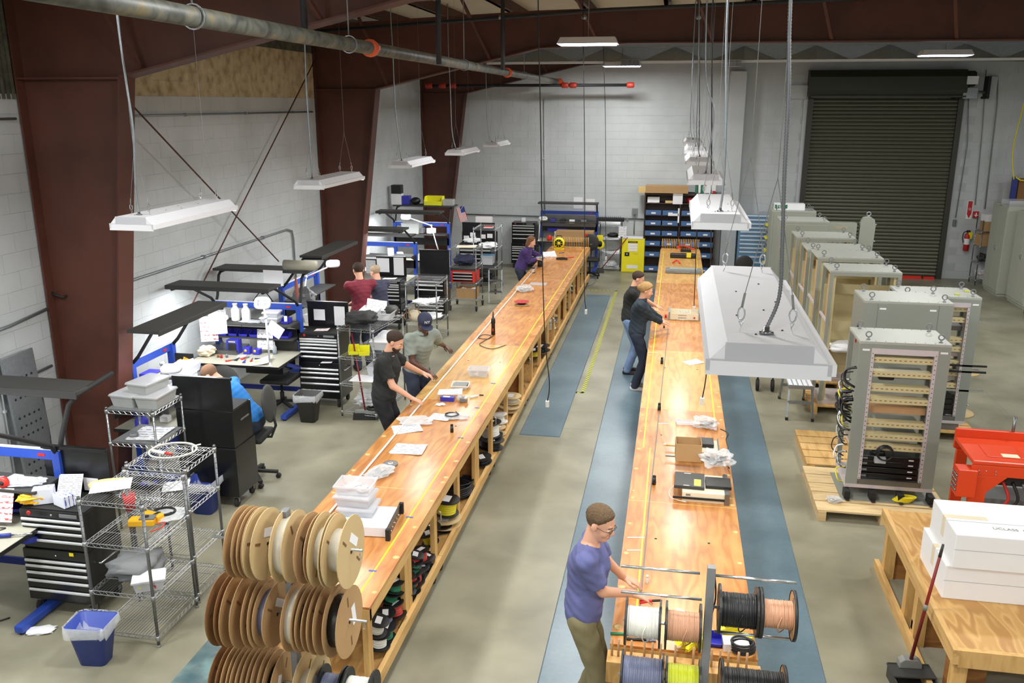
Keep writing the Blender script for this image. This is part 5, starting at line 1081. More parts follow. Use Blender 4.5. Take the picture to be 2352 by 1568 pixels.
# ================= EQUIPMENT RACKS (right row) =================
def pallet(x0, x1, y0, y1, label, h=.12, m='pine_pale', n=6, rz=0):
    t = thing('pallet', label, 'pallet', ((x0+x1)/2, (y0+y1)/2, 0), rz); a, b = (x1-x0)/2, (y1-y0)/2
    for x in (-a+.05, 0, a-.05): MB().box(x-.04, x+.04, -b, b, .0, h-.02).build('stringer', m, t)
    for k in range(n):
        y = -b+2*b*k/n; MB().box(-a, a, y+.01, y+2*b/n-.015, h-.02, h).build('deck_board', m, t)
    return t
def eyebolt(t, x, y, z, r=.028):
    q = MB().tube([(x+r*math.cos(u), y, z+.03+r+r*math.sin(u)) for u in np.linspace(0, 2*PI, 17)[:-1]], .007, 6, True).lathe([(.02, 0), (.02, .008), (.01, .012), (.01, .035)], 10, (x, y, z)); return q.build('eye_bolt', 'grey_plastic', t)
def rack(w, d, h, label, loc, kind='open', z0=.12, rails=8, col='rack_grey', inner='rack_inner', rz=0, shelf_z=None, lab=True):
    """cabinet; front = -y; origin front-left; kind: open front/sides, panel front, frame"""
    t = thing('equipment_rack', label, 'rack', (loc[0], loc[1], z0), rz)
    MB().box(0, w, 0, d, h-.03, h).build('top_panel', 'rack_top', t, .003)
    q = MB()
    for k in range(9): x = .06+(w-.12)*k/8; q.box(x-.005, x+.005, .02, .03, h, h+.003).box(x-.005, x+.005, d-.03, d-.02, h, h+.003)
    q.build('screw', 'grey_plastic', t, kind='stuff')
    for x in (.09, w-.09):
        for y in (.07, d-.07): eyebolt(t, x, y, h)
    pw = .12 if kind == 'open' else .05
    if kind not in ('panel', 'solid'):
        for x in (0, w-pw): MB().box(x, x+pw, 0, .02, .04, h-.03).build('front_post', col, t, .002)
    if kind not in ('panel', 'solid'):
        for x in (0, w-.05): MB().box(x, x+.05, d-.04, d, .04, h-.03).build('rear_post', col, t, .002)
    MB().box(0, w, 0, d, 0, .04).build('base_frame', 'rack_pale', t)
    if kind not in ('panel', 'solid'): MB().box(pw, w-pw, 0, .02, h-.07, h-.03).build('front_header', col, t)
    if kind == 'open':
        MB().box(w-.012, w, .02, d-.04, .04, h-.03).build('side_panel', col, t)
        for x in (pw, w-pw-.03):
            q = MB().box(x, x+.03, .002, .03, .04, h-.07); m = q.build('mounting_rail', 'rack_pale', t)
            q = MB()
            for k in range(30): q.box(x+.011, x+.019, -.001, .002, .06+k*(h-.14)/30, .068+k*(h-.14)/30)
            q.build('hole', 'black_matte', m, kind='stuff')
        MB().box(pw, w-pw, .0, .03, h-.13, h-.07).build('header_rail', 'rack_pale', t)
        MB().box(pw, w-pw, .0, .03, .04, .1).build('sill_rail', 'chrome_dark', t)
        for z in rails if isinstance(rails, (list, tuple)) else np.linspace(.5, h-.2, rails):
            s = MB().box(pw+.03, w-pw-.03, .03, .036, z-.03, z+.03).box(pw+.03, w-pw-.03, .036, .13, z+.026, z+.03).build('crossbar', inner, t)
            q = MB(); n = 12
            for k in range(n): x = pw+.05+(w-2*pw-.1)*k/(n-1); q.box(x-.012, x+.012, .028, .0305, z-.004, z+.004)
            q.build('slot', 'cardboard_dark', s)
    elif kind == 'panel':
        MB().box(.0, w, .0, .012, .04, h-.03).build('front_panel', col, t, .002); MB().box(0, .012, .012, d, .04, h-.03).box(w-.012, w, .012, d, .04, h-.03).build('side_panel', col, t)
        for x in (w*.16, w*.84): MB().box(x-.003, x+.003, -.0015, .0, .04, h-.03).build('panel_joint', 'grey_plastic', t)
    elif kind == 'solid':
        MB().box(0, w, 0, .02, .04, h-.03).box(0, .02, .02, d, .04, h-.03).box(w-.02, w, .02, d, .04, h-.03).build('body', col, t)
        MB().box(.04, w-.04, -.006, 0, .06, h-.07).build('door', col, t, .004)
    else:
        for z in (.05, h*.35, h*.62): MB().box(0, .03, .02, d-.02, z, z+.03).build('side_bar', 'rack_pale', t)
        for z in (h*.3, h*.52, h*.8): MB().box(.06, w-.06, d*.5, d*.5+.01, z, z+.14).build('inner_plate', inner, t)
        MB().box(.04, .046, .06, d*.55, h*.5, h-.1).build('inner_panel', 'wood_flange', t); MB().box(.04, .046, .06, d*.55, h*.1, h*.45).build('inner_panel', 'wood_flange', t)
        MB().box(w-.012, w, .02, d-.04, .04, h-.03).build('side_panel', inner, t)
        MB().box(.04, w-.04, d-.05, d-.04, .3, h-.3).build('back_plate', inner, t)
        for x in (.06, w-.09): MB().box(x, x+.03, .03, .06, .04, h-.05).build('mounting_rail', inner, t)
    if lab and kind in ('open', 'panel'):
        for x in (.03 if kind == 'open' else w*.18, w-.1 if kind == 'open' else w*.74): MB().box(x, x+.07, -.002, .0, h-.1, h-.08).build('name_label', 'white', t)
    return t
# rack 1, nearest
pallet(1.62, 2.95, 8.72, 9.9, 'pale wooden pallet under the nearest grey rack', .12, n=5)
pallet(1.68, 2.98, 9.95, 11.1, 'wooden pallet behind the nearest grey rack', .12, 'lumber_long', 5)
t = thing('mounting_plate', 'grey base plate with black brackets under the nearest rack', 'base', (1.9, 9.02, .12))
MB().box(0, 1.0, 0, .7, 0, .012).build('plate', 'rack_grey', t)
for k, x in enumerate((.06, .32, .6, .9)):
    MB().prism([(0, .012), (.12, .012), (.12, .1), (.0, .1)], x-.03, x+.03, 'X').build('bracket', 'black_matte', t, .004); MB().box(x-.02, x+.02, -.04, .14, .012, .02).build('tie_bar', 'black_matte', t)
r1 = rack(.88, .6, 1.62, 'nearest open grey equipment rack with tan crossbars and cable bundles', (1.945, 9.12), 'open', .23, rails=[1.42, 1.27, 1.11, .98, .72, .58, .46])
for k, z in enumerate((.13, .2, .27, .33)):
    u = MB().box(.15, .73, .04, .5, z-.028, z+.028).build('equipment_unit', 'black_paint', r1, .003); MB().box(.62, .67, .037, .04, z-.006, z+.006).build('unit_label', 'white', u); MB().box(.16, .21, .037, .04, z-.01, z+.01).build('vent', 'grey_plastic', u)
for z in (.65, .52, 1.2): MB().box(.32, .74, .2, .5, z-.02, z+.02).build('equipment_unit', 'rack_grey', r1, .003)
MB().box(.2, .74, .1, .5, .82, .9).build('equipment_unit', 'wood_flange', r1, .003)
q = MB(); rnd = random.Random(4)
for i in range(34):
    z = rnd.choice((1.3, 1.2, 1.0, .95, .9, .8, .5, .3))+rnd.uniform(-.12, .12); y = rnd.uniform(.1, .4); q.k = rnd.choice((0, 0, 0, 0, 1, 2, 3))
    pts = [(rnd.uniform(.0, .05), y, z), (-.04-rnd.random()*.06, y+.06, z-.05), (-.05-rnd.random()*.05, y-.04, z-.14), (.02, y+rnd.uniform(-.1, .1), z-.2)]
    q.tube(smooth_pts(pts, 4), rnd.choice((.007, .01, .013)), 6)
q.build('cable_bundle', ['wire_black', 'yellow', 'chrome', 'white'], r1, kind='stuff')
q = MB()
for i in range(6):
    a = i*.4; q.tube([(.36+.085*math.cos(u+a)*(1-.03*i), -.01-.008*i, .42+.085*math.sin(u+a)*(1-.03*i)) for u in np.linspace(0, 2*PI, 15)[:-1]], .007, 6, True)
q.build('cable_coil', 'wire_black', r1); MB().box(.27, .38, -.02, .03, .3, .36).build('parts_bag', 'clear_bag', r1)
for z in (1.3, .45): MB().box(.24, .4, .1, .2, z-.12, z-.06).build('wire_cluster', 'wire_black', r1, .02)
t = thing('sling', 'coiled bright yellow sling under the nearest rack', 'strap', (2.52, 9.06, .135)); q = MB()
for k in range(4): q.tube([(.09*math.cos(u)+k*.015, .04*math.sin(u), .012+k*.014) for u in np.linspace(0, 2*PI, 13)[:-1]], .011, 6, True)
q.build('webbing', 'yellow', t)
crumple(.16, .12, .06, 'clear_bag', 'clear bag of bolts on the pale pallet', (1.82, 8.95, .12), .3, seed=15, extra=['chrome'])
# rack 2, closed front, and rack 3
pallet(2.15, 3.3, 10.2, 11.15, 'wooden pallet under the closed grey rack', .12, n=5) if False else None
r2 = rack(.97, .62, 1.78, 'closed grey equipment rack with flat front panel and two white labels', (2.22, 10.42), 'panel', .22)
MB().box(-.004, 0, .1, .25, 1.3, 1.45).build('side_window', 'black_matte', r2); MB().box(-.012, -.004, .2, .24, 1.22, 1.26).build('button', 'red', r2)
MB().box(.05, .92, .05, .57, -.1, 0).build('plinth', 'grey_plastic', r2)
pallet(2.75, 3.95, 11.35, 12.2, 'slatted wooden pallet under the rack at the far right', .12, 'lumber_long', 6)
r3 = rack(.95, .62, 1.66, 'open grey rack right of and behind the closed one, with tan rails and black units', (2.85, 11.4), 'open', .22, rails=[1.5, 1.36, 1.1, .98, .8, .66, .5])
for k, z in enumerate((.14, .21, .28, .35)): MB().box(.15, .8, .04, .5, z-.03, z+.03).build('equipment_unit', 'black_paint', r3, .003)
for z, c in ((1.24, 'chrome_dark'), (.9, 'rack_pale'), (.58, 'rack_pale')): MB().box(.3, .8, .1, .5, z-.03, z+.03).build('equipment_unit', c, r3, .003)
for z, c in ((.78, 'black_matte'), (.7, 'black_matte'), (.45, 'chrome')): MB().box(.62, 1.12, .0, .02, z-.012, z+.012).build('slide_rail', c, r3)
MB().box(.05, .9, .05, .57, -.1, 0).build('plinth', 'grey_plastic', r3)
for z in (.25, .7, 1.35): MB().lathe([(.008, 0), (.008, .03)], 8, (.955, .02, z), 'X').build('hinge', 'chrome', r3)
for i, (x, y) in enumerate(((3.55, 11.55), (3.72, 11.75))): tag(MB().box(-.03, .03, -.02, .02, 0, .012).build('sticky_note', 'wire_lime', loc=(x, y, 1.882)), 'yellow tag on top of the rack, %s' % ('left one' if i == 0 else 'right one by the corner'), 'tag')
# the row of open frames behind
FR = [(2.12, 12.2, .92, .62, 1.9, 'frame', 'first open grey rack frame behind the closed rack'), (2.12, 13.3, .92, .72, 1.9, 'frame', 'second open grey rack frame of the far row'), (2.1, 14.25, .92, .72, 1.86, 'frame', 'third open grey rack frame of the far row'),
      (2.07, 15.3, .95, .75, 1.9, 'frame', 'fourth open grey rack frame of the far row'), (2.06, 17.6, .9, .75, 1.9, 'solid', 'tall closed putty grey cabinet beyond the open frames'), (2.06, 19.3, .9, .6, 1.9, 'solid', 'farthest closed grey cabinet before the roll-up door')]
for i, (x, y, w_, d_, h_, kd, lb) in enumerate(FR):
    r = rack(w_, d_, h_, lb, (x, y), kd, .12 if kd == 'frame' else .1, col='rack_green')
    if kd == 'frame': pallet(x-.1, x+1.05, y-.1, y+d_+.05, 'wooden pallet under the %s open rack frame' % ('first', 'second', 'third', 'fourth')[i], .12, 'lumber_long', 5)
    else: MB().box(.03, w_-.03, .03, d_-.03, -.1, 0).build('plinth', 'grey_plastic', r)
for i, (x, y, z, lb) in enumerate(((2.35, 12.25, .9, 'white'), )): crumple(.7, .3, .16, 'white', 'white foam wrap lying in the first open rack frame', (2.55, 12.3, .86), .1, seed=2, cat='foam', name='foam_wrap', rough=.2)
t = thing('sign_box', 'white box with green lettering on top of the farthest cabinet', 'box', (2.12, 19.45, 2.0)); MB().box(0, .62, 0, .25, 0, .13).build('box_body', 'white', t, .004)
MB().box(.0, .26, -.002, 0, .03, .11).build('green_panel', 'wire_green', t); text('FEIT', .1, (.13, -.004, .07), (PI/2, 0, 0), 'white', t)
t = thing('control_cabinet', 'low grey control panel with yellowish lettering before the roll-up door', 'panel', (3.12, 19.2, 0)); MB().box(0, .66, 0, .25, .0, 1.78).build('body', 'rack_green', t, .006)
text('STACKED', .06, (.33, -.004, 1.68), (PI/2, 0, 0), 'manila', t, name='lettering')
for k in range(5): MB().box(.08+k*.1, .13+k*.1, -.01, 0, 1.36, 1.4).build('button', 'grey_plastic', t)
t = thing('lever_unit', 'rounded green grey steel plate with ring on top, before the roll-up door', 'machine', (3.82, 19.25, 0), 0); 
MB().prism([(0, 0), (.28, 0), (.34, 1.72), (.31, 1.86), (.2, 1.93), (.08, 1.9), (.03, 1.78)], 0, .12, 'Y').build('plate', 'rack_green', t, .01)
MB().tube([(.19+.04*math.cos(u), .06, 1.97+.04*math.sin(u)) for u in np.linspace(0, 2*PI, 13)[:-1]], .012, 6, True).build('ring', 'chrome', t)
for z in (1.75, 1.4, 1.1): MB().lathe([(.02, 0), (.02, .04)], 8, (.33, .06, z), 'X').build('bolt', 'chrome', t)
carton(.35, .3, .25, 'small cardboard box left of the row of open rack frames', (1.85, 15.9, .0), 0, 'cardboard', True, flaps=[('b', .4)])
t = thing('wire_drum', 'wooden drum of black cable standing on end beyond the far right rack', 'reel', (4.02, 12.5, 0)); MB().lathe([(.0, 0), (.24, 0), (.24, .02), (.0, .02)], 24).build('flange', 'cardboard_pale', t); MB().lathe([(.0, .6), (.24, .6), (.24, .62), (.0, .62)], 24).build('flange', 'cardboard_pale', t); MB().lathe([(.12, .02)]+[(.12+.004*(k % 2), .02+.58*k/30) for k in range(31)]+[(.12, .6)], 18).build('winding', 'wire_black', t)
t = thing('slide_rails', 'pair of chrome slide rails resting on the wooden drum', 'rail', (3.95, 12.45, .62)); MB().box(-.25, .3, 0, .012, .0, .03).box(-.25, .3, .04, .052, 0, .03).build('rail', 'chrome', t)
# step stool
t = thing('step_stool', 'small aluminium step stool with slotted top beside the racks', 'stool', (1.66, 11.85, 0)); w_, h_ = .34, .48
MB().box(0, w_, 0, .75, h_-.03, h_-.022).build('tread_tray', 'galvanized', t)
for k in range(5): MB().box(.01+k*.066, .055+k*.066, .01, .74, h_-.022, h_).build('tread_slat', 'white_enamel', t)
MB().box(0, w_, -.008, 0, h_-.05, h_).build('front_lip', 'galvanized', t)
for s in (0, 1):
    for x in (.01, w_-.03):
        y0 = -.08 if s == 0 else .83; y1 = .05 if s == 0 else .7
        l = MB().bar((x+.01+(-.02 if x < .1 else .02), y0, .01), (x+.01, y1, h_-.03), .025, .03).build('leg', 'galvanized', t); MB().cbox((x+.01+(-.02 if x < .1 else .02), y0, .02), (.035, .04, .04)).build('foot', 'rubber', l)
    y = -.02 if s == 0 else .77
    MB().box(0, w_, y-.01, y+.01, .22, .26).build('crossbar', 'galvanized', t)
t = thing('hand_cart', 'small grey cart with black wheels half hidden behind the step stool', 'cart', (1.45, 13.1, 0)); MB().box(-.12, .2, -.1, .2, .22, .3).build('deck', 'grey_mid', t)
for x in (-.08, .14): MB().lathe([(.03, -.02), (.09, -.02), (.09, .02), (.03, .02)], 16, (x, -.08, .09), 'X').box(x-.01, x+.01, -.1, -.06, .09, .25).build('wheel', 'rubber', t)
MB().tube([(0, .15, .25), (0, .25, .9)], .015, 8).build('handle', 'grey_mid', t)

# ================= RIGHT SIDE =================
# wooden table
t = thing('wooden_table', 'low plywood and lumber table at the lower right with white boxes on it', 'table', (2.04, 5.62, 0)); W_, D_, H_ = 2.3, 2.1, .64
MB().box(0, W_, .0, D_, H_-.02, H_).build('tabletop', 'plywood_raw', t, .002)
MB().box(-.04, 0, -.04, D_+.04, H_-.11, H_-.0).build('apron_board', 'lumber_long', t); MB().box(0, W_, -.04, 0, H_-.13, H_+.0).build('apron_board', 'lumber', t); MB().box(0, W_, D_, D_+.04, H_-.1, H_-.02).build('apron_board', 'lumber', t)
for y in (.02, .95, 1.25, D_-.1): MB().box(.0, .09, y, y+.09, 0, H_-.11).build('leg', 'lumber', t)
for y in (.35, .95, D_-.1): MB().box(.09, .35, y+.02, y+.1, 0, H_-.11).build('leg', 'plywood_dark', t)
MB().box(-.04, 0, .2, D_+.1, .0, .09).build('floor_rail', 'lumber_long', t); MB().box(-.04, .0, -.7, .2, .0, .09).build('floor_rail', 'lumber_long', t)
for x in (1.2, W_-.1): MB().box(x, x+.09, .02, .11, 0, H_-.11).build('leg', 'lumber', t)
MB().box(0, W_, 1.0, 1.05, .12, .2).build('stretcher', 'lumber', t)
# boxes
def big_box(x, y, z, w_, d_, h_, label, rz=0):
    t = thing('white_carton', label, 'box', (x, y, z), rz)
    MB().box(0, w_, 0, d_, 0, h_).build('box_body', 'white', t, .006)
    MB().box(-.002, w_, -.002, .0, h_*.55, h_*.556).build('seam', 'grey_mid', t); MB().box(-.0022, -.0002, d_*.45, d_*.55, h_*.4, h_).box(-.0002, .3, d_*.45, d_*.55, h_, h_+.0015).build('tape', 'cream', t)
    MB().box(0, w_, d_*.38, d_*.385, h_, h_+.001).build('flap_gap', 'grey_mid', t)
    return t
bb = big_box(2.1, 6.25, .64, 1.2, .62, .27, 'lower long white cardboard box on the wooden table'); bt = big_box(2.13, 6.22, .912, 1.2, .6, .27, 'upper long white cardboard box with faint handwriting on the wooden table')
text('UCLASS  CSBC  ASSY', .05, (.52, .14, .2716), (0, 0, -.04), 'grey_mid', bt, .0003, 'handwriting'); text('Thrusters', .045, (.75, .09, .2716), (0, 0, -.04), 'grey_mid', bt, .0003, 'handwriting')
# dustpan
t = thing('lobby_dustpan', 'black dustpan with long dark red handle standing at the lower right', 'dustpan', (1.93, 5.9, 0), .1)
q = MB(); q.box(-.15, .15, -.02, .26, .0, .006).box(-.15, -.144, -.02, .26, 0, .1).box(.144, .15, -.02, .26, 0, .1).box(-.15, .15, .254, .26, 0, .12); q.build('pan', 'charcoal', t, .003)
MB().box(-.155, .155, .1, .265, .1, .112).build('hood', 'charcoal', t); MB().prism([(-.085, .112), (.085, .112), (.08, .16), (.05, .185), (-.05, .185), (-.08, .16)], .2, .27, 'Y').build('hinge_cover', 'grey_mid', t, .006)
a_ = Vector((.0, .22, .17)); b_ = Vector((.06, .1, 1.2)); MB().tube([a_, a_.lerp(b_, .92)], [.014, .011], 10).build('handle', 'handle_red', t); MB().tube([a_.lerp(b_, .9), b_], [.0125, .009], 10).build('grip', 'charcoal', t); MB().tube([a_.lerp(b_, .45), a_.lerp(b_, .5)], .0155, 10).build('handle_label', 'grey_mid', t)
t = waste_bin(.36, .28, .36, 'blue_trash', 'blue plastic bin with liner at the bottom right edge', (2.32, 5.25, 0), 0)
# orange machine
t = thing('orange_machine', 'bright orange steel machine with cables at the right edge of the photo', 'machine', (2.74, 7.86, 0), -.03)
MB().box(0, 1.6, 0, .62, 1.08, 1.12).build('top_plate', 'orange_machine', t, .01); MB().prism([(0, .98), (1.6, .98), (1.6, 1.08), (0, 1.08)], -.0, .03, 'Y').build('front_rail', 'orange_machine', t, .004)
MB().box(0, 1.6, .6, .64, 1.0, 1.2).build('rear_flange', 'orange_machine', t, .006); MB().box(.15, .45, .12, .42, 1.12, 1.126).build('cover_plate', 'orange_machine', t, .002); MB().box(.28, .42, .12, .2, 1.126, 1.13).build('name_label', 'cream', t)
MB().box(.62, .95, .15, .5, 1.12, 1.126).build('cover_plate', 'orange_machine', t, .002)
MB().box(-.12, .04, -.05, .1, .78, 1.04).build('connector_box', 'orange_machine', t, .006)
q = MB()
for i in range(4):
    for k in range(4): q.lathe([(.012, -.012), (.012, .004)], 8, (-.122, -.03+.035*k, .84+.045*i), 'X')
q.build('connector', 'chrome_dark', t)
MB().prism([(.0, .98), (.3, .98), (.14, .82), (.14, .55), (.0, .55)], 0, .04, 'Y').build('gusset', 'orange_machine', t, .003)
for x, y in ((.02, .02), (1.5, .02), (.02, .56), (1.5, .56)): MB().box(x, x+.1, y, y+.05, 0, 1.0).build('leg', 'orange_machine', t, .004)
q = MB()
for i in range(6): q.k = i % 3; x = .3+i*.08; q.tube(smooth_pts([(x, .1, .9), (x+.05, .05, .75), (x-.03, .08, .6), (x+.02, .2, .35)], 5), .014, 6)
q.build('cable_set', ['red', 'wire_black', 'chrome_dark'], t, kind='stuff'); MB().box(.2, 1.5, .25, .6, .6, .66).build('lower_shelf', 'grey_mid', t); MB().box(.25, .6, .1, .5, .86, .98).build('inner_unit', 'black_matte', t, .01)
for x, y in ((.5, .62), (1.2, .62)): MB().lathe([(.015, 1.12), (.015, 1.35)], 8, (x, y, 0)).build('pin', 'chrome_dark', t)
q = MB()
for x, z in ((.06, 1.03), (.12, 1.03), (.2, 1.03), (.06, 1.0), (.2, 1.0)): q.lathe([(.0, -.006), (.007, -.004), (.007, 0)], 8, (x, 0, z), 'Y')
q.build('bolt', 'chrome', t)
# storage cabinets
def locker(x, y, w_, d_, h_, label, rz=0):
    """doors face -X"""
    t = thing('storage_cabinet', label, 'cabinet', (x, y, 0), rz)
    MB().box(0, w_, 0, d_, .06, h_).box(.02, w_, .02, d_-.02, 0, .06).build('body', 'cabinet_putty', t, .006)
    for a, b in ((.015, d_/2-.003), (d_/2+.003, d_-.015)):
        dd = MB().box(-.012, 0, a, b, .12, h_-.04).build('door', 'cabinet_putty', t, .003)
    MB().box(-.03, -.012, d_/2-.07, d_/2-.03, 1.0, 1.1).box(-.05, -.03, d_/2-.06, d_/2-.04, 1.03, 1.09).build('handle', 'chrome', t)
    MB().box(-.013, -.006, d_/2-.05, d_/2+.05, h_-.035, h_-.02).build('catch', 'chrome', t)
    return t
locker(7.22, 20.85, .5, .95, 2.02, 'tall putty grey storage cabinet with chrome handle, left of the two')
locker(7.32, 19.55, .5, 1.0, 1.98, 'tall putty grey storage cabinet nearer the camera at the right edge')
t = wire_rack(.4, .45, 1.55, [.15, .55, .95, 1.3], 'wire shelving with boxes between the fire extinguisher and the grey cabinets', (7.12, 22.0, 0))
carton(.34, .32, .26, 'cardboard box with raised flaps on the wire shelving by the fire extinguisher', (7.28, 22.2, .955), .2, 'cardboard', True, flaps=[('f', -.5), ('r', .4)])
carton(.32, .3, .22, 'closed brown box on the top shelf by the fire extinguisher', (7.32, 22.2, 1.305), 0, 'cardboard', False)
carton(.28, .26, .16, 'white box on top of the brown box by the fire extinguisher', (7.3, 22.2, 1.53), .1, 'white', False, tape=False)
crumple(.28, .3, .2, 'charcoal', 'dark bag on the middle shelf by the fire extinguisher', (7.3, 22.2, .56), 0, seed=7); crumple(.28, .3, .24, 'clear_bag', 'white and red bagged item on the low shelf by the fire extinguisher', (7.3, 22.2, .155), 0, seed=17, extra=['red', 'white'])
t = thing('storage_tote', 'clear flat tote on top of the grey storage cabinet', 'tub', (7.45, 21.2, 2.02)); MB().box(-.2, .25, -.25, .25, 0, .11, .01).build('tote_body', 'clear_plastic', t)
t = thing('blue_carton', 'blue and white box on top of the cabinet at the right edge', 'box', (7.6, 20.0, 1.98), .1); MB().box(-.2, .2, -.15, .15, 0, .2).build('box_body', 'grey_plastic', t, .004); MB().box(-.22, .15, -.16, .1, .2, .32).build('box_lid', 'blue_frame', t, .003); MB().box(-.3, .05, -.2, .2, .2, .206).build('flap', 'manila', t)
t = wire_rack(.5, .9, 1.5, [.12, .5, .9], 'wire rack cut off at the right photo edge before the cabinets', (7.2, 18.2, 0)); crumple(.3, .3, .3, 'white', 'white bag with black lid on the wire rack at the right edge', (7.35, 18.5, .505), 0, seed=27)
MB().box(0, .5, 0, .9, .125, .15).build('wood_liner', 'wood_flange', t)
t = thing('rack_upright', 'tall blue steel upright beside a netted pallet rack at the right edge', 'rack', (7.75, 22.3, 0)); MB().box(-.04, .06, -.05, .05, 0, 2.55).build('upright', 'blue_dark', t); MB().box(.1, 1.2, -.02, .3, 1.9, 2.5).build('netted_load', 'cardboard_dark', t); MB().tube([(0, -.06, 2.55), (.1, -.08, 2.48), (.6, -.08, 2.45)], .02, 6).build('yellow_strap', 'yellow', t)
MB().box(.1, 1.2, -.05, .05, 0, 1.9).build('load_frame', 'blue_dark', t)
cable(smooth_pts([(7.7, 22.2, 2.5), (7.62, 22.3, 3.2), (7.72, 22.3, 4.3), (7.76, 22.3, 5.05)]), .014, 'bright yellow hose hanging down the wall at the upper right', 'yellow', 'yellow_hose', 'hose')
# fire sign, extinguisher, switch
t = thing('fire_extinguisher', 'red fire extinguisher with yellow tag hanging on the far wall', 'extinguisher', (7.06, WY-.1, .72))
MB().lathe([(.05, 0), (.065, .01), (.065, .36), (.05, .41), (.02, .43), (.02, .47)], 16).build('cylinder', 'red', t); MB().lathe([(.0655, .16), (.0655, .3)], 16, cap=False).build('paper_label', 'white', t); MB().box(-.03, .05, -.02, .02, .45, .5).build('valve', 'black_matte', t)
MB().tube(smooth_pts([(-.02, 0, .48), (-.1, -.02, .44), (-.11, -.02, .3), (-.08, -.02, .2)]), .01, 6).build('hose', 'black_matte', t); MB().box(-.0, .09, -.05, -.045, .3, .46).build('tag', 'yellow', t)
t = thing('fire_sign', 'tall red and white fire extinguisher arrow sign on the far wall', 'sign', P(2227, 482, Y=WY-.012)); MB().box(-.065, .065, 0, .008, -.22, .22).build('panel', 'white', t)
MB().prism([(-.05, .21), (-.05, -.1), (0, -.2), (.05, -.1), (.05, .21)], -.002, 0, 'Y').build('arrow', 'red', t)
text('FIRE\nEXT', .035, (0, -.004, .02), (PI/2, PI/2, 0), 'white', t)
t = thing('alarm_box', 'small red pull box beside the fire sign', 'alarm', P(2241, 493, Y=WY-.03)); MB().box(-.06, .06, -.03, .03, -.08, .08).build('box', 'red', t, .004); MB().box(-.04, .04, -.034, -.03, -.02, .0).box(-.01, .01, -.036, -.03, -.05, .05).build('lever', 'white', t)
t = thing('door_switch', 'small dark switch box right of the roll-up door', 'switch', P(2193, 512, Y=WY-.03)); MB().box(-.04, .04, -.03, .03, -.08, .08).build('box', 'grey_plastic', t, .004)
for k in range(3): MB().lathe([(.0, -.006), (.012, -.004), (.012, 0)], 8, (0, -.03, -.045+.045*k), 'Y').build('button', 'black_matte', t)

# ================= FAR WALL FURNITURE =================
t = thing('brown_bookcase', 'tall dark brown open shelving unit with rows of blue grey bins', 'shelving', (-.74, 22.35, 0)); W_, D_, H_ = 1.78, .4, 2.03
for x in (0, W_*.5-.015, W_-.03): MB().box(x, x+.03, 0, D_, 0, H_).build('side_panel', 'shelf_brown', t)
MB().box(0, W_, D_-.01, D_, 0, H_).build('back_panel', 'shelf_brown', t)
bz = [.05, .42, .7, .96, 1.22, 1.48, 1.78]
for z in [.04]+bz[1:]+[H_-.03]: MB().box(.0, W_, .0, D_, z-.02, z).build('shelf', 'shelf_brown', t)
w0 = {.05: 'bottom shelf', .42: 'second shelf', .7: 'third shelf', .96: 'fourth shelf', 1.22: 'fifth shelf', 1.48: 'sixth shelf'}
cb = None
for zi, z in enumerate(bz[:6]):
    for col_ in range(2):
        for k in range(2 if zi < 5 else 2):
            if zi == 5 and col_ == 1 and k == 1: continue
            x = -.74+.04+col_*.89+k*.42; lab = '%s blue grey bin on the %s of the brown unit' % (('leftmost', 'second', 'third', 'rightmost')[col_*2+k], w0[z])
            if cb is None:
                cb = thing('shelf_bin', lab, 'bin', (x, 22.33, z), 0, 'blue grey bins on the brown shelving'); MB().box(0, .39, 0, .3, 0, .1).box(0, .39, .0, .01, .1, .12).build('bin_body', 'bin_blue_grey', cb, .004); MB().box(.14, .25, -.003, 0, .03, .07).build('bin_label', 'paper', cb)
            else: dup(cb, (x, 22.33, z), 0, lab)
carton(1.05, .4, .17, 'long flat tan box on top of the brown shelving', (-.2, 22.5, H_), 0, 'cardboard', False, tape=False)
carton(.34, .2, .14, 'orange yellow box poking out at the upper left of the brown shelving', (-.74, 22.62, H_-.02), 0, 'manila', False, tape=False)
for i in range(3): t = thing('tall_box', ('green tall box', 'green and white tall box', 'narrow green box')[i]+' on top of the brown shelving', 'box', (.5+i*.07, 22.5, H_)); MB().box(0, .06, 0, .2, 0, .26).build('box_body', ('wire_green', 'white', 'wire_green')[i], t)
t = thing('white_red_box', 'white box with red corners on the top right of the brown shelving', 'box', (.72, 22.5, H_)); MB().box(0, .28, 0, .2, 0, .26).build('box_body', 'white', t, .003); MB().box(.2, .282, -.003, 0, 0, .06).box(0, .05, -.003, 0, .18, .26).build('print_block', 'red', t)
t = sheets(.3, .22, 2, 'print_text', 'white papers stacked on the upper left shelf of the brown unit', (-.52, 22.5, 1.78)); MB().box(-.15, .15, -.1, .1, .004, .14).build('paper_ream', 'paper', t, .004)
carton(.25, .2, .05, 'small orange box on the upper shelf of the brown unit', (-.1, 22.5, 1.78), 0, 'manila', False, tape=False, name='small_box')
tag(MB().box(-.12, .12, 0, .01, 0, .32).build('notice', 'print_text', loc=(.08, 22.34, 1.76)), 'white notice hanging in front of the brown shelving', 'notice')
t = thing('white_bracket', 'white T shaped shelf sign in the middle of the brown unit', 'sign', (.1, 22.3, 1.5)); MB().box(-.24, .02, 0, .02, -.03, .03).box(0, .04, 0, .04, -.2, .16).build('bracket_body', 'white', t)
t = thing('red_white_tub', 'red and white tub on the upper right shelf of the brown unit', 'tub', (.38, 22.5, 1.78)); MB().lathe([(.07, 0), (.075, .12), (.06, .13)], 14).build('tub_body', 'red', t); MB().box(.08, .3, -.08, .1, 0, .12).build('paper_block', 'white', t)
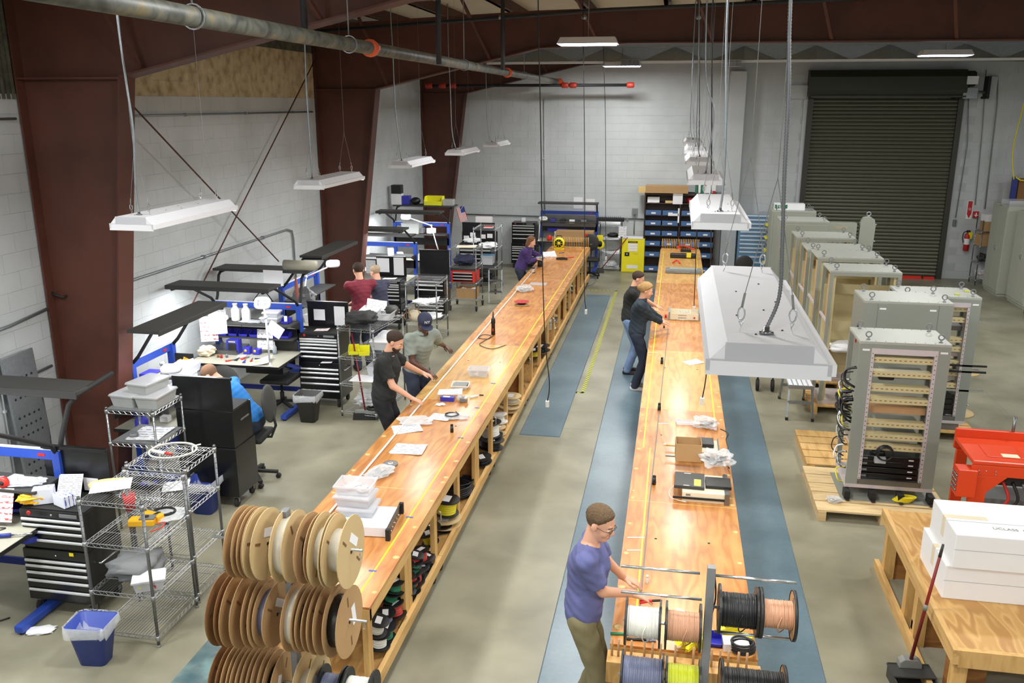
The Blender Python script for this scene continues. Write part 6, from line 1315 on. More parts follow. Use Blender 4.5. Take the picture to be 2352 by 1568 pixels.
# yellow flammables cabinet
t = thing('flammables_cabinet', 'bright yellow safety cabinet with white warning labels on the far wall', 'cabinet', (-1.27, 22.3, 0)); W_, H_ = .58, .87
MB().box(0, W_, 0, .45, 0, H_).build('body', 'cabinet_yellow', t, .006); MB().box(.01, W_-.01, -.014, 0, .02, H_-.02).build('door', 'cabinet_yellow', t, .004)
MB().box(.08, .2, -.02, -.013, .42, .52).build('handle', 'black_matte', t); MB().lathe([(.0, -.004), (.02, -.003), (.02, 0)], 10, (.14, -.018, .47), 'Y').build('lock', 'chrome', t)
MB().box(.16, .4, -.018, -.014, .76, .81).build('name_band', 'black_matte', t); text('FLAMMABLE', .035, (.28, -.019, .785), (PI/2, 0, 0), 'yellow', t)
for k in range(3): MB().box(.16, .4, -.017, -.014, .55+k*.07, .61+k*.07).build('warning_label', 'print_red', t)
text('CAUTION', .026, (.36, -.016, .48), (PI/2, 0, 0), 'grey_plastic', t); MB().box(.14, .42, -.018, -.014, .1, .19).build('maker_plate', 'print_table', t)
MB().box(-.0, .55, -.02, .4, H_, H_+.006).build('paper_top', 'paper', t)
# wire rack and back workstation
wr = wire_rack(.56, .4, 1.28, [.1, .5, .86, 1.26], 'chrome wire shelving left of the yellow cabinet with a hose reel', (-1.87, 22.35, 0))
t = thing('rod_bundle', 'dark bundle of rods lying on top of the wire shelving by the yellow cabinet', 'rods', (-1.95, 22.5, 1.265)); MB().box(0, .7, 0, .25, 0, .08).build('tray', 'black_matte', t)
q = MB()
for k in range(12): q.tube([(.05+k*.05, .1, .06), (.05+k*.05, .1, .13)], .006, 5)
q.build('rod_tips', 'black_matte', t, kind='stuff')
crumple(.26, .2, .12, 'black_matte', 'black gadget on the upper shelf of the wire shelving by the yellow cabinet', (-1.52, 22.5, .865), 0, seed=19, cat='device', name='black_device')
t = thing('hose_reel', 'yellow cord reel hanging on the wire shelving', 'reel', (-1.83, 22.27, .6)); MB().lathe([(.06, -.03), (.12, -.025), (.12, .025), (.06, .03)], 16, (0, 0, .1), 'Y').box(-.08, .08, -.03, .03, .02, .34).build('case', 'yellow', t, .01); MB().lathe([(.0, -.034), (.06, -.034), (.06, .034), (.0, .034)], 14, (0, 0, .14), 'Y').build('drum', 'black_matte', t)
t = thing('red_broom', 'dust broom with dark red handle leaning at the wire shelving by the yellow cabinet', 'broom', (-1.75, 22.1, 0)); MB().tube([(.0, 0, .12), (.62, .2, .9)], .012, 8).build('handle', 'handle_red', t); MB().box(-.14, .06, -.06, .06, 0, .12, .015).build('head', 'charcoal', t)
crumple(.34, .3, .14, 'clear_bag', 'clear bags on the low shelf of the wire shelving by the yellow cabinet', (-1.58, 22.5, .11), 0, seed=31, extra=['white'])
sheets(.2, .26, 1, 'print_text', 'white sheet clipped to the right side of the wire shelving by the yellow cabinet', (-1.26, 22.27, 1.05), 0, rot=(PI/2, 0, 0))
wsb = workstation(1.5, 'blue framed bench with black top shelf standing at the far wall', (-3.42, 21.9, 0), 0, D=.75, zbar=1.5, fwd=False, rear=False, light=0)
for x in (.03, 1.47): MB().tube([(x, .71, 1.48), (x, .6, 1.7), (x, .4, 1.72)], .02, 8).build('arm', 'black_matte', wsb)
MB().box(-.02, 1.52, .3, .62, 1.71, 1.75).build('overhead_shelf', 'charcoal', wsb, .004); MB().box(.05, 1.45, .68, .7, 1.1, 1.4).build('back_panel', 'chrome_dark', wsb)
for x, z, w_ in ((.2, .98, .5), (1.1, .98, .22)): MB().box(x, x+w_, .55, .66, z, z+.08).build('bin_row', 'blue_bin', wsb)
carton(.95, .35, .26, 'wide cardboard box with orange sticker on the far wall bench', (-2.45, 22.1, .8), 0, 'cardboard', False, tape=False)
tag(MB().box(0, .12, 0, .003, 0, .09).build('sticker', 'red_bright', loc=(-2.2, 21.918, .93)), 'orange red sticker on the wide cardboard box', 'sticker')
q_ = w2(wsb, .25, .5, 1.215)
for i, (dx, c, lb) in enumerate(((.35, 'blue_bin', 'small blue tub on the shelf of the far wall bench'), (.6, 'black_matte', 'dark box on the shelf of the far wall bench'), (.85, 'white', 'white jar on the shelf of the far wall bench'), (1.15, 'grey_plastic', 'grey box on the shelf of the far wall bench'))):
    t = thing('shelf_item', lb, 'box', w2(wsb, dx, .5, 1.216)); MB().box(-.07, .07, -.06, .06, 0, .09).build('body', c, t, .008)
magnifier('white magnifier lamp at the left end of the far wall bench', w2(wsb, .05, .05, .8), w2(wsb, .15, .1, 1.35), .3, .3)
chair('black task chair at the far wall bench behind the peg row', (-2.0, 21.45, 0), PI)
for i, (px, py, m_) in enumerate(((1328, 458, 'print_text'), (1356, 462, 'print_red'))): tag(MB().box(-.12, .12, 0, .004, -.15, .15).build('wall_notice', m_, loc=P(px, py+8, Y=WY-.006)), ('printed notice on the far wall above the blue bench, left one', 'pinkish notice on the far wall above the blue bench, right one')[i], 'notice')
crumple(.12, .1, .14, 'red_bright', 'red tool on the far wall bench left of the cardboard box', (-3.1, 22.0, .8), 0, seed=41, cat='tool', name='red_tool')
tag(MB().lathe([(.05, 0), (.05, .1), (.03, .18), (.03, .24)], 12).build('cream_bottle', 'cream', loc=(-2.95, 22.05, .8)), 'cream bottle on the far wall bench', 'bottle')
# tool chest at far wall
tool_chest(.64, .45, .66, 1.2, 6, 5, 'tall black tool chest with chrome handles against the far wall', (-4.16, 22.35, 0))
tag(MB().box(0, .1, 0, .08, 0, .1).build('white_box', 'white', loc=(-3.92, 22.55, 1.2)), 'small white box on top of the far tool chest', 'box')
# light-blue drawer cabinet
t = thing('drawer_cabinet', 'light blue drawer cabinet with thirteen pale drawers against the far wall', 'cabinet', (1.62, 22.25, 0)); W_, H_ = .72, 1.5
MB().box(0, W_, 0, .5, 0, H_).build('cabinet_body', 'light_blue', t, .004)
z = .14
for k in range(13):
    hh = .14 if k < 3 else .1; dd = MB().box(.02, W_-.02, -.012, 0, z+.004, z+hh-.004).build('drawer', 'light_blue', t); MB().box(.03, W_-.03, -.03, -.012, z+hh*.5, z+hh*.5+.03).build('handle', 'white_enamel', dd); z += hh
t = thing('clear_bin', 'clear box on top of the light blue drawer cabinet', 'box', (2.1, 22.4, 1.5)); MB().box(0, .22, 0, .2, 0, .1).build('box_body', 'smoke_plastic', t)
t = thing('bin_rack', 'blue louvred rack of small white bins beside the drawer cabinet', 'rack', (2.44, 21.4, 0)); MB().box(0, .3, 0, .6, 0, 1.5).build('panel', 'blue_dark', t)
for k in range(13):
    MB().box(-.0, .3, -.06, 0, .12+k*.105, .17+k*.105).build('bin', 'blue_frame' if k % 3 else 'light_blue', t); MB().box(.02, .28, -.066, -.06, .13+k*.105, .16+k*.105).build('bin_label', 'paper', t)
tag(MB().box(0, .34, 0, .4, 0, .12).build('blue_tote', 'blue_bin', loc=(2.42, 21.4, 1.5), bevel=.01), 'bright blue tote on top of the louvred bin rack', 'tote')
t = thing('hanging_bin_rail', 'rows of tools on the side of the blue bin rack beside the tall cabinet', 'rack', (2.2, 20.9, 0)); MB().box(-.03, .02, 0, .35, .05, 1.62).build('panel', 'rack_green', t)
for k in range(9): MB().box(-.08, -.03, .02, .33, .25+k*.15, .29+k*.15).build('tool_hook', 'galvanized' if k % 2 else 'yellow', t)
chair('black chair in the gap before the light blue drawer cabinet', (1.6, 19.6, 0), PI, .34)
# ================= LEFT: WORKSTATIONS, CHESTS, WIRE RACKS =================
# --- near bench at left edge ---
W1 = workstation(1.35, 'blue framed electronics bench cut off by the lower left corner of the photo', (-6.42, 5.2, 0), 0, D=.85, zbar=1.33, fwd=False, rear=False, ztop=1.84, light=0, upr_y=.95)
x_ = 1.32
for xx in (.03, x_):
    MB().tube([(xx, .93, 1.28), (xx, .86, 1.4), (xx, .3, 1.72), (xx, -.1, 1.9)], .02, 8).build('arm', 'black_matte', W1)
    MB().tube([(xx, .95, 1.28), (xx, 1.0, 1.42), (xx+.1, 1.02, 1.72), (xx+.16, 1.08, 1.8), (xx+.2, 1.5, 1.86)], .022, 8).build('arm', 'black_matte', W1)
MB().box(-.1, 1.5, 1.02, 1.34, 1.8, 1.835).box(-.1, 1.5, 1.015, 1.03, 1.77, 1.835).build('overhead_shelf', 'charcoal', W1, .004)
MB().tube([(1.15, 1.05, 1.8), (1.17, 1.05, 1.4), (1.15, 1.02, .9)], .006, 6).build('lamp_cord', 'black_matte', W1)
area(W1, (.7, .4, 1.9), 1.2, .2, 9, (.96, .98, 1))
s1 = w2(W1, 0, 0, 0)
def on1(x, y, z=.801): return w2(W1, x, y, z)
sheets(.22, .28, 1, 'print_red', 'white instruction sheet with red heading hanging from the near left bench shelf', on1(1.02, .56, .97), 0, rot=(1.2, 0, .1))
for i, (x, c) in enumerate(((.75, 'yellow_bin'), (.88, 'blue_bin'), (1.0, 'blue_bin'), (1.12, 'blue_bin'), (1.23, 'blue_bin'))): parts_bin(.1, .12, .07, c, ('small yellow parts bin at the near left bench', 'first small blue bin right of the yellow one', 'second small blue bin right of the yellow one', 'third small blue bin right of the yellow one', 'last small blue bin on the near left bench rail')[i], on1(x, .78, .82), .2)
MB().box(.6, 1.32, .7, .93, .8, .815).build('riser_shelf', 'charcoal', W1)
for i, (x, y, c, lb) in enumerate(((.9, .68, 'print_blue', 'blue and white printed carton on the near left bench shelf'), (1.03, .75, 'print_blue', 'second blue and white carton on the near left bench shelf'), (.75, .72, 'blue_bin', 'small blue tub on the near left bench shelf'))):
    t = thing('small_carton', lb, 'box', on1(x, y, 1.097), .4-i*.5); MB().box(-.05, .05, -.04, .04, 0, .05).build('box_body', c, t, .002)
t = thing('orange_tape_reel', 'round orange tape measure on the edge of the near left bench shelf', 'tape measure', on1(1.02, .62, 1.097)); MB().lathe([(.0, -.02), (.045, -.02), (.05, 0), (.045, .02), (.0, .02)], 18, (0, 0, .05), 'Y').build('case', 'red_bright', t); MB().lathe([(.0, -.022), (.022, -.022), (.022, 0)], 14, (0, 0, .05), 'Y').build('badge', 'black_matte', t)
crumple(.3, .16, .05, 'clear_bag', 'clear bag lying at the right end of the near left bench shelf', on1(1.15, .72, 1.097), .2, seed=51)
for nm, lb, p0, p1, m_ in (('torque_driver', 'blue and grey tool with silver head on the near left bench', (1.15, .32), (1.32, .38), 'blue_dark'), ('screwdriver', 'black screwdriver on the near left bench', (.95, .12), (1.0, .25), 'black_matte')):
    a, b = on1(*p0, .82), on1(*p1, .82); t = thing(nm, lb, 'tool', a); MB().tube([(0, 0, 0), (b-a)*.6], .018, 8).build('handle', m_, t); MB().tube([(b-a)*.6, (b-a)*1.5], .008, 8).build('shaft', 'chrome', t)
MB().lathe([(.02, -.01), (.03, -.01), (.03, .01), (.02, .01)], 12, (.03, .0, .02)).build('tape_ring', 'yellow_tool', t)
cable(smooth_pts([on1(.8, .5, .806), on1(.95, .45, .806), on1(1.1, .48, .806), on1(1.05, .36, .806), on1(1.2, .2, .806)]), .004, 'thin black cable on the near left bench top', 'wire_black', 'test_lead', 'cable')
tag(MB().box(-.14, .14, -.05, .05, 0, .05).build('grey_case', 'grey_plastic', loc=on1(.5, .3), bevel=.01), 'grey plastic case on the near left bench top', 'case')
cable(smooth_pts([(-5.35, 5.6, .01), (-5.6, 5.3, .01), (-5.75, 5.0, .01), (-5.4, 5.1, .01)]), .007, 'black cable lying on the floor under the near left bench', 'wire_black', 'floor_cable', 'cable')
crumple(.22, .12, .03, 'white', 'white strap lying on the floor before the near tool chest', (P(95, 1450, Z=0).x, P(95, 1450, Z=0).y, 0), .3, seed=52, cat='strap', name='white_strap')
# --- near tool chest ---
c1 = tool_chest(.62, .44, .6, .96, 5, 4, 'black tool chest with open lid nearest the camera at the lower left', (-5.24, 5.72, 0), 0, lid=.42)
MB().box(.36, .5, .398, .402, .985, 1.1).build('photo_print', 'print_red', c1); MB().box(.52, .6, .398, .402, .99, 1.08).build('photo_print', 'print_blue', c1)
for dx, dy, m_, lb, h_, rr in ((.16, .16, 'print_blue', 'blue and white printed box in the open tray of the near tool chest', .13, .5), (.36, .14, 'print_blue', 'second blue and white box in the near tool chest tray', .1, -.4)):
    t = thing('printed_box', lb, 'box', w2(c1, dx, dy, .97), rr); MB().box(-.08, .08, -.05, .05, 0, h_).build('box_body', m_, t, .002)
crumple(.2, .14, .1, 'yellow_tool', 'crumpled orange padded envelope in the near tool chest tray', w2(c1, .07, .12, .97), .6, seed=53, cat='envelope', name='padded_envelope')
sheets(.2, .26, 2, 'print_table', 'green and white picture leaning on the lid of the near tool chest', w2(c1, .3, .3, 1.03), .2, rot=(1.0, 0, .2))
tag(MB().box(0, .04, -.001, .001, 0, .03).build('yellow_note', 'yellow', loc=w2(c1, .45, -.004, .58)), 'small yellow note on the near tool chest', 'note')
crumple(.4, .36, .2, 'grey_plastic', 'dark grey jacket heaped beside the near tool chest on the wire shelving', (-4.2, 5.75, .455), .3, seed=54, cat='clothes', name='grey_jacket', rough=.35)
# --- near wire racks ---
wa = wire_rack(.54, .58, 1.25, [.09, .45, .87, 1.23], 'nearest chrome wire shelving unit with yellow meter on its middle shelf', (-4.43, 5.47, 0))
wb_ = wire_rack(.54, .48, 1.27, [.09, .45, .88, 1.25], 'second chrome wire shelving unit just behind the nearest one', (-4.45, 6.12, 0))
def onr(px, py, z): q = P(px, py, Z=z); return Vector((q.x, q.y, z+.006))
crumple(.3, .14, .04, 'manila', 'manila envelope under the white paper on the nearest wire shelving', onr(250, 1115, 1.23), .5, seed=55, cat='envelope', name='manila_envelope', rough=.1)
sheets(.3, .2, 2, 'paper', 'white paper on top of the nearest wire shelving', onr(255, 1118, 1.27), .5)
t = thing('yellow_meter', 'bright yellow handheld test meter on the nearest wire shelving', 'meter', onr(330, 1205, .87), .25); MB().box(-.11, .1, -.05, .05, 0, .055).build('case', 'yellow_tool', t, .01); MB().box(-.02, .1, -.04, .04, .055, .066).build('face', 'grey_plastic', t); MB().lathe([(.0, .066), (.02, .066), (.02, .074)], 12, (.03, 0, 0)).build('dial', 'black_matte', t)
t = thing('yellow_meter', 'second yellow meter with black bands behind the first on the nearest wire shelving', 'meter', onr(352, 1195, .87), -.2); MB().box(-.09, .09, -.04, .04, 0, .06).build('case', 'yellow_tool', t, .01); MB().box(.02, .05, -.042, .042, .0, .062).build('band', 'black_matte', t)
cable(smooth_pts([onr(345, 1222, .872), onr(372, 1212, .872), onr(378, 1200, .88), onr(360, 1205, .89)]), .004, 'red test lead beside the yellow meter', 'red_bright', 'test_lead', 'cable')
crumple(.28, .26, .03, 'clear_bag', 'clear bag with black cable on the nearest wire shelving', onr(385, 1185, .87), 0, seed=56); coil(.085, 3, .008, 'wire_black', 'black cable coil in the clear bag on the nearest wire shelving', onr(378, 1180, .888))
t = thing('red_cup', 'dark red plastic cup on the middle shelf of the nearest wire shelving', 'cup', onr(300, 1170, .87)); MB().lathe([(.04, 0), (.052, .14), (.048, .14), (.036, .005)], 16).build('cup_body', 'red', t)
tub(.24, .16, .1, 'clear_plastic', 'clear tub with white lid on the low shelf of the nearest wire shelving', 'tub', onr(345, 1350, .45), .5, lid='white', fill=['red', 'yellow_bin', 'white'])
coil(.2, 2, .007, 'wire_white', 'loop of white cable on top of the second wire shelving', onr(395, 1040, 1.25), .2, tail=[(.15, .1, .01), (.2, .16, .01)])
t = thing('crimper', 'white and red tool inside the white cable loop', 'tool', onr(370, 1046, 1.25), 0); MB().tube([(-.1, .03, .02), (.04, 0, .02)], .016, 8).build('grip', 'white_plastic', t); MB().tube([(.04, 0, .02), (.11, -.01, .02)], .012, 8).build('nose', 'red', t)
sheets(.22, .2, 2, 'print_text', 'white paper sheet on the second shelf of the second wire unit', onr(405, 1118, .89), .4)
tub(.26, .2, .06, 'black_plastic', 'black tray with small parts on the second wire shelving', 'tray', onr(340, 1118, .9), 0, name='black_tray', fill=['blue_bin', 'grey_plastic'])
waste_bin(.3, .24, .34, 'blue_trash', 'blue waste bin with white liner standing on the floor at the lower left', (-4.27, 5.22, 0), .1)
waste_bin(.3, .26, .36, 'blue_trash', 'blue waste bin behind the second wire shelving, beside the tall black chest', (P(460, 1185, Z=0).x, P(460, 1185, Z=0).y+.12, 0), 0)
# --- third wire rack before the column ---
wc = wire_rack(.5, .5, 1.32, [.4, .96, 1.3], 'wire shelving with stacked clear tubs before the brown column', (-5.38, 7.2, 0), post='chrome_dark')
tag(MB().box(0, .5, 0, .5, 0, .006).build('shelf_liner', 'grey_plastic', loc=(-5.38, 7.2, 1.309)), 'grey liner on top of the wire shelving before the column', 'liner')
tub(.26, .36, .12, 'smoke_plastic', 'clear tub at the left on the wire shelving before the column', 'tub', (-5.22, 7.42, 1.316), -.1, lid='clear_plastic', fill=['cream', 'white', 'wire_lime'])
tub(.24, .36, .12, 'smoke_plastic', 'clear tub at the right on the wire shelving before the column', 'tub', (-4.97, 7.42, 1.316), 0, lid='clear_plastic', fill=['cream', 'red', 'white'])
tub(.24, .34, .1, 'smoke_plastic', 'clear tub stacked on the other two on the wire shelving before the column', 'tub', (-5.06, 7.45, 1.45), -.15, lid='clear_plastic')
MB().box(.01, .49, .01, .49, .965, .972).build('shelf_liner', 'grey_plastic', wc)
sheets(.34, .36, 2, 'print_text', 'white paper on the middle shelf of the wire shelving before the column', (-5.1, 7.45, .975), .1)
t = thing('tape_roll', 'grey tape roll on the paper of the wire shelving before the column', 'tape roll', (-5.22, 7.35, .985)); MB().lathe([(.02, 0), (.045, 0), (.045, .03), (.02, .03), (.02, 0)], 18, cap=False).build('roll', 'grey_plastic', t)
t = thing('water_jug', 'blue jug with black cap behind the wire shelving before the column', 'jug', P(325, 965, Y=7.85)-Vector((0, 0, .16)), 0); MB().lathe([(.06, 0), (.07, .02), (.07, .14), (.04, .18), (.035, .2)], 16).build('jug_body', 'blue_bin', t); MB().lathe([(.045, .2), (.045, .24), (.02, .25)], 14).build('cap', 'black_matte', t)
t.location.z = .81
# --- second bench (turned towards the aisle) with seated man ---
W2 = workstation(1.3, 'blue framed bench turned towards the aisle where the man in blue works', (-5.22, 7.92, 0), PI/2, D=.68, zbar=1.42, fwd=True, lean=.38, light=9, rear=False, bins=True, ux0=.46)
def on(Wk, x, y, z=.801): return w2(Wk, x, y, z)
MB().box(.05, 1.25, .12, .4, 1.06, 1.085).build('shelf', 'charcoal', W2); 
for x in (.08, 1.22): MB().box(x-.01, x+.01, .3, .62, 1.03, 1.06).build('shelf_bracket', 'black_matte', W2)
carton(.26, .3, .16, 'white printed box with purple corner on the shelf of the second bench', on(W2, .16, .28, 1.086), PI/2, 'print_table', False, tape=False)
tub(.22, .22, .12, 'clear_plastic', 'clear tub with red and white items on the second bench shelf', 'tub', on(W2, .42, .27, 1.086), .1, fill=['white', 'red', 'cream'])
tub(.34, .26, .11, 'clear_plastic', 'wide empty clear tub on the second bench shelf', 'tub', on(W2, .85, .25, 1.19), PI/2+.1)
t = thing('solder_station', 'blue station with yellow display on the second bench shelf', 'instrument', on(W2, .45, .42, 1.2), PI/2); MB().box(-.1, .1, -.08, .08, 0, .12).build('case', 'blue_bin', t, .006); MB().box(-.05, .05, -.083, -.08, .07, .1).build('display', 'yellow_bin', t)
magnifier('white magnifier lamp reaching over the man in blue at the second bench', on(W2, .9, .6, .8), P(394, 850, Y=8.35), .2, .2)
sheets(.2, .24, 1, 'print_text', 'white sheet hanging behind the magnifier of the second bench', P(432, 850, Y=9.0), 0, rot=(1.1, -.3, .3))
t = thing('fire_poster', 'dark picture with orange flames hanging above the second bench', 'poster', P(424, 826, Y=9.15), 0); MB().cbox((0, 0, 0), (.24, .01, .16)).build('sheet', 'black_matte', t); MB().cbox((.03, -.007, -.01), (.1, .004, .07), 0, 0, .4).cbox((-.06, -.007, -.02), (.06, .004, .05), 0, 0, -.4).build('flame', 'yellow_tool', t)
for i, (px, py, m_) in enumerate(((500, 790, 'print_table'), (468, 800, 'print_red'))): sheets(.2, .3, 1, m_, ('pink edged sheet hanging from the second bench top shelf, right one', 'printed table sheet hanging from the second bench top shelf, left one')[i], P((500, 480)[i], (738, 755)[i], Y=9.2), 0, rot=(PI/2-.1, 0, .5-.1*i))
t = thing('green_cup', 'dark green cup on the second bench beside the clear tubs', 'cup', P(415, 882, Y=8.0)-Vector((0, 0, .02)), 0); MB().lathe([(.04, -.06), (.05, .06), (.045, .06)], 14).build('cup_body', 'wire_green', t)
t = thing('solder_station', 'small blue solder station beside the man in blue', 'instrument', on(W2, .95, .1), .3); MB().box(-.05, .05, -.05, .05, 0, .1).build('case', 'blue_bin', t, .006); MB().lathe([(.0, -.052), (.018, -.052), (.018, -.05)], 10, (0, 0, .05), 'Y').build('dial', 'yellow_tool', t)
t = thing('solder_iron_stand', 'black solder iron stand beside the blue solder station', 'tool', on(W2, 1.05, .15)); MB().lathe([(.03, 0), (.03, .02), (.012, .03), (.012, .15), (.02, .16), (.02, .2)], 12).build('stand_body', 'black_matte', t)
for i, (x, y, c, lb) in enumerate(((.3, .2, 'white', 'white jar on the second bench'), (.5, .35, 'grey_plastic', 'grey gadget on the second bench'), (.65, .15, 'white', 'white roll on the second bench'), (.2, .4, 'cream', 'cream box on the second bench'))):
    t = thing('bench_item', lb, 'box', on(W2, x, y), i); MB().box(-.05, .05, -.04, .04, 0, .07).build('body', c, t, .008)
# --- tall black chest seen from behind ---
c2 = tool_chest(.66, .46, .68, 1.1, 5, 4, 'tall black tool chest seen from its plain back beside the man in blue', (-4.42, 8.33, 0), PI, lid=.36)
MB().box(-.006, 0, .12, .3, .95, .97).build('side_grip', 'chrome', c2)
# --- third bench: facing the camera ---
W3 = workstation(1.33, 'blue framed bench facing the camera with magnifier lamp and soldering tools', (-6.42, 10.36, 0), 0, D=.85, zbar=1.48, fwd=True, rear=True, lean=.72, light=14, ztop=1.88, group=None)
MB().box(.0, .5, .44, .84, .8, .86).build('drawer_unit', 'chrome_dark', W3); MB().box(.7, 1.25, .3, .7, .6, .77).build('hanging_drawer', 'black_paint', W3)
for i, x in enumerate((.2, .36, .52, .68, 1.0, 1.14)): parts_bin(.13, .14, .08, 'blue_bin', ('first', 'second', 'third', 'fourth', 'fifth', 'last')[i]+' blue parts bin along the rail of the third bench', on(W3, x, .7, 1.02))
MB().box(.05, 1.28, .6, .82, 1.0, 1.018).build('bin_shelf', 'charcoal', W3)
for i, (x, nm) in enumerate(((.42, 'left'), (.58, 'right'))):
    t = thing('solvent_bottle', '%s white jug on the shelf of the third bench' % nm, 'bottle', on(W3, x, .66, 1.246)); MB().lathe([(.055, 0), (.06, .01), (.06, .16), (.03, .2), (.03, .23), (.034, .23), (.034, .25)], 16).build('jug', 'white_plastic', t); MB().box(-.03, .03, -.062, -.058, .04, .12).build('paper_label', 'paper', t)
t = thing('paper_roll', 'white tape roll at the left of the jugs on the third bench shelf', 'roll', on(W3, .28, .62, 1.246)); MB().lathe([(.015, -.03), (.045, -.03), (.045, .03), (.015, .03)], 16, (0, 0, .045), 'Y').build('roll', 'white', t)
tub(.26, .2, .07, 'clear_plastic', 'clear tub on the right end of the third bench shelf', 'tub', on(W3, .95, .68, 1.246), 0, lid='clear_plastic'); tub(.22, .18, .06, 'clear_plastic', 'clear tub with pink lid stacked on the third bench shelf', 'tub', on(W3, .96, .69, 1.33), .1, lid='white')
t = parts_bin(.12, .12, .07, 'blue_bin', 'blue holder at the right end of the third bench shelf', on(W3, 1.18, .66, 1.246)); tag(MB().box(-.02, .02, -.01, .01, 0, .09).build('white_bottle', 'white', loc=on(W3, 1.18, .64, 1.256)), 'small white bottle in the blue holder', 'bottle')
crumple(.3, .14, .03, 'clear_bag', 'clear wrap hanging over the third bench shelf', on(W3, .68, .6, 1.246), 0, seed=61)
magnifier('white magnifier lamp raised above the third bench', on(W3, 1.2, .03, .8), P(604, 697, Y=10.65), .15, 1.0)
t = thing('lamp_note', 'pink edged note hanging on the raised magnifier arm', 'note', P(632, 757, Y=10.5)); MB().cbox((0, 0, 0), (.22, .004, .17), 0, .0, .6).build('sheet', 'print_red', t)
sheets(.24, .28, 1, 'print_text', 'white sheet hanging from the bin rail of the third bench', on(W3, .86, .62, 1.0), 0, rot=(PI/2-.15, 0, 0))
t = thing('solder_station', 'tall blue solder station in the middle of the third bench', 'instrument', on(W3, .42, .55)); MB().box(-.09, .09, -.06, .06, 0, .2).build('case', 'blue_bin', t, .01); MB().box(-.06, .06, -.063, -.06, .04, .15).build('screen', 'black_matte', t); MB().box(-.05, .05, -.064, -.06, .17, .185).build('stripe', 'yellow_bin', t)
for i, x in enumerate((.62, .76)): t = thing('solder_station', ('small blue station with yellow dial on the third bench', 'smallest blue station with yellow dial on the third bench')[i], 'instrument', on(W3, x, .55)); MB().box(-.05, .05, -.05, .05, 0, .1-.02*i).build('case', 'blue_bin', t, .008); MB().lathe([(.0, -.053), (.02, -.053), (.02, -.05)], 12, (-.01, 0, .055), 'Y').build('dial', 'yellow_tool', t)
rn = random.Random(3)
tools = ['red handled pliers at the front of the third bench', 'black handled cutters at the front of the third bench', 'orange handled tool at the front of the third bench', 'blue handled driver on the third bench', 'red tape on the third bench', 'black tweezers on the third bench', 'yellow handled snips on the third bench', 'white pen on the third bench']
for i, (lb, c) in enumerate(zip(tools, ('red_bright', 'black_plastic', 'red_bright', 'blue_bin', 'red', 'black_matte', 'yellow_tool', 'white'))):
    a = rn.uniform(0, 3.1); x, y = .55+.09*i*.8, .16+.07*(i % 3)
    t = thing('hand_tool', lb, 'tool', on(W3, x, y, .812), a); MB().tube([(-.06, -.012, 0), (.02, 0, 0)], .008, 6).tube([(-.06, .015, 0), (.02, 0, 0)], .008, 6).build('handle', c, t); MB().bar((.02, 0, 0), (.08, 0, 0), .014, .008).build('jaw', 'chrome_dark', t)
for i, (x, y) in enumerate(((.3, .3), (.36, .28), (.42, .32))): t = thing('small_jar', ('brown', 'red capped', 'dark')[i]+' tiny jar on the left of the third bench', 'jar', on(W3, x, y)); MB().lathe([(.018, 0), (.018, .04), (.014, .045)], 10).build('glass', ('cardboard_dark', 'red', 'grey_plastic')[i], t)
sheets(.24, .3, 3, 'print_text', 'curled white pages at the right of the third bench', on(W3, 1.0, .18), .3, curl=.06)
sheets(.12, .1, 1, 'paper', 'small white note in the middle of the third bench', on(W3, .6, .4), .3)
t = thing('squeeze_bottle', 'clear squeeze bottle with blue liquid on the third bench', 'bottle', on(W3, 1.0, .6)); MB().lathe([(.03, 0), (.03, .1), (.012, .13), (.008, .18)], 12).build('bottle_body', 'clear_plastic', t); MB().lathe([(.026, .005), (.026, .05)], 12).build('liquid', 'light_blue', t)
crumple(.22, .2, .14, 'cream', 'cream coloured tool bag at the left of the third bench', on(W3, .1, .35), 0, seed=62, name='tool_bag'); cable(smooth_pts([on(W3, .1, .55, .82), on(W3, .2, .65, .9), on(W3, .05, .7, 1.1), on(W3, .15, .82, 1.3)]), .005, 'tangled black cables at the left of the third bench', 'wire_black', 'cable_tangle', 'cable')
crumple(.3, .16, .06, 'bag_white', 'white gloves on the right end of the third bench rail', on(W3, 1.12, .68, 1.02), 0, seed=63, cat='gloves', name='white_gloves') if False else None
sheets(.3, .22, 1, 'paper', 'blank white card hanging from the rear top shelf of the third bench', P(628, 638, Y=11.3), 0, rot=(PI/2, 0, 0))
t = thing('padded_roll', 'grey padded arm rest lying on the rear top shelf of the third bench', 'cushion', P(690, 612, Y=11.35), .03); MB().tube([(-.24, 0, .02), (.24, 0, .02)], [.07, .07], 14).build('pad', 'grey_table', t)
chair('black task chair in front of the second bench, behind the seated man', (-5.5, 9.75, 0), .3)
chair('black task chair under the third bench', (-5.35, 10.95, 0), PI)
# --- chest 3 ---
c3 = tool_chest(.62, .45, .66, 1.08, 5, 6, 'black tool chest with open lid and two posted sheets beside the third bench', (-5.14, 11.1, 0), 0, lid=.38)
MB().box(.1, .27, .402, .406, 1.18, 1.34).build('posted_sheet', 'paper', c3); MB().box(.42, .58, .38, .384, 1.12, 1.4).build('posted_sheet', 'print_table', c3)
sheets(.2, .14, 1, 'print_red', 'printed leaflet in the tray of the chest beside the third bench', w2(c3, .3, .2, 1.09), .1); sheets(.16, .2, 1, 'paper', 'white paper on the ledge of the chest beside the third bench', w2(c3, .42, .06, .672), .1)
waste_bin(.3, .26, .38, 'charcoal', 'black waste bin with clear liner before the tool chest', (-4.78, 10.55, 0), 0)
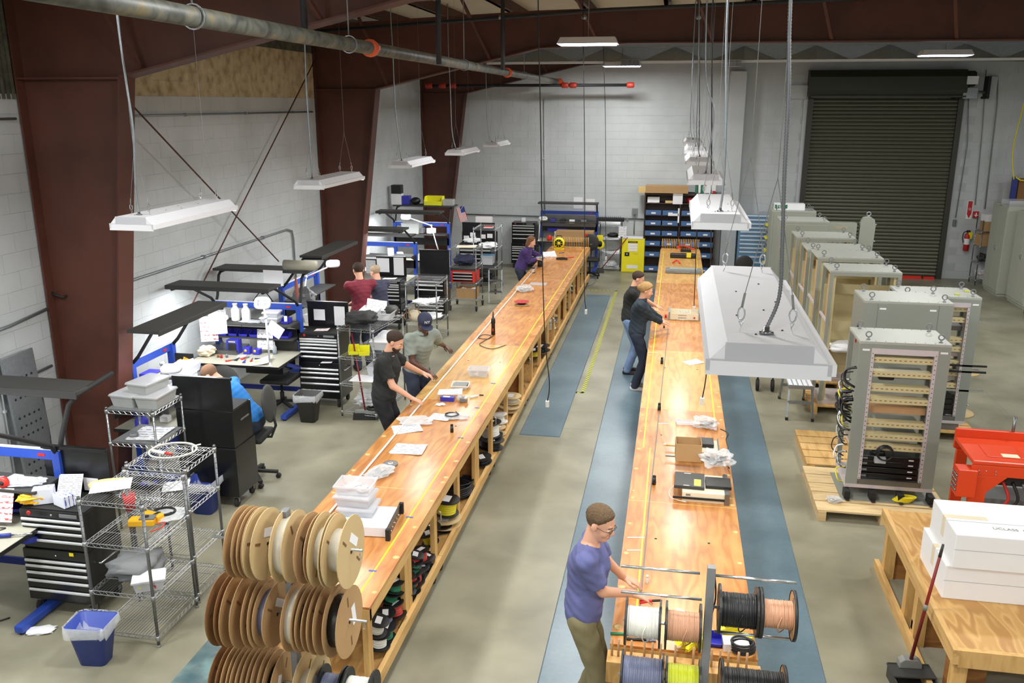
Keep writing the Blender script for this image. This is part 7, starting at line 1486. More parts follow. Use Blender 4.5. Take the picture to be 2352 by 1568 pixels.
# --- wire rack 4 ---
wd = wire_rack(.52, .95, 1.3, [.1, .5, .88, 1.28], 'long wire shelving piled with cables and tubs behind the man in black', (-4.38, 10.75, 0), -.12)
def on4(x, y, z): return w2(wd, x, y, z)
crumple(.42, .4, .16, 'black_matte', 'black jacket lying on the long wire shelving', on4(.2, .3, 1.286), .2, seed=64, cat='clothes', name='black_jacket', rough=.35)
tub(.26, .34, .12, 'clear_plastic', 'white lidded tub at the back of the long wire shelving', 'tub', on4(.16, .68, 1.286), .1, lid='white'); tub(.22, .28, .1, 'clear_plastic', 'clear tub on the right of the long wire shelving top', 'tub', on4(.4, .66, 1.286), .0, fill=['white', 'grey_plastic'])
sheets(.28, .22, 2, 'print_text', 'white papers leaning on the tub of the long wire shelving', on4(.2, .8, 1.43), .3, rot=(.5, .2, .4)); crumple(.2, .2, .14, 'charcoal', 'black cap at the back of the long wire shelving', on4(.4, .86, 1.286), 0, seed=65, cat='hat', name='knit_hat', rough=.2)
for i, x in enumerate((.12, .28)): parts_bin(.14, .2, .1, 'yellow_bin', ('left', 'right')[i]+' yellow parts bin on the long wire shelving', on4(x, .2, .886), .3)
tub(.26, .3, .12, 'clear_plastic', 'clear tub with white lid on the third shelf of the long wire unit', 'tub', on4(.38, .55, .886), 0, lid='white'); sheets(.4, .3, 2, 'paper', 'white sheets on the second shelf of the long wire unit', on4(.26, .25, .51), 0)
tub(.3, .3, .14, 'clear_plastic', 'clear tub of bags on the second shelf of the long wire unit', 'tub', on4(.36, .5, .52), 0, fill=['white', 'clear_bag']); crumple(.4, .4, .2, 'clear_bag', 'heap of clear bags on the low shelf of the long wire unit', on4(.27, .35, .106), 0, seed=66, extra=['white', 'grey_plastic']); crumple(.3, .3, .18, 'bag_white', 'white bag on the third shelf of the long wire unit', on4(.36, .82, .886), 0, seed=67)
coil(.09, 4, .01, 'wire_black', 'black cable coil on the low shelf of the long wire unit', on4(.42, .12, .106), 0, flat=.04)
t = thing('push_broom', 'black broom with long dark red handle leaning on the long wire shelving', 'broom', P(840, 962, Z=0), .15); MB().box(-.17, .17, -.05, .05, 0, .1, .012).build('bristles', 'black_matte', t); MB().box(-.14, .14, -.04, .04, .1, .13).build('head', 'grey_mid', t)
e = P(808, 765, Y=t.location.y+.25)-t.location; e = Matrix.Rotation(-.15, 4, 'Z') @ e; MB().tube([(0, 0, .12), e], .012, 8).build('handle', 'handle_red', t)
tag(MB().lathe([(.09, 0), (.1, .1), (.1, .11), (.05, .02)], 16).build('grey_dish', 'grey_mid', loc=(-5.0, 12.0, 0)), 'round grey dish on the floor behind the chest', 'dish') if False else None
# --- fifth bench (turned) and two people; chest 4 ---
W5 = workstation(1.45, 'bench turned towards the aisle where the man in maroon works', (-5.3, 12.55, 0), PI/2, D=.75, zbar=1.42, fwd=True, rear=False, lean=.4, light=9)
magnifier('white magnifier lamp above the man in maroon', on(W5, .35, .6, .8), P(765, 608, Y=13.2), .3, .4)
tub(.36, .28, .12, 'clear_plastic', 'clear tub at the left of the man in maroon', 'tub', on(W5, .35, .3), 0, fill=['white']); tub(.3, .26, .12, 'white_plastic', 'white tray behind the clear tub left of the man in maroon', 'tray', on(W5, .72, .35), .1, name='white_tray')
for i in range(4): parts_bin(.14, .16, .08, 'blue_bin', ('first', 'second', 'third', 'fourth')[i]+' blue bin on the bench of the man in maroon', on(W5, .2+i*.22, .1, .802), PI/2)
MB().box(.1, 1.3, .18, .2, .8, .86).build('yellow_rail', 'yellow', W5)
crumple(.34, .2, .3, 'grey_plastic', 'dark bag hanging at the left end of the maroon man bench', P(700, 705, Y=12.3), 0, seed=68); 
t = thing('pink_cloth', 'pink cloth hanging on the blue post behind the third bench', 'cloth', P(681, 662, Y=11.95)-Vector((0, 0, .15))); MB().ball((0, 0, .15), (.03, .02, .17), 10, 8).build('cloth_body', 'lip', t)
c4 = tool_chest(.6, .45, .5, .96, 4, 6, 'black tool chest with posted sheets before the sixth bench', (-5.62, 15.5, 0), 0, lid=.4)
MB().box(.02, .27, .38, .386, 1.05, 1.32).build('posted_sheet', 'paper', c4); MB().box(.36, .56, .38, .386, 1.0, 1.34).build('posted_sheet', 'print_table', c4)
sheets(.26, .14, 1, 'paper', 'papers in the tray of the chest before the sixth bench', w2(c4, .35, .15, .97)); sheets(.2, .25, 1, 'print_table', 'grey printed page hanging beside the lid of the chest before the sixth bench', P(852, 612, Y=15.6), 0, rot=(PI/2, 0, 0))
W6 = workstation(1.3, 'sixth blue framed bench beyond the middle column', (-6.42, 16.15, 0), 0, D=.85, zbar=1.46, fwd=True, rear=False, lean=.7, ztop=1.84, light=14)
tub(.34, .3, .2, 'smoke_plastic', 'tall clear tub with orange items on the sixth bench', 'tub', on(W6, .5, .2), .0, fill=['red_bright', 'white', 'cream'], lid='clear_plastic'); magnifier('white magnifier lamp lying low on the sixth bench', on(W6, 1.15, .3, .8), on(W6, .85, .1, 1.0), .3, .6)
for i, (x, z, c, lb) in enumerate(((.1, .8, 'yellow_tool', 'yellow bottle at the left of the sixth bench'), (.25, 1.22, 'white', 'white box on the sixth bench shelf'), (.8, 1.22, 'white', 'second white box on the sixth bench shelf'), (1.0, 1.0, 'blue_bin', 'blue bin on the sixth bench'), (1.05, .8, 'light_blue', 'light blue box on the sixth bench'), (.75, .8, 'red', 'red box behind the tub of the sixth bench'))):
    t = thing('bench_item', lb, 'box', on(W6, x, .45 if z < 1.1 else .66, z+.002 if z != 1.0 else .802), i); MB().box(-.08, .08, -.06, .06, 0, .14).build('body', c, t, .01)
t = parts_bin(.3, .26, .14, 'yellow_bin', 'yellow bin on top of the sixth bench overhead shelf', on(W6, .15, .1, 1.88), 0)
MB().box(-.0, 1.3, .5, .82, 1.62, 1.65).build('second_shelf', 'charcoal', W6)
c5 = tool_chest(.62, .45, .5, .86, 4, 3, 'black tool chest with black raised lid behind the fifth wire shelving', (-5.02, 16.4, 0), 0, lid=.5)
we = wire_rack(.56, .75, 1.15, [.12, .42, .72, 1.13], 'chrome wire shelving with cream handbag on its lowest shelf', (-4.6, 14.5, 0))
sheets(.4, .4, 3, 'paper', 'white bags and papers on the middle shelf of the fifth wire shelving', (-4.32, 14.9, .73), .1, curl=.05); crumple(.36, .3, .08, 'bag_white', 'white bubble wrap on the middle shelf of the fifth wire shelving', (-4.36, 14.75, .726), 0, seed=71); crumple(.36, .4, .08, 'bag_white', 'white bags on the lowest shelf of the fifth wire shelving', (-4.25, 14.9, .43), 0, seed=72)
t = thing('handbag', 'cream handbag with tan leather straps on the wire shelving', 'bag', (-4.47, 14.62, .426)); MB().ball((0, 0, .1), (.13, .08, .11), 16, 10).build('bag_body', 'cream', t)
MB().tube([(.1*math.cos(u), -.08, .16+.1*math.sin(u)) for u in np.linspace(-.5, PI+.5, 14)], .009, 6).tube([(-.13+.06*math.cos(u), -.07, .1+.07*math.sin(u)) for u in np.linspace(0, 2*PI, 13)], .008, 6).build('strap', 'wood_flange', t)
wf = wire_rack(.56, .6, 1.32, [.25, .6, .94, 1.3], 'wheeled wire shelving with red toolbox and cardboard box', (-4.52, 17.3, 0), casters=True)
t = thing('red_toolbox', 'bright red portable toolbox with three chrome drawers on the wheeled shelving', 'toolbox', (-4.5, 17.32, .606)); MB().box(0, .52, 0, .4, 0, .24).build('box_body', 'red_bright', t, .006); MB().box(-.005, .525, -.005, .405, .24, .3).build('lid', 'charcoal', t, .006)
for k in range(3): dd = MB().box(.04, .46, -.006, 0, .02+k*.065, .08+k*.065).build('drawer', 'black_paint', t); MB().box(.045, .455, -.018, -.006, .06+k*.065, .078+k*.065).build('handle', 'drawer_pull', dd)
MB().tube([(.12, .2, .3), (.14, .2, .34), (.38, .2, .34), (.4, .2, .3)], .01, 6).build('handle', 'black_matte', t)
carton(.42, .32, .2, 'open cardboard box on the lowest shelf of the wheeled shelving', (-4.2, 17.55, .256), 0, fill=['white', 'clear_bag']); sheets(.4, .3, 3, 'cream', 'grey board on top of the wheeled shelving', (-4.22, 17.6, 1.31), .1); crumple(.44, .34, .2, 'cap_navy', 'folded plaid cloth on the upper shelf of the wheeled shelving', (-4.26, 17.58, .946), 0, seed=73, cat='clothes', name='plaid_cloth')
wg = wire_rack(.5, .75, 1.5, [.25, .62, 1.0, 1.48], 'farther wheeled wire shelving with bags, near the far end of the aisle', (-4.42, 19.1, 0), casters=True)
crumple(.4, .4, .12, 'bag_white', 'white bags on the upper shelf of the farther wheeled shelving', (-4.15, 19.4, 1.006), 0, seed=74); tub(.28, .3, .2, 'clear_plastic', 'clear tub with blue lid on the farther wheeled shelving', 'tub', (-4.15, 19.4, .63), 0, lid='light_blue', fill=['white']); crumple(.36, .4, .26, 'black_matte', 'black and pink backpack on the low shelf of the farther wheeled shelving', (-4.2, 19.4, .256), 0, seed=75, name='backpack')
t = thing('red_book', 'red and white book on top of the farther wheeled shelving', 'book', (-4.1, 19.25, 1.49)); MB().box(-.1, .1, -.08, .08, 0, .02).build('cover', 'paper', t); MB().box(-.1, .1, -.08, .08, .02, .024).build('cover_top', 'red', t)
t = thing('step_ladder', 'small aluminium folding steps leaning by the wheeled shelving', 'ladder', (-3.88, 18.2, 0), .2)
for x in (0, .28): MB().bar((x, -.12, .01), (x, .05, .72), .025, .04).build('rail', 'galvanized', t); MB().bar((x, .3, .01), (x, .07, .7), .025, .03).build('rear_rail', 'galvanized', t)
for z, y in ((.24, -.07), (.48, -.02), (.72, .05)): MB().box(0, .28, y-.06, y+.06, z, z+.02).build('step', 'chrome_dark', t)
W7 = workstation(1.35, 'seventh bench with magnifier lamp and yellow bin above, near the far corner', (-6.4, 18.6, 0), 0, D=.85, zbar=1.55, fwd=True, rear=True, lean=.72, ztop=1.88, light=14)
magnifier('white magnifier lamp raised above the seventh bench', on(W7, 1.25, .3, .8), P(908, 497, Y=18.8) + Vector((.25, 0, 0)), .1, 1.0)
tub(.42, .34, .24, 'smoke_plastic', 'large clear tub standing on the seventh bench shelf', 'tub', on(W7, .5, .65, 1.32), 0)
t = parts_bin(.42, .3, .2, 'yellow_bin', 'bright yellow bin on the highest shelf near the far corner', (-5.5, 19.75, 1.916), 0)
for i, (x, m_, h_, lb) in enumerate(((-6.2, 'blue_bin', .2, 'dark blue bin left of the yellow bin on the highest shelf'), (-5.95, 'black_plastic', .17, 'black helmet shaped object beside the yellow bin on the highest shelf'), (-5.15, 'smoke_plastic', .14, 'clear tub right of the yellow bin on the highest shelf'))):
    t = thing('shelf_item', lb, 'box', (x, 19.75, 1.916)); (MB().ball((0, 0, h_/2), (.12, .12, h_/2), 14, 8) if i == 1 else MB().box(-.12, .12, -.1, .1, 0, h_)).build('body', m_, t)
t = thing('speaker_box', 'black speaker on a white box by the far corner', 'box', (-6.35, 20.15, 1.75)); MB().box(-.12, .12, -.1, .1, -.0, .25).build('white_box', 'white', t); MB().box(-.12, .12, -.1, .1, .25, .45).build('speaker', 'black_plastic', t, .01)
t.location.z = 1.916; t.location.y = 19.72; t.location.x = -6.38
for i, (x, z, c, lb) in enumerate(((.85, .8, 'white', 'white items in the middle of the seventh bench'), (1.0, .8, 'blue_bin', 'blue tub on the seventh bench'), (.3, .8, 'white', 'white carton at the left of the seventh bench'), (.7, 1.32, 'grey_plastic', 'grey instrument on the seventh bench shelf'), (.95, 1.32, 'white', 'white box on the seventh bench shelf'))):
    t = thing('bench_item', lb, 'box', on(W7, x, .3 if z < 1 else .66, z+.002), i); MB().box(-.09, .09, -.07, .07, 0, .12).build('body', c, t, .01)
c7 = tool_chest(.8, .45, .5, .98, 4, 4, 'wide black tool chest with open lid and family photos near the far corner', (-5.0, 20.0, 0), 0, lid=.46)
for x, z in ((.04, 1.02), (.2, 1.1), (.22, 1.0), (.45, 1.06), (.62, 1.08)): MB().box(x, x+.13, .38, .386, z, z+.1).build('photo_print', 'print_red' if x > .4 else 'paper', c7)
crumple(.4, .3, .1, 'bag_white', 'papers heaped in the tray of the wide chest', w2(c7, .3, .2, .99), 0, seed=76, cat='paper', name='paper_heap')
tag(MB().box(-.2, .2, 0, .1, 0, .36).build('printed_carton', 'print_red', loc=(-4.5, 20.55, 1.2)), 'red and white printed carton standing behind the wide chest', 'box')
MB().box(-.02, .8, .46, .75, .0, 1.2).build('rear_stand', 'black_matte', c7)
t = thing('small_flag', 'small American flag on a stick above the wide black tool chest', 'flag', (-4.95, 20.3, 1.44)); MB().tube([(-.2, 0, .1), (.02, 0, .42)], .006, 6).build('stick', 'cardboard_pale', t)
q = MB(); P0 = Vector((.02, 0, .41)); dn = Vector((.1, 0, -.34)); ac = Vector((-.19, 0, -.06))
for k in range(13):
    q.k = 0 if k % 2 == 0 else 1; a = P0+ac*(k/13); b = P0+ac*((k+1)/13); s = .0 if k > 6 else 0
    q.add([a, b, b+dn, a+dn], [(0, 1, 2, 3)]); q.add([p+Vector((0, .004, 0)) for p in (a, b, b+dn, a+dn)], [(3, 2, 1, 0)])
q.build('stripes', ['red', 'white'], t); MB().add([P0+Vector((0, -.002, 0)), P0+ac*.55+Vector((0, -.002, 0)), P0+ac*.55+dn*.42+Vector((0, -.002, 0)), P0+dn*.42+Vector((0, -.002, 0))], [(0, 1, 2, 3)]).build('canton', 'blue_dark', t)
# wall papers and the leaning grey panel
for i, (px, py, m_) in enumerate(((842, 490, 'manila'), (838, 520, 'print_red'))): tag(MB().box(-.0, .004, -.12, .12, -.16, .16).build('wall_notice', m_, loc=P(px, py, X=WX+.03)), ('orange sheet pinned on the left wall beyond the middle column', 'white sheet with red mark on the left wall beyond the middle column')[i], 'notice')
t = thing('perforated_sheet', 'tall grey perforated steel panel leaning behind the nearest column', 'panel', (-6.42, 7.45, 0)); T_ = Matrix.Rotation(-.06, 4, 'Y')
MB(T_).box(0, .03, -.22, .22, 0, 1.75).build('panel_sheet', 'galvanized', t, .004)
q = MB(T_)
for c_ in range(5):
    for r_ in range(12):
        if r_ % 4 != 3: q.lathe([(.0, .0), (.014, 0), (.014, .002)], 8, (.0305, -.15+c_*.07, .5+r_*.1), 'X')
q.build('hole', 'black_matte', t, kind='stuff')
cable(smooth_pts([(-6.3, 13.0, .9), (-6.4, 12.7, 1.3), (-6.5, 12.4, 1.1), (-6.45, 12.0, .9)]), .008, 'black cable loop on the left wall by the third bench', 'wire_black', 'wall_cable', 'cable')
cable(smooth_pts([P(1348, 735, Z=.01), P(1352, 745, Z=.01), P(1375, 738, Z=.01), P(1378, 725, Z=.01), P(1350, 722, Z=.01)]) if False else smooth_pts([P(1335, 650, Z=.01), P(1345, 640, Z=.01), P(1368, 640, Z=.01), P(1362, 652, Z=.01), P(1338, 658, Z=.01)]), .012, 'dark cord looped on the floor at the far end of the left bench', 'grey_plastic', 'floor_cable', 'cord')
cable(smooth_pts([P(1365, 625, Z=.01), P(1378, 600, Z=.3), P(1384, 560, Z=.6)]), .01, 'dark cord running up to the far wire shelving', 'grey_plastic', 'floor_cable', 'cord')
# ================= PEOPLE =================
def _sd_cap(p, a, b, ra, rb):
    a = np.array(a, float); b = np.array(b, float); ab = b-a; L = max(1e-9, ab @ ab)
    t = np.clip(((p-a) @ ab)/L, 0, 1); return np.linalg.norm(p-a-t[:, None]*ab, axis=1)-(ra+(rb-ra)*t)
def _sd_ell(p, c, r, M=None):
    q = p-np.array(c, float)
    if M is not None: q = q @ M
    r = np.array(r, float); k0 = np.linalg.norm(q/r, axis=1); k1 = np.linalg.norm(q/(r*r), axis=1); return k0*(k0-1)/np.maximum(k1, 1e-9)
def _smin(a, b, k): h = np.clip(.5+.5*(b-a)/k, 0, 1); return b*(1-h)+a*h-k*h*(1-h)
def snet(f, lo, hi, h):
    """surface nets: smooth closed mesh of f<0"""
    lo = np.array(lo); n = (np.ceil((np.array(hi)-lo)/h)).astype(int)+1
    ax = [lo[i]+h*np.arange(n[i]) for i in range(3)]
    # two levels: only blocks near the surface are sampled finely
    K = 5; nb = -(-n//K); cx = [lo[i]+h*(np.arange(nb[i])*K+(K-1)/2) for i in range(3)]
    X, Y, Z = np.meshgrid(*cx, indexing='ij'); cv = f(np.stack([X.ravel(), Y.ravel(), Z.ravel()], 1)).reshape(nb)
    big = cv.repeat(K, 0).repeat(K, 1).repeat(K, 2)[:n[0], :n[1], :n[2]]; v = np.array(big)
    near = np.abs(big) < h*K*.87*1.35+.012; I0 = np.argwhere(near)
    if len(I0): v[near] = f(lo+h*I0)
    n = tuple(n)
    ins = v < 0; cs = [(i, j, k) for i in (0, 1) for j in (0, 1) for k in (0, 1)]
    m = np.array(n)-1; sub = lambda i, j, k: (slice(i, i+m[0]), slice(j, j+m[1]), slice(k, k+m[2]))
    cnt = sum(ins[sub(*c)].astype(int) for c in cs); act = (cnt > 0) & (cnt < 8)
    acc = np.zeros(tuple(m)+(3,)); num = np.zeros(tuple(m))
    for c in cs:
        for d in range(3):
            if c[d]: continue
            e = list(c); e[d] = 1; a = v[sub(*c)]; b = v[sub(*e)]; cr = (a < 0) != (b < 0)
            t = np.where(cr, a/np.where(cr, a-b, 1), 0); pos = [np.full(tuple(m), float(x)) for x in c]; pos[d] = t
            for q in range(3): acc[..., q] += np.where(cr, pos[q], 0)
            num += cr
    idx = -np.ones(tuple(m), int); I = np.argwhere(act); idx[act] = np.arange(len(I))
    verts = lo+h*(I+acc[act]/np.maximum(num[act], 1)[:, None]); faces = []
    for d in range(3):
        u, w_ = (d+1) % 3, (d+2) % 3
        a = ins; sl0 = [slice(1, m[i]) for i in range(3)]; sl0[d] = slice(0, m[d]); sl1 = list(sl0); sl1[d] = slice(1, m[d]+1)
        A, B_ = a[tuple(sl0)], a[tuple(sl1)]; E = np.argwhere(A != B_); base = E.copy()
        for i in range(3):
            if i != d: base[:, i] += 1
        s = A[tuple(E.T)]
        def g(du, dw): q = base.copy(); q[:, u] -= du; q[:, w_] -= dw; return idx[tuple(q.T)]
        Q = np.stack([g(0, 0), g(1, 0), g(1, 1), g(0, 1)], 1); Q[~s] = Q[~s][:, ::-1]; faces.append(Q[(Q >= 0).all(1)])
    return verts, np.concatenate(faces)
def mesh_of(parts, name, mats, parent):
    vs, fs, mi, o = [], [], [], 0
    for (v, f), k in parts: vs.append(v); fs += [tuple(int(x)+o for x in q) for q in f]; mi += [k]*len(f); o += len(v)
    me = bpy.data.meshes.new(name); me.from_pydata(np.concatenate(vs).tolist(), [], fs)
    for m in mats: me.materials.append(G(m))
    me.polygons.foreach_set('material_index', mi); me.polygons.foreach_set('use_smooth', [True]*len(fs)); me.update()
    return put(me, name, parent)
def ik(a, b, l1, l2, pole):
    a, b = Vector(a), Vector(b); d = b-a; L = min(d.length, (l1+l2)*.995); d.normalize(); b = a+d*L
    x = (l1*l1-l2*l2+L*L)/(2*L); h = math.sqrt(max(0, l1*l1-x*x)); p = Vector(pole); p = (p-d*p.dot(d)).normalized()
    return a+d*x+p*h, b
def person(label, loc, rz, H=1.75, lean=.15, bow=.5, headyaw=0, hands=((.2, .45, .95), (-.2, .45, .95)), top='shirt_black', sleeve='short', pants='jeans_dark', shoe='shoe_dark', skin='skin_light', hair='hair_brown', hairstyle='short',
           res=.012, fine=.006, feet=((.1, 0), (-.1, 0)), glasses=False, beard=None, cap=None, collar=True, seat=None, build_=1.0, female=False, fl=.5, extra=None, hem=.92, twist=0):
    t = thing('person', label, 'person', loc, rz); s = H/1.75; bw = build_
    V = lambda x, y, z: Vector((x*s, y*s, z*s))
    hipz = .93 if seat is None else seat/s+.09
    pel = V(0, 0, hipz); R = Matrix.Rotation(-lean, 3, 'X')
    up = lambda x, y, z: pel + R @ V(x, y, z)     # torso space, z from the pelvis
    waist, chest, neck = up(0, .0, .16), up(0, .01, .36), up(0, .0, .53)
    shw = .175 if not female else .155; sh = [up(shw*bw*k, .0, .47) for k in (1, -1)]
    Rh = Matrix.Rotation(headyaw, 3, 'Z') @ Matrix.Rotation(-(lean*.4+bow), 3, 'X'); hb = up(0, .015, .6)
    hc = hb + Rh @ V(0, .02, .1)
    el, wr, inv = [], [], Matrix.Rotation(-rz, 3, 'Z')
    for k in range(2):
        hp = inv @ (Vector(hands[k])-Vector(loc)) if len(hands[k]) == 3 else None
        e_, w_ = ik(sh[k], hp+Vector((0, -.05, .045)), .285*s, .255*s, (.5*(1 if k == 0 else -1), -.5, -1)); el.append(e_); wr.append(w_)
    hipj, kn, an = [], [], []
    for k, sx_ in enumerate((1, -1)):
        hj = pel+V(.09*sx_, 0, -.03); hipj.append(hj)
        if seat is None: a_ = Vector((feet[k][0]*s, feet[k][1]*s, .085*s)); k_, a_ = ik(hj, a_, .43*s, .43*s, (0, 1, 0))
        else: k_ = hj+V(.05*sx_, .42, .0); a_ = Vector((k_.x, k_.y-.05, .085*s))
        kn.append(k_); an.append(a_)
    # ---- skin: one continuous surface
    def headsdf(p):
        q = (p-np.array(hc)) @ np.array(Rh)/s
        d = _sd_ell(q, (0, -.012, .035), (.074, .095, .085)); d = _smin(d, _sd_ell(q, (0, .028, -.035), (.056, .062, .078)), .03)
        d = _smin(d, _sd_ell(q, (0, .06, -.095), (.026, .024, .02)), .03); d = _smin(d, _sd_cap(q, (-.03, .078, .022), (.03, .078, .022), .012, .012), .015)
        for k in (1, -1): d = _smin(d, _sd_ell(q, (.04*k, .062, -.03), (.018, .02, .022)), .02)
        for k in (1, -1): e = _sd_ell(q, (.031*k, .098, .004), (.014, .012, .009)); d = -_smin(-d, e, .012)
        d = _smin(d, _sd_cap(q, (0, .086, .014), (0, .105, -.024), .0075, .0115), .01); d = _smin(d, _sd_cap(q, (-.009, .096, -.03), (.009, .096, -.03), .0075, .0075), .006)
        d = _smin(d, _sd_cap(q, (-.016, .086, -.056), (.016, .086, -.056), .0065, .0065), .006); d = _smin(d, _sd_cap(q, (-.013, .085, -.066), (.013, .085, -.066), .0065, .0065), .005)
        for k in (1, -1): d = _smin(d, _sd_ell(q, (.076*k, -.008, -.004), (.009, .02, .031)), .006)
        return d*s
    nk0, nk1 = np.array(neck-R @ V(0, 0, .05)), np.array(hc + Rh @ V(0, -.02, -.06))
    def neckd(p): return _sd_cap(p, nk0, nk1, .062*s*bw, .052*s)
    def body(p, full=True):
        g = 1.0
        d = _sd_cap(p, waist, chest, .115*s*bw, .135*s*bw); d = _smin(d, _sd_cap(p, sh[0], sh[1], .055*s, .055*s), .08*s)
        d = _smin(d, _sd_ell(p, pel, (.15*s*bw, .11*s*bw, .12*s)), .06*s); d = _smin(d, neckd(p), .035*s)
        for k in range(2):
            d = _smin(d, _sd_cap(p, sh[k], el[k], .048*s*bw, .038*s*bw), .03*s); d = _smin(d, _sd_cap(p, el[k], wr[k], .038*s*bw, .026*s), .015*s)
            d = _smin(d, _sd_cap(p, hipj[k], kn[k], .082*s*bw, .055*s), .03*s); d = _smin(d, _sd_cap(p, kn[k], an[k], .055*s, .036*s), .02*s)
        return _smin(d, headsdf(p), .02*s)
    pts = np.array([list(x) for x in [hc, neck, pel]+sh+el+wr+kn+an+hipj]); lo, hi = pts.min(0)-.2*s, pts.max(0)+.2*s; lo[2] = max(0, lo[2])
    parts = [(snet(body, lo, hi, res*s), 0)]
    hp = np.array(hc); parts.append((snet(lambda p: _smin(headsdf(p), neckd(p), .02*s)-.0008, hp-.15*s, hp+.15*s, fine), 0))
    # hands
    for k in range(2):
        sx_ = 1 if k == 0 else -1; fa = (wr[k]-el[k]).normalized()
        tgt = Vector(inv @ (Vector(hands[k])-Vector(loc))) ; f = (fa*.35+Vector((0, 1, -.25))).normalized(); f.z = max(f.z, -.35); f.normalize()
        sd = f.cross(Vector((0, 0, 1))).normalized(); nrm = sd.cross(f); W = wr[k]
        Lm = lambda x, y, z: np.array(W + sd*(x*s) + f*(y*s) + nrm*(z*s))
        def hand(p):
            d = _sd_cap(p, Lm(0, -.03, 0), Lm(0, .02, 0), .024*s, .022*s)
            for x in (-.022, 0, .022): d = _smin(d, _sd_cap(p, Lm(x*.5, .01, 0), Lm(x, .08, -.002), .018*s, .013*s), .012*s)
            cur = .35 if k == 0 else .5
            for i, (x, ln, sp) in enumerate(((-.03, .062, -.1), (-.01, .075, -.03), (.01, .08, .03), (.03, .07, .1))[::1]):
                a1 = Lm(x*.95, .078, 0); l1 = ln*.5; b1 = Lm(x+sp*l1, .078+l1*.95, -.006); c1 = Lm(x+sp*ln*.8, .078+l1+ln*.42*math.cos(cur), -.006-ln*.5*math.sin(cur)*1.2)
                d = _smin(d, _sd_cap(p, a1, b1, .0092*s, .0082*s), .004*s); d = _smin(d, _sd_cap(p, b1, c1, .0082*s, .0065*s), .003*s)
            th = sx_*-1
            d = _smin(d, _sd_cap(p, Lm(.018*th, .015, -.004), Lm(.045*th, .05, -.012), .014*s, .0105*s), .008*s); d = _smin(d, _sd_cap(p, Lm(.045*th, .05, -.012), Lm(.05*th, .085, -.02), .0105*s, .008*s), .004*s)
            return d
        c_ = np.array(W+f*.07*s); parts.append((snet(hand, c_-.13*s, c_+.13*s, fine*.8), 0))
    b = mesh_of(parts, 'body', [skin], t)
    # eyes, brows, lips
    def hp_(x, y, z): return hc + Rh @ V(x, y, z)
    if fine < .008:
        for k in (1, -1):
            q = MB(); q.ball(hp_(.031*k, .077, .003), .0125*s, 12, 8); e = q.build('eye', 'eye_white', t); q = MB(); q.ball(hp_(.031*k, .0855, .0), .0062*s, 10, 6); q.build('iris', 'iris', e)
            q = MB(); q.tube([hp_(.014*k, .0915, .024), hp_(.03*k, .0905, .029), hp_(.047*k, .078, .024)], .0035*s, 6); q.build('eyebrow', hair, t)
            q = MB(); q.tube([hp_(.018*k, .0895, .008), hp_(.031*k, .091, .0085), hp_(.044*k, .083, .006)], .004*s, 6); q.build('eyelid', skin, t)
        q = MB(); q.tube([hp_(-.02, .0885, -.061), hp_(-.007, .0935, -.058), hp_(.007, .0935, -.058), hp_(.02, .0885, -.061)], .0035*s, 6).tube([hp_(-.016, .0885, -.066), hp_(0, .093, -.068), hp_(.016, .0885, -.066)], .004*s, 6); q.build('lips', 'lip' if skin != 'skin_brown' else 'cardboard_dark', t)
    # hair
    def hairf(p):
        q = (p-np.array(hc)) @ np.array(Rh)/s
        th = .012 if hairstyle in ('short', 'crop') else .02; 
        if hairstyle == 'crop': th = .006
        d = _sd_ell(q, (0, -.012, .035), (.074, .095, .085))
        n_ = .0025*(np.sin(q[:, 0]*420)+np.sin(q[:, 1]*380+q[:, 2]*300)) if hairstyle != 'crop' else .001*np.sin(q[:, 0]*500+q[:, 1]*300)
        d = d+n_*(.8 if hairstyle == 'short' else 1.2)
        zf = .045+(.0 if hairstyle != 'crop' else .005)
        low = {'short': -.06, 'crop': -.055, 'bun': -.06, 'long': -.15}[hairstyle]
        zl = np.clip(-.02+(q[:, 1]+.03)*.95, -.2, .075); zl = np.where(q[:, 1] < (-.028 if hairstyle != 'long' else .01), low, zl)   # hairline: nape, above the ears, up to the forehead
        side = np.clip((q[:, 2]+.02)/.07, .35 if hairstyle in ('short', 'crop') else 1, 1); d = d - th*side*np.clip((q[:, 2]-zl)/.03, .12, 1)
        d = np.maximum(d, zl-q[:, 2])
        if hairstyle in ('short', 'crop'):                    # clear the ears
            e = np.minimum(_sd_ell(q, (.084, .0, -.012), (.03, .03, .036)), _sd_ell(q, (-.084, .0, -.012), (.03, .03, .036))); d = np.maximum(d, -e)
        if hairstyle == 'bun': d = _smin(d, _sd_ell(q, (0, -.115, .02), (.045, .042, .045)), .02); d = np.maximum(d, -.06-q[:, 2])
        if hairstyle == 'long': d = _smin(d, _sd_ell(q, (0, -.06, -.06), (.09, .06, .12)), .03); d = np.maximum(d, q[:, 1]-.05)
        return d*s
    if hairstyle != 'none': mesh_of([(snet(hairf, hp-.24*s, hp+.22*s, max(fine, .006)), 0)], 'hair', [hair], t)
    if beard:
        def bf(p):
            q = (p-np.array(hc)) @ np.array(Rh)/s; d = _sd_ell(q, (0, .034, -.05), (.058, .064, .07)); d = _smin(d, _sd_ell(q, (0, .066, -.098), (.028, .024, .022)), .02); return np.maximum(np.maximum(d, q[:, 2]+.045), -(_sd_ell(q, (0, .1, -.061), (.026, .02, .01))))*s
        mesh_of([(snet(bf, hp-.16*s, hp+.16*s, max(fine, .006)), 0)], 'beard', [beard], t)
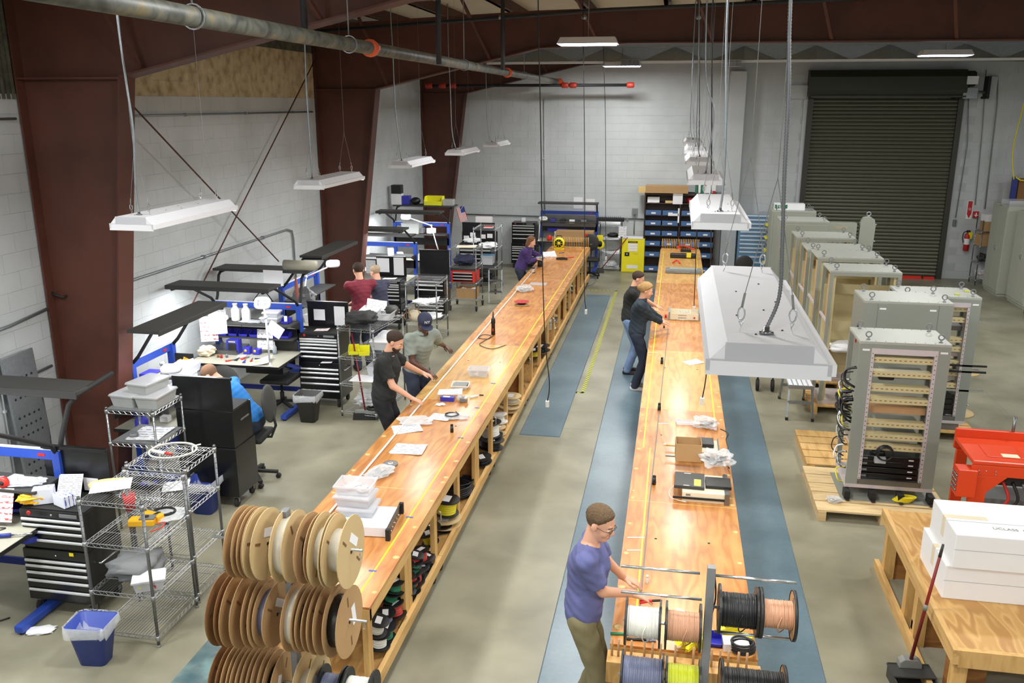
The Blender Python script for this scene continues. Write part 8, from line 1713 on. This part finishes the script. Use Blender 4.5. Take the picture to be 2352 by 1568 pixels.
    if cap:
        def cf(p):
            q = (p-np.array(hc)) @ np.array(Rh)/s; d = _sd_ell(q, (0, -.012, .05), (.092, .112, .09)); d = np.maximum(d, .03-q[:, 2]); br = np.maximum(_sd_ell(q, (0, .11, .03), (.075, .085, .06)), np.abs(q[:, 2]-.03-.15*(q[:, 1]-.1))-.004); br = np.maximum(br, .06-q[:, 1]); return np.minimum(d, br)*s
        c_ = mesh_of([(snet(cf, hp-.24*s, hp+.24*s, .005), 0)], 'cap', [cap], t)
        lt = text('NY', .05*s, (0, 0, 0), (0, 0, 0), 'white', c_, .002, 'emblem'); lt.matrix_local = Matrix.Translation(hc + Rh @ V(0, .093, .092)) @ (Rh @ Matrix.Rotation(PI, 3, 'Z') @ Matrix.Rotation(PI/2-.35, 3, 'X')).to_4x4()
    if glasses:
        q = MB()
        for k in (1, -1):
            ring = [hp_(.031*k+.021*math.cos(u), .099, .002+.0155*math.sin(u)) for u in np.linspace(0, 2*PI, 19)[:-1]]; q.tube(ring, .0017*s, 6, True); q.tube([hp_(.052*k, .098, .006), hp_(.075*k, .06, .006), hp_(.08*k, -.01, .006), hp_(.078*k, -.025, -.008)], .0016*s, 6)
        q.tube([hp_(-.01, .1, .006), hp_(.01, .1, .006)], .0017*s, 6); g = q.build('glasses', 'black_plastic', t)
    # shirt
    hemp, upd = np.array(pel+R @ V(0, 0, hem-.93)), np.array(R @ Vector((0, 0, 1)))
    slv = {'short': .72, 'long': 1.9, 'none': .2}[sleeve]; off = .012 if sleeve == 'short' else .02
    def shirt(p):
        d = _sd_cap(p, waist, chest, (.122*s if not female else .115*s)*bw+off*.6, .142*s*bw+off*.5)
        d = _smin(d, _sd_cap(p, sh[0], sh[1], .058*s+off*.5, .058*s+off*.5), .09*s); d = _smin(d, _sd_ell(p, pel+R @ V(0, 0, .03), ((.165 if not female else .16)*s*bw+off*.4, .128*s*bw+off*.4, .15*s)), .07*s)
        wv = .004*np.sin(p[:, 2]*26+p[:, 0]*24+2*np.sin(p[:, 1]*14))*np.clip(1.35-p[:, 2], .3, 1)+.003*np.sin(p[:, 2]*38+p[:, 0]*22)*np.sin(p[:, 0]*31-p[:, 1]*17+p[:, 2]*9)+.002*np.sin(p[:, 2]*90+p[:, 1]*60); d = d+wv
        d = np.maximum(d, -((p-hemp) @ upd)); d = np.maximum(d, -(neckd(p)-.006*s))
        for k in range(2):
            a, e_, w_ = np.array(sh[k]), np.array(el[k]), np.array(wr[k])
            if slv <= 1:
                q_ = a+(e_-a)*slv; ar = _sd_cap(p, a, a+(e_-a)*1.0, .056*s*bw+off, .06*s*bw+off); ax_ = (e_-a)/np.linalg.norm(e_-a); ar = np.maximum(ar+wv, (p-q_) @ ax_)
            else:
                ar = _smin(_sd_cap(p, a, e_, .055*s*bw+off, .046*s*bw+off*.8), _sd_cap(p, e_, w_-(w_-e_)*.04, .046*s*bw+off*.8, .034*s+off*.5), .02*s)+wv*1.6; ax_ = (w_-e_)/np.linalg.norm(w_-e_); ar = np.maximum(ar, (p-w_+ax_*.02) @ ax_)
            d = _smin(d, ar, .035*s) if slv > 1 else np.where((p-q_) @ ax_ < 0, _smin(d, ar, .03*s), d)
        nc = np.array(neck+R @ V(0, .03, .045)); d = np.maximum(d, -_sd_ell(p, nc, ((.075 if not collar else .06)*s, (.085 if not collar else .068)*s, .05*s)))
        return d
    mesh_of([(snet(shirt, lo-.05, hi+.05, res*s*.9), 0)], 'jacket' if sleeve == 'long' else 'shirt', [top], t)
    if collar:
        q = MB(Matrix.Identity(4)); N = 14; vs = []
        for i in range(N+1):
            a = PI*2*(i/N)*.86+PI/2+.44
            for r_, z_ in ((.07, .522), (.063, .572), (.082, .53)): vs.append(pel+R @ V(r_*math.cos(a)*bw, r_*math.sin(a)*1.05+.012, z_+.012*math.cos(a-3*PI/2)*-1))
        q.smooth = True; q.add(vs, [(3*i, 3*i+3, 3*i+4, 3*i+1) for i in range(N)]+[(3*i+1, 3*i+4, 3*i+5, 3*i+2) for i in range(N)]); q.build('collar', top, t)
    def trous(p):
        d = _sd_ell(p, pel+R @ V(0, 0, -.0), (.158*s*bw, .122*s*bw, .13*s))
        for k in range(2):
            lg = _smin(_sd_cap(p, hipj[k], kn[k], .093*s*bw, .072*s), _sd_cap(p, kn[k], an[k]-Vector((0, 0, .02*s)), .072*s, .062*s), .03*s); d = _smin(d, lg, .03*s)
        d = d+.004*np.sin(p[:, 2]*45+p[:, 0]*20)*np.sin(p[:, 1]*30+p[:, 2]*14); d = np.maximum(d, (p-np.array(pel+R @ V(0, 0, .075))) @ upd)
        return np.maximum(d, .045*s-p[:, 2])
    mesh_of([(snet(trous, lo-.05, hi+.05, res*s), 0)], 'trousers', [pants], t)
    for k in range(2):
        a = an[k]; a_ = np.array(a)
        def shoe_(p): d = _sd_cap(p, a_+[0, -.03*s, -.045*s], a_+[.012*s*(1-2*k), .14*s, -.055*s], .045*s, .036*s); d = _smin(d, _sd_cap(p, a_, a_+[0, 0, -.03*s], .045*s, .045*s), .03*s); return np.maximum(d, .001-p[:, 2])
        mesh_of([(snet(shoe_, a_-.16*s, a_+.24*s, .009*s), 0)], 'shoe', [shoe], t)
    return t
def wl_(px, py, **k): return tuple(P(px, py, **k))
person('young man in a periwinkle T-shirt and glasses at the near end of the right bench', (-.47, 5.17, 0), -PI/2-.05, 1.71, lean=.06, bow=.32, headyaw=-.3, hands=((-.1, 5.22, 1.0), (-.17, 5.58, .9)), top='shirt_periwinkle', pants='trousers_khaki',
       hair='hair_brown', res=.009, fine=.0042, glasses=True, collar=False, build_=.98, hem=.8, feet=((.1, .0), (-.1, -.05)))
person('woman in a navy jacket with fair hair in a bun at the right bench', (-.46, 12.75, 0), -PI/2, 1.66, lean=.1, bow=.25, hands=((-.02, 12.9, .96), (-.05, 13.15, .95)), top='jacket_navy', sleeve='long', pants='jeans_dark', shoe='shoe_white', hair='hair_blond', hairstyle='bun', female=True, res=.012, fine=.0075, hem=.88)
person('dark haired man in a black shirt and blue jeans behind the woman in navy', (-.62, 13.55, 0), -PI/2, 1.68, lean=.1, bow=.3, hands=((-.1, 13.7, .92), (-.05, 14.0, .9)), top='shirt_black', pants='jeans_blue', hair='hair_dark', res=.013, fine=.008, hem=.88)
person('bearded man in a black polo shirt leaning with one hand on the left bench', (-3.2, 9.12, 0), -PI/2, 1.74, lean=.14, bow=.4, hands=((-2.78, 9.0, .93), (-2.8, 9.72, .97)), top='shirt_black', pants='trousers_black', hair='hair_dark', beard='hair_dark', res=.011, fine=.006, hem=.84, build_=1.06)
person('man in a grey polo shirt and dark blue cap working at the left bench', (-3.16, 10.3, 0), -PI/2-.7, 1.74, lean=.32, bow=.35, headyaw=-.35, hands=((-2.86, 9.95, .93), (-2.87, 11.0, .9)), top='shirt_grey', pants='jeans_dark', hair='hair_dark', hairstyle='none', skin='skin_brown', cap='cap_navy', res=.011, fine=.006, hem=.84, build_=1.08)
person('woman with auburn hair in a purple jacket at the far end of the left bench', (-3.14, 17.9, 0), -PI/2-.1, 1.56, lean=.35, bow=.2, hands=((-2.75, 18.0, .98), (-2.72, 18.4, .97)), top='jacket_purple', sleeve='long', pants='jeans_dark', hair='hair_auburn', hairstyle='long', female=True, res=.014, fine=.009, hem=.88)
chb = chair('black task chair carrying the man in the bright blue shirt', (-4.62, 8.6, 0), PI/2+.1, .56)
person('man in a bright blue polo shirt hunched over the second bench', (-4.6, 8.64, 0), PI/2+.1, 1.76, lean=.62, bow=.6, seat=.62, hands=((-5.25, 8.95, .86), (-5.25, 8.45, .86)), top='shirt_blue', pants='jeans_dark', hair='hair_short', hairstyle='crop', res=.012, fine=.007, hem=.9, build_=1.08)
person('dark haired man in a maroon shirt seen from behind', (-4.85, 12.95, 0), PI/2-.9, 1.76, lean=.05, bow=.25, hands=((-5.2, 13.3, .95), (-4.95, 13.5, .95)), top='shirt_maroon', pants='jeans_dark', hair='hair_dark', res=.012, fine=.008, hem=.86, build_=1.1)
person('fair haired person in a dusky blue shirt beyond the man in maroon', (-4.72, 13.55, 0), PI/2-.5, 1.62, lean=.12, bow=.3, hands=((-5.1, 13.8, .95), (-5.1, 14.0, .95)), top='shirt_dusk', pants='jeans_dark', hair='hair_grey', res=.014, fine=.009, hem=.86)
for i, (px, py) in enumerate(((1452, 1378), )):
    t = thing('cutters', 'red handled cutters in the hand of the young man', 'tool', (-.07, 5.2, 1.0)); MB().tube([(-.03, -.01, 0), (.05, .01, .012)], .009, 8).tube([(-.03, .012, 0), (.05, .012, .012)], .008, 8).build('handle', 'red_bright', t); MB().bar((.05, .011, .012), (.11, .014, .02), .016, .009).build('jaw', 'black_matte', t)
